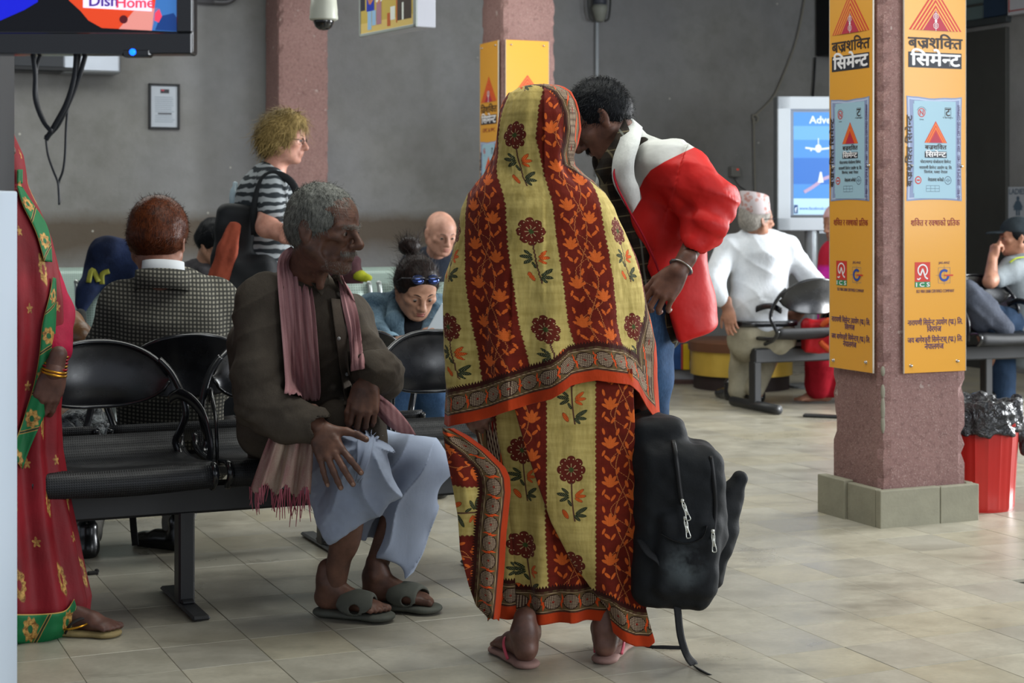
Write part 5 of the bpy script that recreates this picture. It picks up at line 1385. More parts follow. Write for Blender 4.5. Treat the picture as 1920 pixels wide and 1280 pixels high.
# ------------------------------------------------------------------ the man in the red and white jacket
def poly_sd(poly):
    A = np.array(poly, float); B = np.roll(A, -1, 0)
    def f(V):
        x = 960+V[:, 0]/V[:, 1]*FPX; y = HOR-(V[:, 2]-HC)/V[:, 1]*FPX; q = np.stack([x, y], 1); d = np.full(len(q), 1e9); ins = np.zeros(len(q), bool)
        for a, b in zip(A, B):
            ba = b-a; t = np.clip(((q-a)@ba)/(ba@ba), 0, 1); d = np.minimum(d, np.linalg.norm(q-a-t[:, None]*ba, axis=1))
            c = ((a[1] > y) != (b[1] > y)); xx = (b[0]-a[0])*(y-a[1])/(b[1]-a[1]+1e-12)+a[0]; ins ^= c & (x < xx)
        return np.where(ins, -d, d)*.01
    return f
def two_tone(name, base, regions, rough=.7, wv=.2, crease=.4, cs=14):
    """cloth of a base colour with cut-and-sewn panels: regions = [(attribute, colour)]"""
    t = T('cloth_'+name, rough, .25); n = t.noise(7, 4, .6)
    def tone(c): return t.mix(t.ramp(n, .3, .7), '%02x%02x%02x' % tuple(int(int(c[i:i+2], 16)*.9) for i in (0, 2, 4)), c)
    col = tone(base)
    for (a, c) in regions: col = t.mix(t.attr(a).step(.006), col, tone(c))
    t.color(col); t.bump(t.noise(260, 2), wv, .001); t.bump(t.noise(cs, 3, .6), crease, .012); return t.m
def shoe(s, M, sz=1.0):
    k0 = s.M; s.M = M @ Matrix.Scale(sz, 4)
    s.cone((0, .03, .035), (0, .14, .030), .040, .040, k=.02); s.ell((0, .19, .026), (.046, .065, .030), k=.02); s.ell((0, .03, .035), (.040, .045, .04), k=.02); s.cone((0, .035, .07), (0, .04, .10), .040, .040, k=.02)
    s.plane((0, 0, 0), (0, 0, -1), .004); s.M = k0
m_shoe = mat('black_shoe_leather', '101113', .25, spec=.6, var=.2)
Yr = 5.36
e = person('man in an open red and white jacket bending toward the draped woman', P(1210, 700, Yr).xy.to_3d())
skr = skin('redman', '6c4b3c', '4a3127', .5)
HMr_ = frame(P(1126, 224, Yr), dirv(-96, -40), UP, 1.0)
s = S(k=.02); head_prims(s, HMr_, neck_to=P(1182, 300, Yr), nose=1.05); V1, Q1 = s.mesh(.0034)
WR = P(1284, 488, 5.13); EL = P(1340, 388, 5.20); SH = P(1250, 305, 5.22)
Hm_ = frame(P(1272, 508, 5.11), (-.55, -.10, -.75), (-.35, -.92, .05), 1.03)
s = S(k=.012); hand_prims(s, Hm_, curl=((35, 50, 30), (32, 48, 30), (28, 46, 30), (25, 40, 30)), thumb=(30, 20, 15), spread=(-8, -3, 2, 6), mirror=False); s.cone(WR, P(1272, 508, 5.11), .028, .026)
V2, Q2 = s.mesh(.003)
s = S(k=.03); s.chain([P(1203, 590, 5.42), P(1200, 440, 5.42), P(1185, 320, 5.38)], [.10, .11, .09]); s.cone(P(1235, 310, 5.24), P(1215, 310, 5.54), .05, .05); s.chain([SH, EL, WR], [.045, .037, .029]); s.chain([P(1180, 320, 5.55), P(1130, 430, 5.58), P(1110, 500, 5.5)], [.045, .037, .029])
s.chain([P(1203, 590, 5.36), P(1198, 850, 5.36), P(1192, 1080, 5.40)], [.08, .05, .035]); s.chain([P(1180, 590, 5.5), P(1165, 850, 5.5), P(1165, 1080, 5.52)], [.08, .05, .035])
HmR = frame(P(1108, 505, 5.5), (-.6, .1, -.7), (-.3, .9, .2)); hand_prims(s, HmR, curl=((30, 40, 30),)*4, mirror=True)
V3, Q3 = s.mesh(.007)
link('body', join_np('body', [(V1, Q1, 0), (V2, Q2, 0), (V3, Q3, 0)], [skr]), e, True); eyes(HMr_, e, look=(0, -.4), brow=None)
HIr = np.array(HMr_.inverted()); HRr = np.array(HMr_.to_3x3().normalized())
m_hb = hair_mat('black2', '060708', '14161a', .5)
s = S(k=.012); hair_cap(s, HMr_, front=.042, low=.004, thick=.006, back=-.045, fringe=.006)
hair_obj(s, 'hair', m_hb, e, .004, 3600, lambda p, nn: np.tile(np.array([[0, .8, -.35]]), (len(p), 1))@HRr.T, .018, .0013, 3, lambda p: .002*vnoise(p*70, 1)+.0015*vnoise(p*160, 4), lift=.006)
a1 = strand_mesh(V1, Q1, 500, lambda p, nn: np.tile(np.array([[0, .1, -1]]), (len(p), 1))@HRr.T, .010, .0011, 1, .002, local_mask(-.028, .028, .08, .125, -.055, -.043, HIr))
a2 = strand_mesh(V1, Q1, 240, lambda p, nn: np.tile(np.array([[.8, .1, .2]]), (len(p), 1)), .010, .0012, 3, .002, local_mask(-.048, .048, .06, .12, .013, .024, HIr))
link('moustache', join_np('moustache', [(*a1, 0), (*a2, 0)], [m_hb]), e, True)
# checked shirt
t = T('plaid', .85, .15); x, y, z = t.xyz('Object'); n = t.noise(3, 3); a = (x*1.0+y*.35+z*.15); b2 = z*1.0-x*.15
def bnd(q, p, w, o=0.0): return ((((q+o)*(1/p)).frac()-.5).abs()*p-w).step(.0008)
c = t.mix(bnd(a, .052, .010)*.5, '2b241d', '17130f'); c = t.mix(bnd(b2, .052, .010)*.5, c, '120f0d'); c = t.mix(bnd(a, .052, .0020, .02)*.4, c, '8a8062'); c = t.mix(bnd(b2, .052, .0020, .02)*.35, c, '8a8062'); c = t.mix(bnd(a, .104, .003, .046)*.5, c, '5e6a6a')
t.color(c); t.bump(t.noise(14, 3), .4, .01); m_plaid = t.m
s = S(k=.03); s.chain([P(1215, 585, 5.40), P(1205, 450, 5.40), P(1195, 330, 5.38)], [.130, .140, .12], flat=((0, 1, 0), 1.1)); s.cone(P(1155, 300, 5.38), P(1185, 310, 5.38), .070, .10); s.ell(P(1140, 262, 5.36), (.058, .07, .05), op=1, k=.01)
s.cone(P(1165, 590, 5.40), P(1215, 590, 5.4), .09, .12)
s.obj('shirt', m_plaid, e, .0055, folds(.008, 16, (.3, 0, 1), .3, 3))
b = MB(); 
rows = [[P(*q) for q in r] for r in ([(1172, 222, 5.30), (1152, 262, 5.26), (1128, 296, 5.27), (1118, 318, 5.32)], [(1180, 244, 5.27), (1165, 285, 5.22), (1148, 318, 5.22), (1134, 345, 5.27)])]
rows = [rows[0], [a_.lerp(b_, .5)+Vector((0, -.008, 0)) for a_, b_ in zip(*rows)], rows[1]]; ribbons('shirt_collar', rows, m_plaid, e, .004)
# jacket
m_jack = two_tone('jacket', 'c01a16', [('w', 'c3c4bf')], .55, .1, .45, 10)
WP = [(1100, 190), (1310, 190), (1302, 276), (1293, 280), (1246, 303), (1220, 319), (1207, 336), (1199, 353), (1203, 372), (1184, 402), (1140, 330)]
s = S(k=.03)
s.chain([P(1214, 345, 5.37), P(1230, 430, 5.38), P(1258, 560, 5.37), P(1270, 640, 5.36)], [.135, .146, .138, .128], flat=((0, 1, 0), 1.06)); s.cone(P(1232, 308, 5.26), P(1205, 312, 5.52), .080, .082); s.cone(P(1186, 270, 5.37), P(1212, 305, 5.37), .058, .085)
s.cone(P(1292, 480, 5.30), P(1302, 608, 5.30), .045, .050); s.cone(P(1270, 590, 5.30), P(1290, 618, 5.28), .060, .055)
s.chain([P(1252, 312, 5.22), P(1300, 345, 5.19), P(1334, 378, 5.18)], [.088, .082, .078], k=.035); s.chain([P(1334, 378, 5.18), P(1318, 425, 5.16), P(1298, 458, 5.14)], [.078, .066, .046], k=.03)
s.chain([P(1190, 320, 5.52), P(1130, 430, 5.55), P(1112, 490, 5.5)], [.08, .07, .05], k=.03)
s.cone(P(1298, 468, 5.14), P(1285, 485, 5.13), .036, .036, op=1, k=.006)
s.plane(P(1186, 420, 5.3), (-.93, 0, -.36), .01); s.plane(P(1292, 632, 5.3), (.35, 0, -.93), .015)
s.ell(P(1150, 262, 5.36), (.072, .085, .075), op=1, k=.01)
cj1, cj2 = crease(.006, (.9, 0, -.4), 26, 3), crease(.008, (.2, .2, 1), 46, 9); ce2 = np.array(P(1335, 385, 5.18)); fj, fj2 = folds(.012, 11, (.5, 0, 1), .22, 3, .7, .001), folds(.016, 22, (.9, .2, -.5), .18, 8, .6, .002)
def jd(p):
    w = np.exp(-((p-ce2)**2).sum(1)/.016); return fj(p)+fj2(p)*w+cj1(p)+cj2(p)*(.4+w)
jk = s.obj('jacket', m_jack, e, .005, jd, attrs={'w': poly_sd(WP)})
bvJ = bvh_of(jk); m_white = cloth_mat('jacket_white', 'b8bab6', 'cfd1cc', .6, 200, .1); m_pip = cloth_mat('piping', '8c1020', 'a01828', .6)
def lay(name, pts, m, w, h, off=.006, Yf=5.2, sub=6):
    p3 = [drape(bvJ, x, y, off, Yf) for x, y in pts]; b = MB(); b.tube(p3, .01, 8, smooth=sub, flat=(w, h)); return b.build(name, m, e, True, True)
# turned-back collar and lapel
rows = [[P(*q) for q in r] for r in ([(1174, 219, 5.40), (1163, 262, 5.24), (1150, 300, 5.20), (1150, 340, 5.19), (1166, 372, 5.19), (1184, 402, 5.20)], [(1186, 224, 5.38), (1182, 262, 5.21), (1175, 300, 5.165), (1171, 335, 5.165), (1180, 365, 5.17), (1190, 392, 5.18)], [(1204, 240, 5.34), (1200, 266, 5.20), (1190, 300, 5.16), (1190, 330, 5.165), (1198, 352, 5.17), (1200, 374, 5.18)])]
ribbons('lapel', [catmull(r, 0, 5)[0] for r in rows], m_white, e, .006)
b = MB(); b.tube([r+Vector((0, -.006, 0)) for r in [P(1160, 300, 5.2), P(1151, 325, 5.19), P(1158, 352, 5.18), P(1172, 380, 5.18), P(1184, 403, 5.19), P(1205, 440, 5.20), P(1228, 490, 5.2), P(1248, 545, 5.2)]], .0035, 6, smooth=5); b.build('piping', m_pip, e, True, True)
b = MB(frame(P(1189, 318, 5.148), (.95, 0, .3), (0, -1, 0))); b.box((0, 0, 0), (.026, .026, .003), .001); b.build('red_tab', m_pip, e)
rows = [[P(*q) for q in r] for r in ([(1128, 300, 5.5), (1120, 330, 5.5), (1116, 350, 5.5)], [(1140, 318, 5.48), (1130, 345, 5.48), (1120, 370, 5.48)])]; ribbons('far_lapel', rows, m_white, e, .006)
# jeans, shoes, watch
t = T('denim', .85, .15); n = t.noise(4, 4, .6); w_ = t.noise(240, 2, stretch=(1, 1, .3)); t.color(t.mix(t.ramp(n*.7+w_*.3, .35, .65), '1a2c42', '375273')); t.bump(w_, .3, .001); t.bump(t.noise(14, 3), .3, .01); m_jean = t.m
s = S(k=.03); s.chain([P(1206, 570, 5.36), P(1206, 700, 5.34), P(1208, 850, 5.34), P(1196, 1075, 5.40)], [.115, .088, .075, .062]); s.chain([P(1190, 570, 5.5), P(1170, 850, 5.5), P(1168, 1075, 5.52)], [.11, .075, .06])
s.obj('jeans', m_jean, e, .006, folds(.006, 20, (0, .2, 1), .5, 2))
s = S(k=.01); shoe(s, frame(Vector((P(1200, 0, 5.38).x, 5.38, 0)), (-.95, -.1, 0), UP)); s.obj('shoe', m_shoe, e, .006); s = S(k=.01); shoe(s, frame(Vector((P(1172, 0, 5.52).x, 5.52, 0)), (-.95, .1, 0), UP)); s.obj('shoe', m_shoe, e, .006)
MW = frame(P(1277, 501, 5.115), (WR-P(1272, 508, 5.11)), (-.1, -1, .25)); b = MB(MW)
b.tube([(.031*math.cos(a), 0, .031*.92*math.sin(a)) for a in [i*math.pi/12 for i in range(24)]], .004, 8, closed=True, flat=(.016, .004)); b.build('watch_strap', mat('watch_steel', 'b5b7b4', .25, metal=.9, var=.1), e, True, True)
b = MB(frame(P(1269, 512, 5.078), UP, (-.25, -1, .1))); b.cyl((0, 0, -.004), (0, 0, .004), .0175, n=24); b.build('watch_case', mat('watch_steel', 'b5b7b4', .25, metal=.9), e, True)
b = MB(frame(P(1269, 512, 5.078), UP, (-.25, -1, .1))); b.cyl((0, 0, .004), (0, 0, .005), .0135, n=24); b.mi = 1; b.box((0, .004, .0055), (.001, .009, .0006)); b.box((.003, 0, .0055), (.007, .001, .0006)); b.build('watch_dial', [mat('watch_dial', '1b1e22', .2, var=0), mat('watch_hand', 'd0d0d0', .3, var=0)], e)
# ------------------------------------------------------------------ the man in tweed, seen from behind
e = person('man in a checked tweed jacket seated with his back turned, reddish-brown hair', P(315, 800, 6.0).xy.to_3d())
skt = skin('tweedman', '8a5e4c', '6f4636', .5)
HMt = frame(P(297, 452, 5.98), dirv(176, -14), UP, 1.17)
s = S(k=.02); head_prims(s, HMt, neck_to=P(308, 540, 5.93), neck_r=.056); s.chain([P(250, 575, 5.95), P(190, 660, 6.1), P(230, 720, 6.35)], [.045, .038, .03]); s.chain([P(385, 575, 6.05), P(430, 690, 6.15), P(400, 730, 6.4)], [.045, .038, .03])
s.chain([P(315, 840, 6.1), P(315, 600, 5.98)], [.10, .10]); s.chain([P(275, 850, 6.1), P(240, 850, 6.5), P(165, 960, 6.2), P(165, 1020, 6.05)], [.08, .06, .04, .036]); s.chain([P(350, 850, 6.1), P(390, 850, 6.55), P(335, 960, 6.3), P(332, 1010, 6.15)], [.08, .06, .04, .036])
hand_prims(s, frame(P(232, 722, 6.36), (.4, .8, -.3), (0, .2, 1)), mirror=False); hand_prims(s, frame(P(400, 730, 6.42), (-.4, .8, -.3), (0, .2, 1)), mirror=True)
s.obj('body', skt, e, .005)
s = S(k=.012); hair_cap(s, HMt, thick=.012, back=-.035, low=.0); HIt = np.array(HMt.inverted()); HRt = np.array(HMt.to_3x3().normalized())
hair_obj(s, 'hair', hair_mat('henna', '24110b', '5f3019', .35), e, .004, 4200, lambda p, nn: np.tile(np.array([[.15, -1, -.8]]), (len(p), 1))@HRt.T, .022, .0011, 3, lambda p: .0012*vnoise(p*50, 1), lift=.001)
t = T('tweed', .95, .1); x, y, z = t.xyz('Object'); wv_ = t.noise(5, 2)*.010; PT = .0140; a = (x+y*.25+wv_)*(1/PT); b2 = (z+x*.06+wv_)*(1/PT)
ca = ((a*6.2832).sin()*1.8+.65).sat(); cb = ((b2*6.2832).sin()*1.8+.65).sat(); n = t.noise(200, 2)
c = t.mix((ca*cb*.85+(n-.5)*.35+ca*.08+cb*.08).sat(), '363633', '807d72'); t.color(c); t.bump(n, .4, .001); t.bump(t.noise(9, 3), .25, .02); m_tweed = t.m
s = S(k=.04)
s.chain([P(318, 845, 6.08), P(318, 700, 6.0), P(318, 600, 5.97)], [.185, .190, .195], flat=((0, 1, 0), .70)); s.cone(P(232, 568, 5.98), P(402, 560, 6.04), .078, .078); s.cone(P(308, 552, 5.95), P(310, 590, 5.96), .062, .13)
s.chain([P(228, 575, 5.98), P(196, 660, 6.08), P(225, 718, 6.3)], [.080, .070, .058]); s.chain([P(405, 570, 6.04), P(432, 680, 6.14), P(405, 728, 6.35)], [.080, .070, .058]); s.ell(P(305, 505, 5.97), (.062, .06, .05), op=1, k=.01)
s.chain([P(250, 860, 6.0), P(390, 862, 6.05)], [.085, .085])
s.obj('tweed_jacket', m_tweed, e, .006, lambda p, f=folds(.007, 10, (.15, 0, 1), .4, 12, .9), g=crease(.005, (.5, 0, .85), 24, 5): f(p)+g(p))
def ringcollar(name, M, a, b_, h0, h1, tilt, m, parent, ang=(-2.6, 2.6), th=.005, back=1):
    rows = []
    for q in (0, .5, 1):
        r = []
        for k in range(25):
            t_ = ang[0]+(ang[1]-ang[0])*k/24; r.append(M@Vector((a*math.sin(t_)*(1-.06*q), -back*b_*math.cos(t_)*(1-.06*q), h0+(h1-h0)*q+tilt*math.cos(t_))))
        rows.append(r)
    return ribbons(name, rows, m, parent, th)
Mc = frame(P(306, 519, 5.905), dirv(176), UP)
ringcollar('shirt_collar', Mc, .074, .072, -.02, .052, .012, mat('white_cotton', 'c4c8cc', .85, var=.05), e)
ringcollar('jacket_collar', Mc, .096, .092, -.05, .018, .016, m_tweed, e, th=.010)
m_kh = cloth_mat('grey_trouser', '5d5c58', '75736c', .9, 200)
s = S(k=.03); s.chain([P(275, 850, 6.1), P(240, 850, 6.5), P(168, 940, 6.25), P(165, 1000, 6.08)], [.10, .085, .062, .052]); s.chain([P(350, 850, 6.1), P(390, 850, 6.55), P(335, 950, 6.3), P(333, 990, 6.16)], [.10, .085, .062, .052]); s.obj('trousers', m_kh, e, .007, folds(.006, 18, (0, 0, 1), .5, 2))
s = S(k=.01); shoe(s, frame(on_floor(163, 1049), (-.25, .95, 0), UP, 1.0)); s.obj('shoe', m_shoe, e, .005); s = S(k=.01); shoe(s, frame(on_floor(352, 1034), (-.85, .5, 0), UP, 1.0)); s.obj('shoe', m_shoe, e, .005)

# ------------------------------------------------------------------ the woman in the crimson sari by the kiosk
YL = 4.88; pl = FPX/YL
e = person('woman in a crimson sari with green and gold border, half hidden by the white kiosk', (P(0, 0, YL).x, YL+.1, 0))
skl = skin('crimsonwoman', '5f4238', '422b24', .5)
HMl = frame(P(-38, 260, YL+.02), dirv(75, -5), UP, .95)
s = S(k=.02); head_prims(s, HMl, neck_to=P(-30, 350, YL+.05)); s.chain([P(-20, 900, YL+.05), P(-20, 500, YL+.05)], [.11, .12]); s.cone(P(-60, 410, YL-.1), P(20, 410, YL+.2), .05, .05)
s.chain([P(25, 430, YL+.10), P(104, 610, YL+.10), P(102, 690, YL-.02)], [.04, .036, .027]); s.chain([P(-60, 430, YL+.2), P(-40, 620, YL+.2), P(20, 700, YL+.2)], [.04, .036, .026])
s.chain([P(0, 900, YL), P(60, 1120, YL), P(95, 1165, YL+.02)], [.08, .05, .036])
Hh = frame(P(101, 695, YL-.03), (-.28, .05, -.95), (.35, -.9, -.1), .97); hand_prims(s, Hh, curl=((28, 36, 24), (25, 35, 24), (22, 32, 22), (18, 30, 20)), thumb=(15, 18, 10), mirror=True)
hand_prims(s, frame(P(22, 702, YL+.2), (.3, -.3, -.9), (0, -1, 0), .95), curl=((30, 40, 30),)*4, mirror=False)
FLf = frame(on_floor(95, 1192)+Vector((0, 0, .022)), (.96, -.14, 0), UP, .92); foot_prims(s, FLf, mirror=True); foot_prims(s, frame(on_floor(10, 1170)+Vector((0, 0, .022)), (.9, -.2, 0), UP, .92))
s.chain([P(-30, 900, YL+.1), P(0, 1100, YL+.1), P(20, 1140, YL+.1)], [.08, .05, .036])
s.obj('body', skl, e, .0045); slide(Matrix.Translation((0, 0, -.004))@FLf, e, mat('tan_sandal', '8b7a52', .7), mat('dark_thong', '2a2523', .6), 'thong', sz=.96, mirror=True)
s = S(k=.012); hair_cap(s, HMl, thick=.008); hair_obj(s, 'hair', m_hb, e, .007, 0)
def gold_mat(name, base, base2, border=False):
    t = T('sari_'+name, .6, .3); u, v = t.attr('su'), t.attr('sv'); n = t.noise(6, 3); n2 = t.noise(90, 3, .7)
    col = t.mix(t.ramp(n, .3, .7), base, base2)
    P1, P2 = (.115, 10.0) if border else (.15, .22)
    x = (u+0.0).mod(P1)-P1/2; y = (v.mod(P2)-P2/2) if not border else v-.026
    e1 = ((x*(1/(.022 if border else .019))).pw(2)+(y*(1/(.020 if border else .044))).pw(2)).sqrt()
    f = (e1-1.0+(n2-.5)*.5+((y.atan2(x)*8.0).sin())*.12).step(.08)
    if not border:
        e2 = ((((u+P1/2).mod(P1)-P1/2)*(1/.014)).pw(2)+(((v+P2/2).mod(P2)-P2/2)*(1/.016)).pw(2)).sqrt(); f = f.mx((e2-.75+((((v+P2/2).mod(P2)-P2/2).atan2((u+P1/2).mod(P1)-P1/2)*5.0).sin())*.25).step(.08)*.8)
    gold = t.mix(t.ramp(n2, .35, .65), '6b4318', 'c79b52'); col = t.mix(f, col, gold)
    col = t.mix(f*((e1-.35).step(.05)), col, '1c5a35' if border else '7a1a20')
    if border:
        g = (((u+P1/2+v*.9).mod(P1)-P1/2).abs()-.0035); col = t.mix((g.abs()-.0016).step(.0008), col, 'b08a48'); col = t.mix(g.step(.001)*.8, col, '1a1712'); col = t.mix((v-.002).lt(0), col, 'b08a48')
    t.color(col); t.bump(n2, .3, .002); t.bump(t.noise(18, 3, stretch=(1, 1, .2)), .35, .01); return t.m
m_crim, m_green = gold_mat('crimson', '6a0812', '87101e'), gold_mat('green_border', '0c5a30', '127040', True)
CR = [(225, -80, 8), (250, -86, 14), (290, -84, 32), (320, -80, 37), (345, -78, 40), (365, -95, 48), (400, -110, 66), (450, -120, 86), (500, -120, 97), (560, -118, 106), (620, -115, 108), (700, -112, 104), (780, -112, 96), (850, -114, 98), (950, -120, 114), (1050, -125, 136), (1130, -128, 156), (1175, -130, 150), (1206, -130, 116)]
def crim(i, j):
    th = math.radians(-180+360*i); y = 225+(980)*j; xl, xr = ip(y, [(a, b) for a, b, c in CR]), ip(y, [(a, c) for a, b, c in CR]); w = (xr-xl)/2/pl
    y2 = y; b = min(.20, w*.8)*(1 if y > 350 else .9); f_ = (.010*math.sin(th*12+y*.004)+.006*n1(th*3, y*.008, 1, 3))*min(1, max(0, (y-380)/300))
    if y > 1120: y2 = y-(max(0, math.sin(th))*0)
    return Vector(((xl+xr)/2/1.0*1/pl*1.0-960/pl+(w+f_)*math.sin(th), YL+.06-(b+f_)*math.cos(th), HC+(HOR-y2)/pl)), th*.22, (y)/pl, 0
cs_ = sheet('sari', 150, 200, crim, e, m_crim); bvC = bvh_of(cs_)
def bstrip(name, edges, Yf=4.85, amp=.002, cols=8):
    o = strip(name, bvC, edges, m_green, e, cols, 6, .008, amp, 1, 1); n = (len(edges)-1)*6+1; V = [v.co for v in o.data.vertices]; U, VV_ = [], []; L = 0
    for r in range(n):
        if r: L += (V[r*(cols+1)]-V[(r-1)*(cols+1)]).length
        for k in range(cols+1): U.append(L); VV_.append(.052*k/cols)
    o.data.attributes.new('su', 'FLOAT', 'POINT').data.foreach_set('value', U); o.data.attributes.new('sv', 'FLOAT', 'POINT').data.foreach_set('value', VV_); return o
bstrip('green_border', [(30, 350, 40, 352, 4.8), (40, 385, 60, 385, 4.76), (58, 420, 82, 418, 4.76), (70, 450, 92, 452, 4.78), (80, 490, 95, 492, 4.80)])
bstrip('green_border', [(96, 520, 103, 522, 4.82), (88, 565, 104, 568, 4.80), (78, 610, 102, 616, 4.78), (74, 665, 99, 675, 4.76), (62, 730, 90, 745, 4.74), (40, 790, 68, 812, 4.72), (18, 850, 40, 880, 4.7)])
bstrip('green_border', [(20, 1150, 20, 1204, 4.7), (60, 1150, 62, 1206, 4.68), (98, 1148, 100, 1202, 4.70), (122, 1142, 124, 1192, 4.74), (138, 1122, 150, 1160, 4.82)])
bstrip('green_border', [(30, 318, 40, 318, 4.85), (30, 345, 40, 345, 4.85)], cols=4)
s = S(k=.02); s.chain([P(40, 430, YL+.12), P(96, 590, YL+.12), P(104, 655, YL+.04)], [.06, .064, .050]); s.obj('blouse_sleeve', cloth_mat('crimson_blouse', '8a1230', 'a41a3c', .6, 200), e, .006, folds(.004, 20, (0, 0, 1), .4))
s = S(k=.012); s.chain([P(105, 655, YL+.03), P(101, 695, YL-.03)], [.032, .030]); s.obj('forearm', skl, e, .005)
mbg = [mat('bangle_gold', 'c08a2c', .25, metal=.8, var=.2), mat('bangle_red', '7d1420', .25, var=.1)]
for k in range(7):
    Mb = frame(P(105-k*.6, 664+k*6, YL+.015-.008*k), (-.25, 0, -1), (0, -1, 0)); b = MB(Mb); b.tube([(.0345*math.cos(a), 0, .0345*math.sin(a)) for a in [i*math.pi/10 for i in range(20)]], .0035, 6, closed=True); b.build('bangle', mbg[(0, 1, 1, 0, 1, 0, 0)[k]], e, True, True)
b = MB(frame(P(143, 1172, YL-.02), (.2, 0, -1), (0, -1, 0))); b.tube([(.036*math.cos(a), 0, .036*math.sin(a)) for a in [i*math.pi/10 for i in range(20)]], .003, 6, closed=True); b.build('anklet', mbg[0], e, True, True)

# ------------------------------------------------------------------ seated person in a brown leather jacket
e = person('person in a brown leather jacket beside the tweed man, only one sleeve showing', P(60, 600, 6.9).xy.to_3d())
s = S(k=.02); HMb = frame(P(35, 470, 6.9), dirv(160, -20), UP, 1.0); head_prims(s, HMb, neck_to=P(40, 540, 6.85)); s.cone(P(60, 800, 6.95), P(50, 600, 6.85), .13, .13); s.chain([P(95, 590, 6.7), P(160, 640, 6.55)], [.04, .03]); s.chain([P(60, 850, 6.9), P(70, 850, 7.3), P(90, 960, 7.2)], [.08, .06, .04]); hand_prims(s, frame(P(160, 640, 6.55), (.7, 0, -.6), (0, -.6, .6)), mirror=False)
s.obj('body', skt, e, .009); s = S(k=.012); hair_cap(s, HMb); hair_obj(s, 'hair', m_hb, e, .008, 0)
t = T('brown_leather', .42, .5); n = t.noise(9, 4, .6); t.color(t.mix(t.ramp(n, .3, .7), '4a3220', '75512f')); t.bump(t.noise(50, 3), .3, .004); t.bump(n, .4, .02); mbl = t.m
s = S(k=.03); s.cone(P(60, 840, 6.95), P(50, 600, 6.85), .17, .17); s.cone(P(20, 580, 6.85), P(95, 590, 6.7), .075, .070); s.chain([P(98, 590, 6.68), P(128, 612, 6.6), P(160, 636, 6.55)], [.068, .060, .046]); s.obj('leather_jacket', mbl, e, .008, folds(.008, 22, (.5, 0, .8), .3, 4))
s = S(k=.03); s.chain([P(60, 850, 6.9), P(70, 850, 7.3), P(90, 1000, 7.2)], [.11, .08, .06]); s.chain([P(10, 850, 6.9), P(10, 850, 7.3), P(20, 1000, 7.2)], [.11, .08, .06]); s.obj('trousers', m_kh, e, .01)

# ------------------------------------------------------------------ fair-haired woman walking past
YB = 8.0; e = person('fair-haired woman with glasses and a black backpack walking past the bare pillar', P(505, 600, YB).xy.to_3d())
skb = skin('fair', 'b98a78', '9d6c5c', .5); HMb = frame(P(533, 262, YB), dirv(84, -6), UP, .98)
s = S(k=.02); head_prims(s, HMb, neck_to=P(512, 330, YB), fat=.3); s.chain([P(512, 345, 7.85), P(500, 425, 7.75), P(552, 446, 7.65)], [.052, .048, .036]); s.chain([P(500, 345, 8.15), P(520, 430, 8.25), P(560, 440, 8.15)], [.052, .045, .036]); s.cone(P(480, 560, YB), P(500, 350, YB), .10, .10)
s.chain([P(475, 600, YB), P(500, 740, YB-.1), P(500, 870, YB-.2)], [.09, .06, .04]); s.chain([P(475, 600, YB+.1), P(440, 740, YB+.1), P(415, 870, YB+.2)], [.09, .06, .04])
hand_prims(s, frame(P(554, 446, 7.65), (.9, 0, .1), (0, -.5, .8)), curl=((40, 40, 30),)*4, mirror=True); hand_prims(s, frame(P(562, 440, 8.15), (.9, 0, .1), (0, -.5, .8)), curl=((40, 40, 30),)*4, mirror=False)
s.obj('body', skb, e, .006); eyes(HMb, e, brow='6b5436')
HRb = np.array(HMb.to_3x3().normalized()); s = S(k=.02); hair_cap(s, HMb, front=.040, low=-.03, thick=.022, back=-.075, k=.015, fringe=.008); s.M = HMb; s.ell((0, -.06, .01), (.085, .065, .085), k=.03); s.ell((0, .02, .105), (.06, .06, .03), k=.03); s.M = Matrix()
hair_obj(s, 'hair', hair_mat('blonde', '5c4a28', 'a8915c', .6), e, .006, 2600, lambda p, nn: np.tile(np.array([[0, -.3, -1.0]]), (len(p), 1))@HRb.T, .06, .003, 3, lambda p: .006*vnoise(p*22, 1)+.003*vnoise(p*60, 4), lift=.008)
b = MB(HMb); 
for x in (-1, 1): b.tube([(x*.031+.020*math.cos(a), .098, .002+.015*math.sin(a)) for a in [i*math.pi/8 for i in range(16)]], .0018, 5, closed=True); b.tube([(x*.05, .098, .006), (x*.072, .06, .008), (x*.078, .0, .006)], .002, 5)
b.tube([(-.011, .099, .004), (0, .106, .007), (.011, .099, .004)], .0018, 5); b.build('glasses', mat('glasses_black', '101012', .3, var=0), e, True, True)
t = T('zebra_top', .9, .1); x, y, z = t.xyz('Object'); n = t.noise(9, 3, .6, stretch=(.5, 1, 1)); f = ((z*150+n*14).sin()); t.color(t.mix((f*1.5+.5).sat(), '33383c', '9da3a6')); m_zeb = t.m
s = S(k=.03); s.chain([P(478, 560, YB), P(492, 450, YB), P(500, 375, YB)], [.15, .155, .15], flat=((0, 1, 0), .95)); s.cone(P(508, 340, 7.88), P(500, 340, 8.12), .068, .068); s.cone(P(502, 332, YB), P(500, 360, YB), .075, .1); s.cone(P(512, 348, 7.84), P(512, 392, 7.78), .070, .066); s.cone(P(500, 348, 8.15), P(510, 400, 8.2), .066, .06); s.ell(P(521, 312, YB), (.055, .06, .05), op=1, k=.01)
s.obj('striped_top', m_zeb, e, .007, folds(.006, 14, (0, 0, 1), .4, 3))
s = S(k=.03); s.chain([P(478, 575, YB-.06), P(500, 740, YB-.1), P(502, 850, YB-.2)], [.13, .09, .065]); s.chain([P(478, 575, YB+.06), P(440, 740, YB+.1), P(415, 850, YB+.2)], [.13, .09, .065]); s.obj('trousers', cloth_mat('dark_trousers', '22252b', '2f333a'), e, .01)
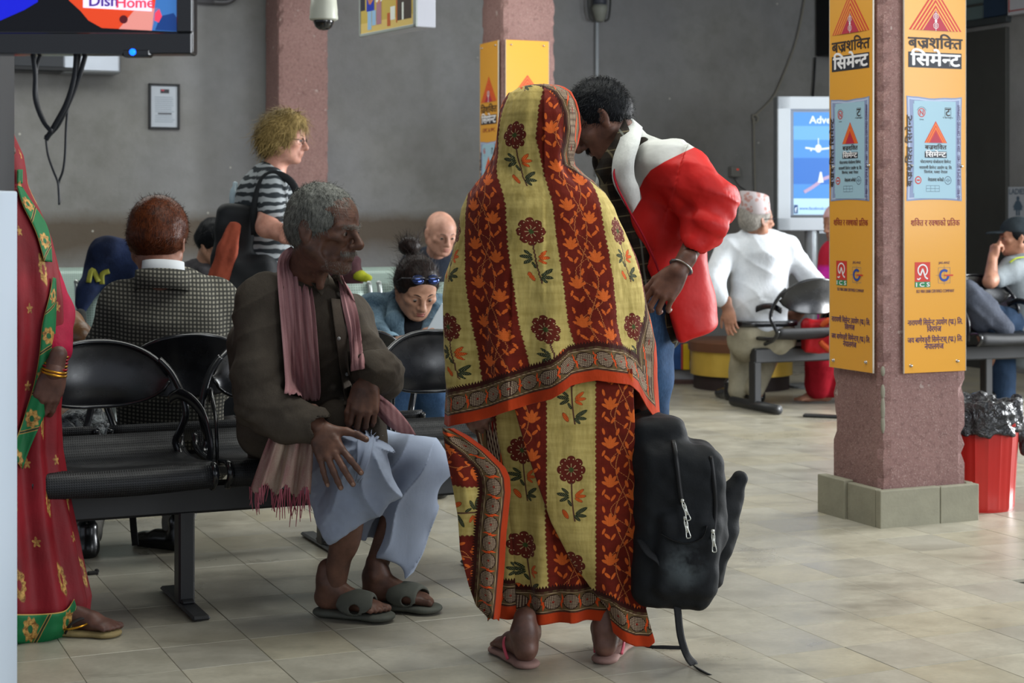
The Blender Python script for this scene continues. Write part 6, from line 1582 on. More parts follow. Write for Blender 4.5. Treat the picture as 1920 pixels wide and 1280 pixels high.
s = S(k=.01); shoe(s, frame(Vector((P(495, 0, 7.8).x, 7.8, 0)), (1, 0, 0), UP)); s.obj('shoe', m_shoe, e, .008); s = S(k=.01); shoe(s, frame(Vector((P(408, 0, 8.2).x, 8.2, 0)), (1, 0, 0), UP)); s.obj('shoe', m_shoe, e, .008)
bk = empty('backpack', P(470, 450, YB), 0, 'black and grey backpack worn by the fair-haired walking woman', 'backpack')
s = S(k=.04); s.box(P(447, 455, YB-.02), (.05, .10, .13), rot=Euler((0, .12, 0)).to_matrix(), rnd=.05); s.box(P(470, 520, 7.92), (.08, .09, .06), rnd=.05); s.obj('bag_body', mat('bag_black', '16191c', .7, var=.3, bump=.4, bscale=30), bp if 0 else bk, .007, lambda p: .01*vnoise(p*14, 2))
s = S(k=.02); s.ell(P(447, 520, 7.86), (.045, .05, .06)); s.obj('grey_pocket', mat('bag_grey', '565e64', .7, var=.2), bk, .007)
b = MB(); b.tube([P(478, 440, 7.80), P(478, 385, 7.78), P(495, 335, 7.80), P(525, 328, 7.80), P(552, 350, 7.80), P(562, 400, 7.80)], .02, 8, smooth=5, flat=(.035, .02)); b.build('shoulder_strap', mat('strap_black', '14171a', .8, var=.1), bk, True, True)
b = MB(); b.lathe([(.004, 0), (.026, .004), (.028, .10), (.024, .13), (.012, .15), (.012, .165), (.004, .17)], P(441, 408, YB+.02), 16); b.build('water_bottle', mat('bottle_plastic', 'b4c8d2', .15, var=.05), bk, smooth=True, world=True)
s = S(k=.02); s.chain([P(437, 425, 7.78), P(424, 470, 7.78), P(408, 532, 7.80)], [.030, .045, .055], flat=((.3, 1, 0), .5)); tag(s.obj('folded_jacket', cloth_mat('terracotta', '6e3226', '9a4c38', .85), None, .006, folds(.010, 40, (.3, 0, 1), .2, 4)), 'terracotta-red jacket hanging beside the walking woman’s backpack', 'jacket')
# ------------------------------------------------------------------ woman in denim
def seat_legs(s, hip, knee, ank, r=(.10, .08, .06)): s.chain([hip, knee, ank], list(r))
YD = 7.15; e = person('woman in a denim jacket bent over her phone, sunglasses pushed up on her hair', P(760, 700, 7.5).xy.to_3d())
skd = skin('denimwoman', 'a07a64', '865f4c', .5); HMd = frame(P(781, 541, YD), dirv(22, -30), UP, 1.04)
s = S(k=.02); head_prims(s, HMd, neck_to=P(765, 590, YD+.16), fat=.6); V1, Q1 = s.mesh(.0042)
WL, WRd = P(790, 640, 6.86), P(812, 622, 6.85)
s = S(k=.02); s.chain([P(695, 590, 7.30), P(712, 655, 7.05), P(792, 636, 6.84)], [.05, .042, .030]); s.chain([P(820, 590, 7.4), P(835, 650, 7.1), P(822, 632, 6.86)], [.05, .04, .028]); s.cone(P(755, 790, 7.6), P(760, 620, 7.35), .09, .09)
hand_prims(s, frame(P(790, 634, 6.84), (.85, -.45, .10), (-.2, -.5, .8), .95), curl=((40, 40, 20),)*4, thumb=(20, 20, 10), mirror=False); hand_prims(s, frame(P(838, 632, 6.88), (-.5, -.6, .25), (.3, -.6, .7), .95), curl=((40, 40, 20),)*4, mirror=True)
s.chain([P(730, 800, 7.6), P(745, 748, 7.16), P(750, 850, 7.2)], [.05, .04, .03]); s.chain([P(790, 800, 7.6), P(812, 748, 7.16), P(814, 850, 7.3)], [.05, .04, .03]); V2, Q2 = s.mesh(.0055)
link('body', join_np('body', [(V1, Q1, 0), (V2, Q2, 0)], [skd]), e, True); eyes(HMd, e, look=(0, -.5), lips='8a4a44')
HRd, HId = np.array(HMd.to_3x3().normalized()), np.array(HMd.inverted())
s = S(k=.012); hair_cap(s, HMd, front=.050, low=.01, thick=.011, back=-.02, fringe=.016); s.ell(P(768, 462, YD+.08), (.048, .048, .042), k=.015)
hair_obj(s, 'hair', hair_mat('dark_brown', '0d0a0a', '2a1f1c', .4), e, .0045, 2200, lambda p, nn: np.tile(np.array([[0, -1, .5]]), (len(p), 1))@HRd.T, .05, .0016, 3, lambda p: .002*vnoise(p*60, 1), lift=.002)
b = MB(HMd)
for x in (-1, 1):
    b.mi = 0; b.sph((x*.032, .078, .092), 1, 16, (.026, .010, .021), Euler((.9, 0, 0)).to_matrix()); b.mi = 1; b.tube([(x*.032+.027*math.cos(a), .078+.014*math.sin(a), .094+.017*math.sin(a)) for a in [i*math.pi/10 for i in range(20)]], .0028, 6, closed=True); b.tube([(x*.058, .07, .095), (x*.083, .03, .07), (x*.085, -.01, .03)], .0026, 6)
b.tube([(-.008, .085, .098), (0, .088, .10), (.008, .085, .098)], .0025, 6)
b.build('sunglasses', [mat('mirror_lens', '3c4a78', .05, metal=.8, var=.5, vscale=30), mat('sunglass_frame', '3a3a3e', .3, var=0)], e, True, True)
t = T('denim_jacket', .85, .15); n = t.noise(6, 4, .6); w_ = t.noise(200, 2, stretch=(1, 1, .3)); t.color(t.mix(t.ramp(n*.8+w_*.2, .38, .62), '2c3f4e', '6b8290')); t.bump(w_, .3, .001); t.bump(t.noise(16, 3), .4, .012); m_dj = t.m
s = S(k=.035); s.chain([P(752, 735, 7.62), P(756, 690, 7.5), P(760, 620, 7.35)], [.15, .17, .165], flat=((0, 1, 0), .8)); s.cone(P(700, 580, 7.30), P(820, 585, 7.40), .078, .075); s.chain([P(697, 590, 7.28), P(702, 640, 7.10), P(728, 648, 6.98)], [.075, .066, .052]); s.chain([P(822, 590, 7.38), P(838, 645, 7.12), P(832, 640, 6.98)], [.075, .066, .05])
s.cone(P(765, 560, 7.30), P(762, 590, 7.33), .07, .12); s.ell(P(778, 590, 7.15), (.055, .10, .10), op=1, k=.015); s.ell(P(775, 640, 7.1), (.035, .10, .14), op=1, k=.015); s.cone(P(728, 648, 6.98), P(760, 642, 6.9), .032, .032, op=1, k=.005)
dj = s.obj('denim_jacket', m_dj, e, .006, lambda p, f=folds(.008, 18, (.3, 0, 1), .4, 3, .8), g=crease(.008, (.8, 0, .5), 40, 5): f(p)+g(p)); bvD = bvh_of(dj)
s = S(k=.02); s.chain([P(772, 720, 7.35), P(774, 620, 7.22)], [.10, .075]); s.obj('patterned_top', two_tone('dark_top', '14151a', [('o', 'b04a20')], .8), e, .008, attrs={'o': lambda V: vnoise(V*28, 3)*.1-.035+np.clip((V[:, 2]-P(0, 640, 7.2).z)*2, -.05, .2)})
for (q, nm) in (([(745, 575), (752, 600), (757, 625), (745, 640)], 'collar'), ([(775, 640), (800, 600), (818, 600), (812, 625)], 'collar')):
    b = MB(); b.prism([(0, 0), (1, 0), (1, 1), (0, 1)], .01); b.bm.free()
s = S(k=.01); s.chain([P(742, 560, 7.24), P(740, 600, 7.16), P(752, 640, 7.12)], [.034, .040, .018], flat=((0, 1, 0), .4)); s.chain([P(812, 580, 7.28), P(806, 610, 7.18), P(790, 640, 7.12)], [.03, .036, .016], flat=((0, 1, 0), .4)); s.obj('collar', m_dj, e, .006)
s = S(k=.01); s.cone(P(716, 654, 7.02), P(730, 646, 6.97), .058, .055); s.cone(P(706, 658, 7.03), P(760, 642, 6.9), .040, .04, op=1, k=.004); s.obj('rolled_cuff', cloth_mat('denim_cuff', '5d7a8c', '7d97a6'), e, .006)
b = MB(frame(P(822, 612, 6.82), (.45, -.1, .8), (-.2, -1, .2))); b.box((0, .02, 0), (.07, .14, .009), .004, seg=2); b.build('phone_case', mat('phone_white', 'c9d4dc', .3, var=0), None); ph = bpy.context.scene.objects['phone_case']; ph.name = 'phone'; tag(ph, 'white phone held by the woman in denim', 'phone')
s = S(k=.03); seat_legs(s, P(730, 800, 7.6), P(745, 745, 7.12), P(750, 850, 7.2), (.10, .068, .05)); seat_legs(s, P(790, 800, 7.6), P(812, 742, 7.12), P(814, 850, 7.3), (.10, .068, .05)); s.obj('jeans', m_jean, e, .008, folds(.006, 18, (0, 0, 1), .5, 2))
s = S(k=.01); shoe(s, frame(Vector((P(752, 0, 7.2).x, 7.3, 0)), (.1, -1, 0), UP)); s.obj('shoe', m_shoe, e, .007); s = S(k=.01); shoe(s, frame(Vector((P(814, 0, 7.3).x, 7.4, 0)), (.1, -1, 0), UP)); s.obj('shoe', m_shoe, e, .007)

# ------------------------------------------------------------------ far figures
def far_head(s, px, py, Y, yaw, pitch=0, sc=1.0, neck=None, fat=0, **k):
    M = frame(P(px, py, Y), dirv(yaw, pitch), UP, sc); head_prims(s, M, neck_to=neck, fat=fat, **k); return M
e = person('bald man in a navy shirt seated against the rear wall', P(820, 600, 10).xy.to_3d())
skp = skin('pale_face', 'a9806f', '8f6858'); s = S(k=.02); Mh = far_head(s, 826, 438, 10, 28, -18, 1.08, P(818, 478, 10.1), .5); s.cone(P(810, 640, 10.2), P(812, 510, 10.15), .09, .09); s.chain([P(772, 505, 10.1), P(760, 600, 10), P(800, 620, 9.7)], [.05, .045, .03]); s.chain([P(858, 505, 10.2), P(880, 600, 10.1), P(840, 615, 9.7)], [.05, .045, .03])
hand_prims(s, frame(P(802, 620, 9.7), (.5, -.7, 0), (0, 0, 1))); hand_prims(s, frame(P(838, 615, 9.7), (-.5, -.7, 0), (0, 0, 1)), mirror=True); s.chain([P(790, 650, 10.1), P(790, 640, 9.6), P(790, 760, 9.65)], [.08, .06, .04]); s.chain([P(840, 650, 10.1), P(850, 640, 9.6), P(850, 760, 9.65)], [.08, .06, .04]); s.obj('body', skp, e, .006); eyes(Mh, e, brow='5e4a40', lips='8c5a50')
s = S(k=.01); s.M = Mh; s.ell((0, -.035, .0), (.080, .078, .050)); s.ell((0, .10, 0), (.12, .09, .12), op=1); s.ell((0, 0, .085), (.12, .15, .06), op=1); s.M = Matrix(); s.obj('cropped_hair', hair_mat('cropped', '2e2826', '4c4440'), e, .006)
s = S(k=.04); s.cone(P(812, 640, 10.2), P(814, 520, 10.15), .19, .19, flat=((0, 1, 0), .7)); s.cone(P(778, 498, 10.12), P(856, 500, 10.18), .085, .085); s.chain([P(772, 505, 10.1), P(760, 600, 10), P(795, 618, 9.75)], [.08, .065, .05]); s.chain([P(858, 505, 10.2), P(880, 600, 10.1), P(842, 613, 9.75)], [.08, .065, .05]); s.obj('shirt', cloth_mat('navy', '1d222c', '2b323e'), e, .009, folds(.008, 12, (0, 0, 1), .4, 3))
s = S(k=.03); s.chain([P(790, 655, 10.15), P(790, 645, 9.6), P(790, 760, 9.65)], [.11, .085, .06]); s.chain([P(840, 655, 10.15), P(850, 645, 9.6), P(850, 760, 9.65)], [.11, .085, .06]); s.obj('trousers', cloth_mat('dark_trousers', '22252b', '2f333a'), e, .01)
s = S(k=.01); shoe(s, frame(Vector((P(790, 0, 9.7).x, 9.72, 0)), (0, -1, 0), UP)); s.obj('shoe', m_shoe, e, .009); s = S(k=.01); shoe(s, frame(Vector((P(850, 0, 9.7).x, 9.72, 0)), (0, -1, 0), UP)); s.obj('shoe', m_shoe, e, .009)
pale_bench(P(815, 600, 10.3).xy.to_3d(), 2, 'pale bench under the bald man by the rear wall')

e = person('dark-haired person seated between the tweed shoulder and the walking woman', P(400, 600, 9.4).xy.to_3d())
s = S(k=.02); Mh = far_head(s, 402, 455, 9.4, 60, -25, 1.0, P(385, 500, 9.45)); s.cone(P(385, 640, 9.5), P(380, 540, 9.45), .09, .09); s.chain([P(340, 530, 9.4), P(345, 600, 9.2), P(390, 610, 9.0)], [.05, .045, .03]); s.chain([P(425, 530, 9.5), P(440, 600, 9.3), P(410, 610, 9.0)], [.05, .045, .03]); s.chain([P(370, 660, 9.5), P(390, 660, 9.0), P(390, 790, 9.0)], [.08, .06, .04]); s.chain([P(410, 660, 9.5), P(430, 660, 9.0), P(430, 790, 9.0)], [.08, .06, .04]); hand_prims(s, frame(P(392, 610, 9.0), (.5, -.5, 0), (0, 0, 1))); s.obj('body', skd, e, .009)
s = S(k=.012); hair_cap(s, Mh, thick=.014); hair_obj(s, 'hair', m_hb, e, .008, 500, width=.003, disp=lambda p: .004*vnoise(p*40, 1))
s = S(k=.04); s.cone(P(385, 650, 9.5), P(380, 540, 9.45), .18, .17, flat=((0, 1, 0), .8)); s.cone(P(345, 525, 9.42), P(425, 525, 9.48), .085, .085); s.chain([P(340, 530, 9.4), P(345, 600, 9.2), P(385, 610, 9.05)], [.08, .07, .05]); s.chain([P(425, 530, 9.5), P(440, 600, 9.3), P(412, 610, 9.05)], [.08, .07, .05]); s.obj('fleece', cloth_mat('charcoal_fleece', '2c2b2d', '454346', .95, 80), e, .010, lambda p: .012*vnoise(p*30, 3))
s = S(k=.03); s.chain([P(370, 660, 9.5), P(390, 660, 9.0), P(390, 790, 9.0)], [.11, .09, .06]); s.chain([P(410, 660, 9.5), P(430, 660, 9.0), P(430, 790, 9.0)], [.11, .09, .06]); s.obj('trousers', m_kh, e, .012)

# man in white shirt and flowered cap
YT = 10.42; e = person('seated man in a flowered cap and white shirt, one hand on his hip', P(1430, 660, YT).xy.to_3d())
skc = skin('capman', '9a6f5a', '7d5644'); s = S(k=.02); Mh = far_head(s, 1419, 414, YT-.02, 118, 4, 1.02, P(1424, 455, YT+.02), .3, old=.5)
s.cone(P(1425, 600, YT+.02), P(1425, 480, YT+.02), .085, .085); s.chain([P(1362, 470, YT), P(1334, 532, YT-.1), P(1368, 584, YT-.14)], [.05, .042, .029]); s.chain([P(1482, 472, YT+.05), P(1524, 530, YT), P(1500, 585, YT+.2)], [.05, .042, .029])
hand_prims(s, frame(P(1366, 578, YT-.15), (.1, -.15, -1), (-.5, -1, .1), 1.0), curl=((25, 35, 20), (22, 35, 20), (18, 30, 20), (10, 25, 15)), thumb=(40, 20, 10), mirror=False); hand_prims(s, frame(P(1500, 586, YT+.2), (-.5, .5, -.5), (0, 1, .2)), mirror=True)
s.chain([P(1400, 640, YT), P(1398, 655, YT+.5), P(1384, 735, YT+.35)], [.09, .06, .04]); s.chain([P(1450, 640, YT), P(1450, 655, YT+.5), P(1420, 735, YT+.30)], [.09, .06, .04]); s.obj('body', skc, e, .0055); eyes(Mh, e)
s = S(k=.012); hair_cap(s, Mh, thick=.006, back=-.035, fringe=-.0); hair_obj(s, 'hair', hair_mat('grey2', '6d6862', '9c9790'), e, .006, 900, width=.002, length=.02)
b = MB(Mh); b.lathe([(.086, .040), (.093, .050), (.096, .10), (.092, .150), (.080, .158), (.02, .150)], (0, -.012, 0), 28)
t = T('topi_print', .85, .15); v = t.voro(32); v2 = t.voro(70); c = t.mix(v.lt(.42), 'b3aaac', t.mix(v2.lt(.4), 'a8827c', 'b39c98')); c = t.mix(v.lt(.14), c, '96605a'); t.color(c); o = b.build('flowered_cap', t.m, e, True, True)
for vv in o.data.vertices:
    q = Mh.inverted()@vv.co
    if q.z > .09: q.z += q.y*-.25+.006; q.x *= .92
    vv.co = Mh@q
b = MB(Mh)
for x in (-1, 1): b.tube([(x*.031+.019*math.cos(a), .099, .002+.013*math.sin(a)) for a in [i*math.pi/8 for i in range(16)]], .0016, 5, closed=True); b.tube([(x*.05, .099, .006), (x*.072, .06, .008), (x*.079, -.005, .010)], .002, 5)
b.build('glasses', mat('glasses_black', '101012', .3, var=0), e, True, True)
m_ws = cloth_mat('white_shirt', 'bfc4ca', 'd9dde2', .8, 200, .1)
s = S(k=.035); s.chain([P(1428, 605, YT+.02), P(1424, 560, YT+.02), P(1424, 480, YT+.02)], [.165, .175, .185], flat=((0, 1, 0), .72)); s.cone(P(1372, 462, YT), P(1478, 464, YT+.04), .080, .080); s.cone(P(1420, 445, YT), P(1424, 470, YT), .07, .13)
s.chain([P(1362, 472, YT), P(1335, 528, YT-.1), P(1352, 560, YT-.13)], [.078, .068, .048]); s.cone(P(1334, 528, YT-.1), P(1340, 548, YT-.11), .070, .062); s.chain([P(1484, 474, YT+.05), P(1526, 532, YT), P(1506, 575, YT+.15)], [.078, .064, .05]); s.ell(P(1421, 432, YT-.02), (.052, .058, .04), op=1, k=.008)
sh_ = s.obj('white_shirt', m_ws, e, .007, lambda p, f=folds(.009, 11, (.4, 0, 1), .4, 7, .8), g=crease(.010, (.55, 0, .8), 22, 5): f(p)+g(p)); ringcollar('shirt_collar', frame(P(1422, 446, YT), dirv(118), UP), .066, .062, -.02, .030, .008, m_ws, e)
m_khk = cloth_mat('khaki', '7d7765', '97917e', .9, 200)
s = S(k=.03); s.cone(P(1402, 632, YT+.0), P(1456, 632, YT+.04), .125, .125); s.chain([P(1400, 640, YT), P(1395, 655, YT+.45), P(1382, 730, YT+.35)], [.11, .085, .06]); s.chain([P(1450, 640, YT), P(1440, 655, YT+.5), P(1416, 728, YT+.30)], [.11, .085, .06]); s.plane(P(1430, 601, YT), (0, 0, 1)); s.obj('trousers', m_khk, e, .008, folds(.007, 16, (.3, 0, 1), .5, 2))
s = S(k=.006); s.cone(P(1402, 604, YT+.0), P(1456, 604, YT+.04), .129, .129); s.plane(P(1430, 600, YT), (0, 0, 1)); s.plane(P(1430, 611, YT), (0, 0, -1)); s.obj('belt', m_shoe, e, .006)
s = S(k=.01); shoe(s, frame(on_floor(1374, 752)+Vector((0, 0, 0)), (-.2, .9, 0), UP, 1.05)); s.obj('shoe', m_shoe, e, .006); s = S(k=.01); shoe(s, frame(on_floor(1424, 755), (-.15, .95, 0), UP, 1.05)); s.obj('shoe', m_shoe, e, .006)

# person in pink and red mostly behind the near pillar
YP = 10.9; e = person('person in bright pink and red clothes, mostly hidden behind the near pillar', P(1570, 660, YP).xy.to_3d())
s = S(k=.02); Mh = far_head(s, 1572, 420, YP, -60, -8, 1.0, P(1580, 460, YP)); s.cone(P(1585, 640, YP), P(1585, 490, YP), .09, .09); s.chain([P(1560, 480, YP), P(1548, 560, YP-.1), P(1545, 620, YP-.2)], [.045, .04, .03]); hand_prims(s, frame(P(1545, 620, YP-.2), (-.3, -.6, -.5), (0, -.3, 1)))
s.chain([P(1590, 660, YP), P(1550, 660, YP-.35), P(1542, 735, YP-.2)], [.08, .06, .04]); foot_prims(s, frame(on_floor(1556, 756)+Vector((0, 0, .015)), (-1, -.1, 0), UP)); s.cone(P(1542, 735, YP-.2), on_floor(1550, 754)+Vector((0, 0, .1)), .035, .035); s.obj('body', skc, e, .007)
s = S(k=.02); hair_cap(s, Mh, thick=.014); s.obj('pink_headscarf', cloth_mat('pale_pink', 'c49a9c', 'd6b0b2'), e, .008)
s = S(k=.03); s.cone(P(1585, 640, YP), P(1585, 490, YP), .18, .17); s.chain([P(1560, 478, YP), P(1552, 530, YP-.05), P(1549, 560, YP-.1)], [.08, .07, .05]); s.obj('red_top', two_tone('pink_top', 'b01632', [('m', 'c2249a')]), e, .009, folds(.006, 14, (0, 0, 1), .4), attrs={'m': lambda V: (V[:, 2]-P(0, 498, YP).z)*.5})
s = S(k=.03); s.cone(P(1590, 660, YP), P(1540, 665, YP-.3), .13, .10); s.chain([P(1540, 665, YP-.3), P(1535, 725, YP-.22)], [.10, .085]); s.cone(P(1560, 670, YP-.2), P(1570, 730, YP-.2), .10, .09); s.plane(P(1540, 738, YP), (0, 0, -1)); s.obj('red_skirt', cloth_mat('red_skirt', '7a0c18', '981626'), e, .008, folds(.010, 20, (0, 0, 1), .4))
s = S(k=.02); s.box(P(1536, 630, 10.35), (.07, .05, .07), rnd=.03); o = s.obj('handbag', cloth_mat('red_bag', '8c0f18', 'b01c22', .5), None, .008, folds(.012, 22, (.6, 0, 1), .4)); tag(o, 'red bag with orange handle on the black bench beside the near pillar', 'bag')
b = MB(); b.tube([P(1540, 612, 10.28), P(1556, 600, 10.26), P(1570, 625, 10.26), P(1562, 655, 10.26), P(1546, 648, 10.27), P(1538, 640, 10.28)], .018, 8, closed=False, smooth=5); b.build('handle', mat('orange_handle', 'b84a1c', .6), o, True, True)

# man in a dark cap at the right edge
YC = 11.0; e = person('man in a dark peaked cap resting his chin on his fist, legs crossed', P(1900, 660, YC).xy.to_3d())
s = S(k=.02); Mh = far_head(s, 1905, 446, YC, -92, -4, 1.02, P(1915, 490, YC)); s.cone(P(1915, 620, YC), P(1915, 520, YC), .09, .09); s.chain([P(1900, 505, YC-.1), P(1856, 528, YC-.2), P(1862, 478, YC-.12)], [.05, .042, .030]); s.cone(P(1935, 505, YC+.1), P(1925, 590, YC+.1), .05, .04)
hand_prims(s, frame(P(1861, 484, YC-.12), (.15, 0, 1), (-1, -.4, 0), .95), curl=((70, 80, 50),)*4, thumb=(10, 10, 20), mirror=False); s.chain([P(1925, 615, YC), P(1840, 600, YC-.2), P(1878, 735, YC-.1)], [.08, .06, .04]); s.obj('body', skc, e, .006); eyes(Mh, e)
s = S(k=.012); hair_cap(s, Mh, thick=.006); s.obj('hair', m_hb, e, .008)
s = S(k=.01); s.M = Mh; s.ell((0, -.012, .055), (.086, .106, .080)); s.plane((0, 0, .035), (0, .12, -1)); s.ell((0, .125, .042), (.062, .065, .010), k=.01); s.M = Matrix(); s.obj('peaked_cap', cloth_mat('cap_cloth', '20262b', '2f373c'), e, .006)
s = S(k=.03); s.cone(P(1918, 640, YC), P(1918, 520, YC), .18, .17); s.cone(P(1898, 505, YC-.1), P(1935, 505, YC+.1), .08, .08); s.chain([P(1898, 505, YC-.1), P(1872, 522, YC-.16)], [.078, .062]); s.obj('grey_shirt', cloth_mat('grey_shirt', '6c7378', '878e92'), e, .008, folds(.007, 14, (0, 0, 1), .4))
b = MB(); b.tube([P(1893, 492, YC-.17), P(1905, 484, YC-.17), P(1922, 482, YC-.15)], .012, 6, flat=(.035, .008), smooth=4); b.build('lime_trim', mat('lime_trim', 'a8b81e', .7), e, True, True)
m_nj = cloth_mat('navy_jeans', '182536', '26384e', .9, 200)
s = S(k=.03); s.chain([P(1925, 615, YC), P(1842, 592, YC-.25), P(1830, 580, YC-.25)], [.11, .09, .07]); s.chain([P(1930, 625, YC), P(1876, 630, YC-.1), P(1880, 742, YC-.15)], [.11, .10, .080]); s.obj('jeans', m_nj, e, .008, folds(.008, 14, (0, 0, 1), .5, 2))
s = S(k=.01); shoe(s, frame(Vector((P(1882, 0, YC-.15).x, YC-.15, 0)), (-.9, -.2, 0), UP)); s.obj('shoe', m_shoe, e, .008)
s = S(k=.03); s.chain([P(1815, 540, 10.5), P(1850, 580, 10.5), P(1880, 615, 10.5)], [.06, .075, .06], flat=((0, 1, 0), .6)); s.cone(P(1820, 560, 10.5), P(1840, 600, 10.55), .06, .08); o = s.obj('jacket', cloth_mat('slate_jacket', '2e323b', '474b55', .9, 120), None, .008, folds(.014, 20, (.6, 0, -.7), .3)); tag(o, 'slate grey jacket piled beside the man in the dark peaked cap', 'jacket')
# ------------------------------------------------------------------ television kiosk
ke = empty('kiosk', (P(0, 0, 3.0).x-.02, 3.0, 0), 0, 'white kiosk cabinet with a black column, at the very edge beside the crimson sari', 'kiosk')
xr = P(33, 0, 3.5).x; b = MB(); b.box((xr-.25, 3.25, P(0, 353, 3.0).z/2), (.5, .5, P(0, 353, 3.0).z), .004, seg=2); b.build('cabinet', mat('cabinet_white', 'a9b4bf', .35, var=.04, vscale=2), ke, world=True)
b = MB(); b.box((xr-.006, 2.999, .62), (.006, .004, 1.24), .001); b.build('edge_trim', mat('cabinet_trim', '6c7a90', .4), ke, world=True)
b = MB(); b.box((P(28, 0, 3.6).x-.1, 3.48, 1.60), (.2, .24, .70), .004); b.build('column', mat('kiosk_black', '0e1014', .5, var=.1), ke, world=True)
YV = 3.25; tv = empty('television', P(180, 60, YV), 0, 'black television showing a red and blue picture, above the kiosk', 'television')
tx0, tx1, tz0 = P(-420, 0, YV).x, P(370, 0, YV+.05).x, P(0, 101, YV).z; tz1 = tz0+.56; m_tv = mat('tv_black', '0b0c0f', .15, spec=.6, var=.1)
b = MB(); b.box(((tx0+tx1)/2, YV+.03, (tz0+tz1)/2), (tx1-tx0, .05, tz1-tz0), .006, seg=3); b.box(((tx0+tx1)/2, YV+.075, (tz0+tz1)/2), ((tx1-tx0)*.7, .05, .36), .01); b.build('casing', m_tv, tv, world=True)
def emi(name, c, s_): return mat('screen_'+name, c, .3, var=0, emit=s_)
def pt(px, py): q = P(px, py, YV); return (q.x, q.z)
SCR = {k: emi(k, c, s_) for k, c, s_ in (('black', '05060c', .6), ('blue', '1018b8', 1.0), ('red', 'd0401c', .9), ('pink', 'd88a80', .85), ('azure', '3a6fb0', .8), ('navy', '173a78', .8), ('white', 'e4dcf0', .9), ('violet', '4a2a8c', .8), ('crimson', 'e0405a', .9), ('dark', '58141c', .6), ('led', '0a50ff', 5))}
f = Flat(tv); scr = [pt(-400, -300), pt(345, -300), pt(345, 60), pt(-400, 58)]
def poly_s(k, pts, z): f.poly('picture:'+k, [pt(*p) for p in pts][::-1], z)
poly_s('black', [(-400, -300), (345, -300), (345, 60), (-400, 57)], .0)
poly_s('blue', [(-300, -300), (60, -300), (70, 3), (45, 18), (0, 38), (-60, 55), (-300, 50)], .0004)
poly_s('red', [(120, -300), (300, -300), (298, 10), (284, 57), (190, 52), (165, 38), (150, 20), (128, 0)], .0004)
poly_s('pink', [(250, 20), (296, 14), (284, 57), (222, 54)], .0006); poly_s('azure', [(298, -60), (343, -60), (343, 50), (338, 59), (284, 57)], .0006); poly_s('navy', [(300, 30), (325, 24), (338, 45), (330, 58), (290, 56)], .0007); poly_s('crimson', [(290, 24), (298, 16), (303, 30), (297, 42), (289, 38)], .0009)
f.disc('picture:dark', *pt(231, 36), .008, .0009)
poly_s('white', [(155, -20), (284, -20), (284, 21), (155, 14)], .001)
f.text('picture:violet', 'Dish', pt(165, 0)[0], pt(0, 11)[1], None, .031, .02, .0014, 'l'); f.text('picture:crimson', 'Home', pt(216, 0)[0], pt(0, 14)[1], None, .029, .02, .0014, 'l')
tvr = tv; fr_ = empty('screen', (0, YV+.004, 0)); fr_.parent = tv; fr_.matrix_parent_inverse = mat_of(tv).inverted(); fr_.rotation_euler = (math.pi/2, 0, 0); f.root = fr_; f.build(SCR)
for k_, q_ in (('bezel', [(tx1-.015, (tz0+tz1)/2+.02, .05, tz1-tz0-.042), ((tx0+tx1)/2, tz0+.020, tx1-tx0, .04)]),):
    b = MB(); [b.box((a, YV+.002, c), (w-.002 if w > .1 else .030, .012, h), .002) for a, c, w, h in q_]; b.build(k_, m_tv, tv, world=True)
b = MB(); q = P(256, 103, YV); b.box((q.x+.0, YV+.01, q.z+.004), (.055, .03, .016), .004); b.build('sensor_bar', m_tv, tv, world=True); b = MB(); q = P(250, 98, YV); b.sph((q.x, YV-.006, q.z), .0065, 12); b.build('power_light', SCR['led'], tv, True, True)
m_cab = mat('black_cable', '101318', .45, var=.2)
cb = empty('cable_bundle', P(100, 110, 3.31), 0, 'tangled black cables dangling below the television in front of the rear wall', 'cable')
for k, (pts, r) in enumerate((([(60, 98), (66, 140), (66, 185), (80, 225), (96, 246)], .0045), ([(80, 98), (68, 130), (70, 190), (84, 228), (96, 248)], .0035), ([(143, 98), (140, 140), (126, 190), (104, 232), (86, 262)], .0050), ([(163, 98), (148, 145), (128, 195), (108, 235), (86, 258)], .0048), ([(86, 258), (90, 290), (100, 320), (109, 345), (111, 384)], .0022), ([(128, 190), (124, 240), (122, 290), (118, 320), (110, 345), (112, 380)], .0024), ([(152, 98), (142, 150), (128, 200)], .003))):
    b = MB(); b.tube([P(x, y-(6 if y < 100 else 0), 3.285+.006*k) for x, y in pts], r, 8, smooth=6); b.build('cable', m_cab, cb, True, True)
# split air conditioner on the rear wall
ax = gp(to_uv(P(60, 100, 11.6))[0], WALLV-.11, 0); q = P(100, 112, 11.45); ac = empty('air_conditioner', (0, 0, 0), 0, 'dark wall unit with a silver end, on the rear wall above the hanging cables', 'air conditioner')
u0, u1 = to_uv(P(-60, 0, 11.3))[0], to_uv(P(224, 0, 11.75))[0]; b = MB(MG); b.box(((u0+u1)/2-.1, WALLV-.116, 2.27), (u1-u0-.2, .22, .24), .02, seg=3); b.build('casing', mat('ac_dark', '25282d', .3, var=.1), ac)
b = MB(MG); b.box((u1-.19, WALLV-.116, 2.27), (.40, .226, .245), .022, seg=3); b.build('silver_end', mat('ac_silver', '9a9fa6', .25, metal=.6, var=.25, vscale=3), ac)
b = MB(MG); b.box(((u0+u1)/2-.1, WALLV-.225, 2.17), (u1-u0-.3, .01, .03), .004); b.build('louvre', mat('ac_louvre', '15171a', .4), ac)
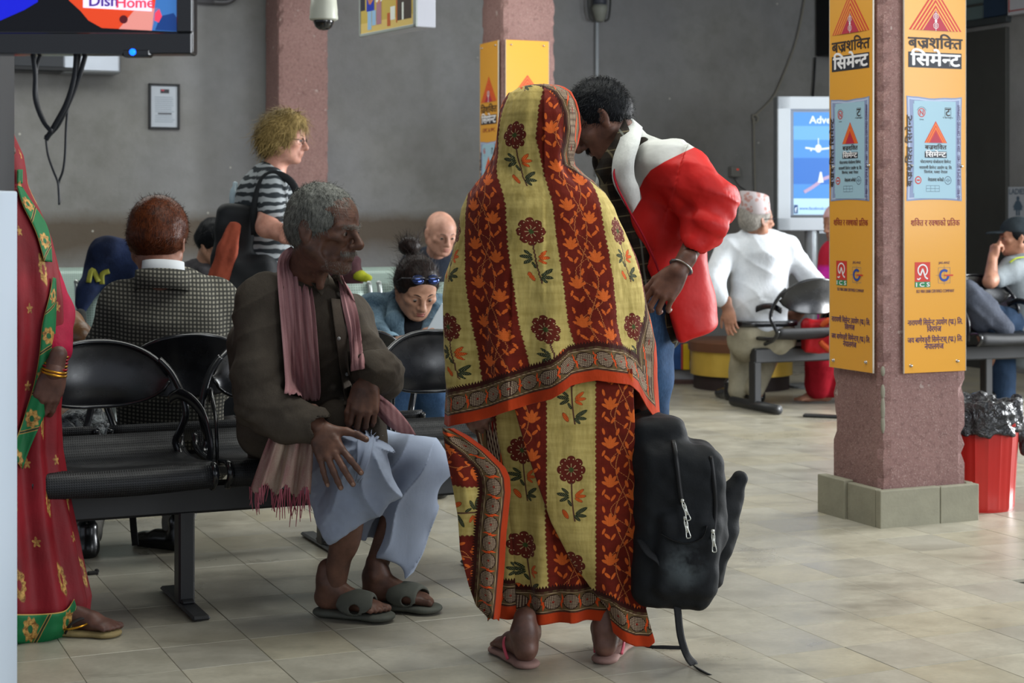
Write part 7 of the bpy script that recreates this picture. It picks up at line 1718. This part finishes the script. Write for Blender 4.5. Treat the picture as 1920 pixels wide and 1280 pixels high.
# framed notice
u, v_ = to_uv(P(307, 200, 12.0)); fn = empty('framed_notice', gp(0, WALLV-.012, 0), G, 'small black-framed printed notice alone on the rear wall', 'notice'); un = (307-960)
def wall_pt(px, py):       # point on the back wall seen at a pixel
    k = (px-960)/FPX; Y = WALLV/(CG-SG*k); return P(px, py, Y)
a_, c_ = wall_pt(278, 242), wall_pt(336, 158); ua, uc = to_uv(a_)[0], to_uv(c_)[0]; W_, H_ = uc-ua, c_.z-a_.z; fn.location = gp(ua, WALLV-.012, a_.z)
b = MB()
for (x, z, w, h) in ((W_/2, .008, W_, .016), (W_/2, H_-.008, W_, .016), (.008, H_/2, .016, H_), (W_-.008, H_/2, .016, H_)): b.box((x, 0, z), (w, .024, h), .002)
b.build('frame', mat('frame_black', '15171b', .4), fn); b = MB(); b.box((W_/2, .005, H_/2), (W_-.02, .01, H_-.02)); b.build('paper', mat('paper', 'b4bcc6', .4, var=.03), fn)
pe = empty('print', (0, -.002, 0)); pe.parent = fn; pe.rotation_euler = (math.pi/2, 0, 0); f = Flat(pe); f.rect('notice_print:box', W_*.38, H_*.79, W_*.66, H_*.88); f.rect('notice_print:crimson', W_*.40, H_*.84, W_*.50, H_*.87, .0014)
rr = random.Random(3)
for k in range(13):
    if k == 8: f.rect('notice_print:box', W_*.30, H_*(.70-.045*k)-.004, W_*.74, H_*(.70-.045*k)+.006); continue
    f.rect('notice_print:grey', W_*.2, H_*(.70-.045*k), W_*rr.uniform(.74, .84), H_*(.70-.045*k)+.0022)
f.build(PC)
# dome camera
dc = empty('dome_camera', P(607, 10, 8.6), 0, 'white dome camera hanging beside the bare pink pillar', 'camera'); r_ = 26/FPX*8.6; c0 = P(607, 34, 8.6); mwp = mat('camera_white', 'b9bbae', .35, var=.04)
b = MB(); b.lathe([(.01, .16), (r_*.55, .15), (r_*.9, .11), (r_, .04), (r_*1.0, .0), (r_*.94, -.004)], c0, 32); b.lathe([(r_*1.03, .012), (r_*1.03, -.006), (r_*.9, -.012)], c0, 32); b.build('housing', mwp, dc, True, True, 40)
b = MB(); b.lathe([(r_*.76, -.005), (r_*.74, -.022), (r_*.6, -.045), (r_*.35, -.058), (.004, -.062)], c0, 32); b.build('smoked_dome', mat('smoked_dome', '17181a', .08, spec=.8, var=0), dc, True, True)
b = MB(); b.cyl(c0+Vector((0, 0, .15)), Vector((c0.x, c0.y, CEIL)), .018, n=12); b.build('drop_pipe', mwp, dc, True, True)
# hanging light box with a printed photo: two people in blue by a table
hb = empty('hanging_light_box', P(735, 20, 9.0), 0, 'white light box with a printed photograph, hung high between two pillars', 'sign')
A_, B_ = P(676, 70, 9.3), P(782, 46, 8.75); dH = (B_-A_); dH.z = 0; W2 = dH.length*1.0; dH.normalize(); zb = P(0, 70, 9.3).z; nH = dH.cross(UP)*1.0
Mb = Matrix((dH, UP, dH.cross(UP))).transposed().to_4x4(); Mb.translation = Vector((A_.x, A_.y, zb)); zoff = .0
fm = MB(Mb); fm.box((W2/2, .25, -.055), (W2, .5, .11), .004); fm.build('box', mat('box_white', 'b7b9c2', .4, var=.04), hb, world=True)
fm = MB(Mb)
for (x, y, w, h) in ((W2/2, .008, W2, .016), (.006, .25, .012, .5), (W2-.012, .25, .03, .5)): fm.box((x, y, .004), (w, h, .012), .002)
fm.build('frame', mat('box_frame', 'a5aca8', .35, var=.04), hb, world=True)
LB = {k: emi('p_'+k, c, .45) for k, c in (('wall', 'a08c46'), ('blue', '22328c'), ('dark', '2c2c34'), ('skin', 'a56a48'), ('jean', '7a9ab4'), ('wood', '96502c'), ('green', '3e8a44'), ('pale', 'b8bcb4'), ('mauve', '8a6470'), ('sand', 'b09a5c'), ('shade', '3c3430'))}
pe = empty('picture', (0, 0, 0)); pe.parent = hb; pe.matrix_parent_inverse = mat_of(hb).inverted(); pe.matrix_basis = Mb; f = Flat(pe); w, z0 = W2, .02
R_ = lambda k, x0, y0, x1, y1, z: f.rect('picture:'+k, w*x0, y0, w*x1, y1, z)
R_('wall', .02, .016, .96, .5, .004); R_('sand', .02, .016, .96, .07, .0045); R_('dark', .02, .14, .1, .4, .005); R_('blue', .13, .13, .27, .40, .006); R_('jean', .15, .03, .22, .13, .006); R_('jean', .23, .05, .30, .13, .006); f.line('picture:skin', [(w*.15, .22), (w*.19, .17), (w*.30, .22)], .02, .0065); R_('pale', .30, .17, .41, .40, .006); R_('mauve', .31, .05, .40, .17, .006); f.line('picture:skin', [(w*.40, .20), (w*.34, .16)], .018, .0066); f.disc('picture:skin', w*.2, .42, .03, .006); f.disc('picture:skin', w*.36, .42, .03, .006)
R_('wood', .62, .165, .95, .185, .006); R_('shade', .68, .05, .92, .16, .0055); R_('wood', .66, .04, .68, .165, .006); R_('pale', .76, .05, .79, .14, .0062); R_('pale', .56, .06, .64, .13, .006); R_('green', .70, .20, .78, .26, .006); R_('pale', .84, .20, .95, .28, .006); R_('skin', .80, .19, .84, .22, .0062); R_('wood', .5, .03, .56, .10, .005)
f.build(LB)
for x in (.15, .85): b = MB(Mb); b.cyl((W2*x, .5, -.05), (W2*x, CEIL-zb, -.05), .006, n=8); b.build('hanger', m_pipe, hb, True, True)
# white wall pipe with its lamp holder
pq = wall_pt(1117, 100); wl = empty('wall_lamp', pq, 0, 'white pipe with a grey lamp holder on the rear wall above the bending man', 'lamp')
zA, zB = wall_pt(1117, 38).z, wall_pt(1117, 330).z; uA = to_uv(pq)[0]; b = MB(MG); b.cyl((uA, WALLV-.02, zB), (uA, WALLV-.02, zA), .014, n=12); b.build('pipe', mat('white_pipe', 'b5bcc2', .35, var=.04), wl, True, True)
b = MB(MG); b.lathe([(.02, 0), (.035, .01), (.065, .10), (.06, .13), (.03, .14)], (uA, WALLV-.07, zA-.02), 16); b.build('holder', mat('holder_grey', '84877f', .5), wl, True, True)
b = MB(MG); b.lathe([(.03, 0), (.055, .02), (.055, .05), (.04, .10), (.04, .4)], (uA, WALLV-.07, zA+.10), 16); b.build('lamp_body', mat('lamp_dark', '3f434c', .4), wl, True, True)
b = MB(MG)
for sg in (-1, 1): b.tube([(uA+sg*.05, WALLV-.06, zA-.01), (uA+sg*.085, WALLV-.06, zA+.02), (uA+sg*.10, WALLV-.06, zA+.18), (uA+sg*.10, WALLV-.06, zA+.45)], .008, 8, smooth=4)
b.build('guard', mat('guard_dark', '3a3d3c', .5), wl, True, True)
b = MB(MG); b.box((uA+.03, WALLV-.13, zA+.27), (.03, .02, .2), .004); b.build('blue_label', mat('blue_label', '2b3d80', .5), wl, world=True)
# switch box, wires, speaker
so = wall_pt(1374, 322); us = to_uv(so)[0]; sb = empty('switch_box', so, 0, 'small grey switch box with a red light on the rear wall', 'switch')
b = MB(MG); b.box((us, WALLV-.03, so.z), (.088, .06, .085), .008, seg=2); b.build('box', mat('switch_grey', '7f7f7c', .5), sb, world=True); b = MB(MG); b.box((us+.01, WALLV-.062, so.z+.018), (.02, .006, .012), .002); b.build('red_light', mat('red_light', 'c43a2c', .4, emit=.5), sb, world=True)
wr_ = empty('hanging_wire', wall_pt(1420, 220), 0, 'pale loose wire running down the rear wall beside the advert box', 'wire'); m_wire = mat('pale_wire', '8a877c', .7, var=.2)
def wq(px, py, o=.03): return wall_pt(px, py)-D1*o
b = MB(); b.tube([wq(1508, -20), wq(1500, 30), wq(1490, 75), wq(1478, 110), wq(1462, 150), wq(1448, 180), wq(1430, 200), wq(1412, 218)], .0065, 8, smooth=5); b.build('wire', m_wire, wr_, True, True)
b = MB(); b.tube([wq(1412, 214), wq(1418, 222), wq(1414, 230), wq(1408, 222), wq(1410, 214)], .006, 8, smooth=4); b.tube([wq(1410, 222), wq(1411, 280), wq(1412, 330), wq(1413, 372)], .0065, 8, smooth=4); b.build('knot', m_wire, wr_, True, True)
b = MB(); b.tube([wq(1372, 334), wq(1382, 348), wq(1396, 358), wq(1410, 372), wq(1425, 400)], .004, 6, smooth=4); b.build('thin_wire', m_cab, wr_, True, True)
b = MB(); b.tube([wq(1525, 108), wq(1523, 150), wq(1520, 185)], .008, 6); b.build('dark_wire', m_cab, wr_, True, True)
a0 = wall_pt(1527, 106); us = to_uv(a0)[0]; sp = empty('loudspeaker', a0, 0, 'black box loudspeaker mounted high beside the near pillar', 'loudspeaker')
b = MB(MG); b.box((us+.20, WALLV-.2, a0.z+.30), (.40, .36, .60), .012, seg=2); b.build('cabinet', mat('speaker_black', '14161a', .6, var=.1), sp, world=True); b = MB(MG); b.cyl((us+.115, WALLV-.385, a0.z+.28), (us+.115, WALLV-.375, a0.z+.28), .05, n=20); b.build('red_badge', mat('speaker_badge', '8c3a48', .5), sp, world=True)
# advertising light box on a post
ae = empty('advert_box', P(1520, 420, 11.6), 0, 'white framed light box with a blue airport advert, half behind the near pillar', 'sign')
YA = 11.6; p0, p1 = P(1457, 432, YA), P(1457, 181, YA); dA = Vector((math.cos(.06), math.sin(.06), 0)); MA = Matrix((dA, UP, dA.cross(UP))).transposed().to_4x4(); MA.translation = p0; HA = p1.z-p0.z; WA = 1.05; k = YA/FPX
b = MB(MA); b.box((WA/2, HA/2, -.06), (WA, HA, .12), .006); b.build('cabinet', mat('advert_side', '5a5f62', .5), ae, world=True)
b = MB(MA); bw = 24*k
for (x, y, w, h) in ((WA/2, bw/2, WA, bw), (WA/2, HA-bw/2, WA, bw), (bw/2, HA/2, bw, HA), (WA-bw/2, HA/2, bw, HA)): b.box((x, y, .01), (w, h, .03), .004)
b.build('frame', mat('advert_frame', 'c3cbd3', .4, var=.03), ae, world=True)
AD = {n: emi('a_'+n, c, .55) for n, c in (('blue', '3f7cc0'), ('sky', '5a94cf'), ('deep', '2a62ae'), ('white', 'c8d4e2'), ('band', '9fc0d4'), ('pink', 'a08aa8'), ('navy', '24406e'), ('grey', '6a7484'))}
pe = empty('poster', (0, 0, 0)); pe.parent = ae; pe.matrix_parent_inverse = mat_of(ae).inverted(); pe.matrix_basis = MA; f = Flat(pe); q = lambda px, py: ((px-1457)*k, (432-py)*k)
def R2(key, x0, y0, x1, y1, z): a, c = q(x0, y1), q(x1, y0); f.rect('poster:'+key, a[0], a[1], c[0], c[1], z)
R2('grey', 1480, 205, 1720, 404, .002); R2('blue', 1488, 210, 1720, 372, .003); R2('deep', 1488, 296, 1720, 345, .004); R2('band', 1488, 372, 1720, 402, .004); R2('sky', 1488, 236, 1720, 262, .0035)
f.text('poster:white', 'Advertise Here', q(1518, 0)[0], q(0, 231)[1], None, .072, .02, .006, 'l')
cx, cy = q(1535, 278); f.disc('poster:white', cx, cy, .022, .006, 16, .028); f.line('poster:white', [(cx-.09, cy+.004), (cx, cy-.008), (cx+.09, cy+.004)], .012, .006); f.line('poster:white', [(cx, cy), (cx, cy+.07)], .006, .006); f.line('poster:white', [(cx-.05, cy-.002), (cx-.05, cy-.018)], .012, .006)
f.line('poster:pink', [q(1508, 360), q(1522, 352), q(1532, 345), q(1545, 335), q(1560, 330)], .022, .006); f.poly('poster:white', [q(1534, 342), q(1545, 342), q(1541, 322), q(1538, 322)], .007)
R2('navy', 1489, 384, 1496, 400, .006); f.text('poster:white', 'f', *q(1492, 398), None, .05, .01, .008); f.text('poster:deep', 'www.facebook.com/advertising', q(1499, 0)[0], q(0, 393)[1], None, .028, .004, .006, 'l'); f.build(AD)
b = MB(MA); pz = p0.z; b.cyl((q(1525, 0)[0], 0, -.05), (q(1525, 0)[0], -pz, -.05), .045, n=16); b.box((q(1525, 0)[0]+.3, 0-.0, -.05), (.5, .04, .05)); b.build('post', mat('advert_post', '9aa0a4', .3, metal=.5), ae, world=True, smooth=True, angle=40)
b = MB(MA); b.cyl((q(1525, 0)[0], -pz, -.05), (q(1525, 0)[0], -pz+.02, -.05), .16, n=24); b.build('foot_plate', mat('advert_post', '9aa0a4', .3, metal=.5), ae, world=True)
# round gold-clad counter
m_gold = mat('gold_foil', 'd8b450', .3, metal=.45, var=.35, vscale=5, bump=.25, bscale=9, bdist=.01); YG = 11.65
ge = empty('round_counter', Vector((P(1390, 0, YG).x, YG, 0)), 0, 'round gold-clad counter with a brown top behind the man in the flowered cap', 'counter'); rg = 95/FPX*YG
b = MB(); b.lathe([(rg, .10), (rg, P(0, 655, YG).z)], (0, 0, 0), 48); b.build('gold_drum', m_gold, ge, True, angle=40)
b = MB(); b.lathe([(rg*.94, 0), (rg*.94, .10)], (0, 0, 0), 48); b.build('plinth', mat('counter_plinth', '2e2423', .5), ge, True, angle=40)
b = MB(); b.lathe([(rg*1.04, 0), (rg*1.05, .02), (rg*1.05, .06), (rg*1.0, .07)], (0, 0, P(0, 655, YG).z), 48); b.build('worktop', mat('counter_top', '6b4632', .35, var=.2), ge, True, angle=40)
ce_ = empty('display_panel', P(1275, 690, 11.9), 0, 'low display panel striped yellow, red and blue beside the gold counter', 'display'); pz_ = lambda y: P(0, y, 11.9).z; pxx = lambda x: P(x, 0, 11.9).x
b = MB(); b.box(((pxx(1240)+pxx(1284))/2, 11.93, (pz_(645)+pz_(693))/2), (pxx(1284)-pxx(1240), .05, pz_(645)-pz_(693)), .003); b.build('blue_panel', mat('panel_blue', '23467e', .5, var=.6, vscale=12), ce_, world=True)
b = MB(); b.box(((pxx(1281)+pxx(1293))/2, 11.92, (pz_(645)+pz_(693))/2), (pxx(1293)-pxx(1281), .06, pz_(645)-pz_(693)), .003); b.build('yellow_stripe', mat('panel_yellow', 'c8a81e', .5), ce_, world=True)
b = MB(); b.box(((pxx(1277)+pxx(1281))/2, 11.925, (pz_(645)+pz_(693))/2), (pxx(1281)-pxx(1277), .055, pz_(645)-pz_(693)), .003); b.build('red_stripe', mat('panel_red', 'a03a2c', .5), ce_, world=True)
b = MB(); b.box(((pxx(1225)+pxx(1330))/2, 11.98, pz_(705)), (pxx(1330)-pxx(1225), .10, .10), .003); b.build('kick_board', mat('kick_grey', '8b8f96', .5), ce_, world=True)
b = MB(); b.box(((pxx(1225)+pxx(1330))/2, 12.0, pz_(706)/2-.02), (pxx(1330)-pxx(1225), .3, max(.05, pz_(714))), .003); b.build('plinth', mat('skirting_maroon', '4d3a38', .5), ce_, world=True)
# signs by the doorway
def rpt(px, py): k_ = (px-960)/FPX; Y = WALLU/(CG*k_+SG); return P(px, py, Y)
ld = rpt(1890, 415); l2 = rpt(1925, 350); le = empty('toilet_sign', (0, 0, 0), 0, 'white paper sign reading LADIES above the dark peaked cap', 'sign'); va, vb = to_uv(ld)[1], to_uv(l2)[1]
ML = Matrix((-D1, UP, -D2)).transposed().to_4x4(); ML.translation = gp(WALLU-.008, va, ld.z); WL_, HL_ = va-vb, l2.z-ld.z; WL_ = max(WL_, .30)
b = MB(ML); b.box((WL_/2, HL_/2, 0), (WL_, HL_, .006), .001); b.build('paper', mat('paper_white', 'b3bac4', .5, var=.03), le); pe = empty('print', (0, 0, 0)); pe.parent = le; pe.matrix_basis = ML; f = Flat(pe)
kx = lambda px: va-to_uv(rpt(px, 400))[1]; kz = lambda py: rpt(1905, py).z-ld.z
f.text('print:grey', 'LADIES', kx(1894), kz(364), None, (kz(353)-kz(364))*1.35, .02, .004, 'l'); X0_ = kx(1911); f.disc('print:grey', X0_, kz(372), .018, .004, 14); f.poly('print:grey', [(X0_-.02, kz(376)), (X0_+.02, kz(376)), (X0_+.05, kz(394)), (X0_-.05, kz(394))], .004); f.rect('print:grey', X0_-.022, kz(404), X0_-.004, kz(394), .004); f.rect('print:grey', X0_+.004, kz(404), X0_+.022, kz(394), .004); f.line('print:grey', [(X0_-.02, kz(378)), (X0_-.05, kz(389))], .012, .004); f.line('print:grey', [(X0_+.02, kz(378)), (X0_+.05, kz(389))], .012, .004); f.build(PC)
q1, q2 = rpt(1900, 30), rpt(1935, -60); ue = empty('white_sign', (0, 0, 0), 0, 'white sign with a red outline high above the doorway corner', 'sign'); va, vb = to_uv(q1)[1], to_uv(q2)[1]; MU = ML.copy(); MU.translation = gp(WALLU-.03, va, q1.z); b = MB(MU); b.box((.3, .3, 0), (.6, .6, .05), .004); b.build('panel', mat('sign_white', 'b4b6bd', .4, var=.03), ue)
b = MB(MU)
for (x, y, w, h) in ((.3, .03, .56, .008), (.02, .3, .008, .56)): b.box((x, y, .027), (w, h, .003))
b.build('red_outline', mat('sign_red', 'a03434', .5), ue)
# red bin with its black liner
cb_ = Vector((P(1833, 0, 6.98).x, 6.98, 0)); be = empty('waste_bin', cb_, 0, 'red ribbed plastic bin with a black liner behind the near pillar', 'bin'); kb = 6.98/FPX
b = MB(); rb, rt, zt = 65*kb, 74*kb, .345; V = []; NN = 96; b.lathe([(rb*.98, .0), (rb, .012), (rb*1.01, .02)]+[(rb+(rt-rb)*q/6, .02+(zt-.02)*q/6) for q in range(1, 7)]+[(rt*1.06, zt+.004), (rt*1.06, zt+.02)], (0, 0, 0), NN)
for i, v in enumerate(b.bm.verts):
    a = math.atan2(v.co.y, v.co.x); q = abs(((a/(2*math.pi)*18) % 1)-.5); s_ = 1+(.022 if q < .07 else 0)*(v.co.z > .01); v.co.x *= s_; v.co.y *= s_
b.build('bucket', mat('bin_red', 'b3201a', .3, spec=.5, var=.08, coat=.2), be, True, angle=30)
t = T('bin_liner', .22, .6); n = t.noise(9, 5, .65); t.color(t.mix(t.ramp(n, .3, .7), '17181a', '303236')); t.bump(t.noise(16, 4, .6, dist=1.5), .9, .03); m_lin = t.m
s = S(k=.01); r0 = rt*1.08; s.M = Matrix.Translation(cb_); s.cone((0, 0, .32), (0, 0, .42), r0*1.06, r0*1.02); s.plane((0, 0, .455), (0, 0, 1), .02); s.plane((0, 0, .318), (0, 0, -1), .01); s.ell((0, 0, .48), (r0*.86, r0*.86, .09), op=1, k=.02); s.M = Matrix()
def ld_(p):
    a = np.arctan2(p[:, 1]-cb_.y, p[:, 0]-cb_.x); return .012*vnoise(np.stack([a*5, p[:, 2]*22+a*3, a*0], 1), 3)+.006*vnoise(p*60, 4)
s.obj('liner', m_lin, be, .006, ld_)
s = S(k=.02); s.cone(cb_+Vector((.17, -.02, .34)), cb_+Vector((.19, -.02, .23)), .035, .02, flat=((0, 1, 0), .5)); s.obj('liner_tail', m_lin, be, .006, lambda p: .01*vnoise(p*40, 3))
# bags and coats on the benches
s = S(k=.03); s.chain([P(185, 520, 8.3), P(205, 480, 8.32), P(235, 490, 8.35), P(252, 535, 8.35)], [.07, .09, .10, .08], k=.04); s.chain([P(200, 490, 8.3), P(168, 535, 8.25), P(150, 600, 8.2)], [.06, .045, .02]); s.ell(P(225, 500, 8.35), (.13, .10, .10))
bb_ = s.obj('jacket', cloth_mat('blue_bag', '10172a', '1d2947', .85, 150), None, .008, folds(.022, 12, (.6, 0, .8), .4, 3)); tag(bb_, 'navy blue jacket heaped on the pale bench behind the tweed man', 'jacket')
bvb = bvh_of(bb_); e = bb_
for pts in ([(166, 530), (174, 506), (184, 528)], [(190, 532), (192, 514), (205, 508)]): b = MB(); b.tube([drape(bvb, x, y, .01, 8.2) for x, y in pts], .02, 8, smooth=5, flat=(.024, .012)); b.build('lime_trim', mat('lime_yellow', '7d7d2a', .7), bb_, True, True)
s = S(k=.02); s.chain([P(150, 590, 8.05), P(145, 640, 8.0), P(155, 680, 8.0)], [.03, .045, .03]); o = s.obj('small_bag', mat('dark_bag', '2b2c2a', .8, var=.3), None, .008); tag(o, 'small dark bag hanging from the pale bench next to the leather sleeve', 'bag')
s = S(k=.03); s.chain([P(630, 520, 8.6), P(650, 500, 8.6), P(662, 520, 8.6)], [.06, .07, .05]); s.cone(P(640, 490, 8.6), P(655, 520, 8.6), .05, .07); o = s.obj('folded_coat', cloth_mat('maroon_coat', '2e1c20', '452a2e'), None, .008, folds(.012, 20, (1, 0, .3), .4)); tag(o, 'dark maroon coat on the pale bench beside the old man’s chin', 'coat')
s = S(k=.02); s.ell(P(683, 519, 8.55), (.040, .03, .022)); s.ell(P(672, 515, 8.55), (.03, .03, .025)); o = s.obj('headscarf', cloth_mat('lime_scarf', '70761a', '8f9424'), None, .006, folds(.010, 30, (1, 0, .3), .4)); tag(o, 'lime yellow cloth lying on the pale bench beside the maroon coat', 'cloth')
s = S(k=.03); s.ell(P(158, 815, 5.75), (.085, .06, .07)); s.ell(P(140, 790, 5.75), (.05, .05, .05)); s.cone(P(160, 800, 5.75), P(178, 770, 5.75), .05, .02)
t = T('clear_bag', .25, .5); n = t.noise(14, 4, .7, dist=2); t.color(t.mix(t.ramp(n, .4, .6), '23262a', '8c9294')); t.bump(n, .8, .03); o = s.obj('plastic_bag', t.m, None, .006, folds(.018, 26, (.5, .3, .5), .5)); tag(o, 'crumpled translucent plastic bag on the seat behind the nearest backrest', 'bag')
b = MB(); b.tube([P(247, 900, 5.5), P(249, 970, 5.5), P(254, 1022, 5.5)], .01, 8, flat=(.022, .004), smooth=4); o = b.build('strap', m_web, None, True, True); o.name = 'hanging_belt'; tag(o, 'dark strap dangling under the front bench left of its leg', 'strap')
for k, (x, y) in enumerate(((174, 1079), (155, 1088))):
    q = on_floor(x, y); b = MB(Matrix.Translation(q) @ Matrix.Rotation(.5+k, 4, 'Z')); b.box((0, 0, .008), (.035, .02, .014), .003); b.box((.015, .004, .014), (.012, .018, .012), .003); o = b.build('litter_scrap', mat('litter', '2a2826', .7), None); tag(o, ('dark scrap of litter on the tiles by the crimson hem', 'smaller dark scrap beside the other one near the crimson hem')[k], 'litter')
q = on_floor(1548, 784); b = MB(Matrix.Translation(q) @ Matrix.Rotation(-.35, 4, 'Z')); b.box((0, 0, .012), (.26, .05, .02), .006); o = b.build('floor_bar', m_scuff, None); tag(o, 'thin dark metal foot bar on the floor just beside the near pillar', 'bar')

# repeats carry a shared group
for o in SC.objects:
    if o.parent is None and o.get('category'):
        g = {'waiting_bench': 'waiting hall benches', 'pillar': 'plaster pillars', 'sign_board': 'cement boards on the pillars', 'litter_scrap': 'litter on the tiles'}.get(o.name.split('.')[0])
        if g: o['group'] = g
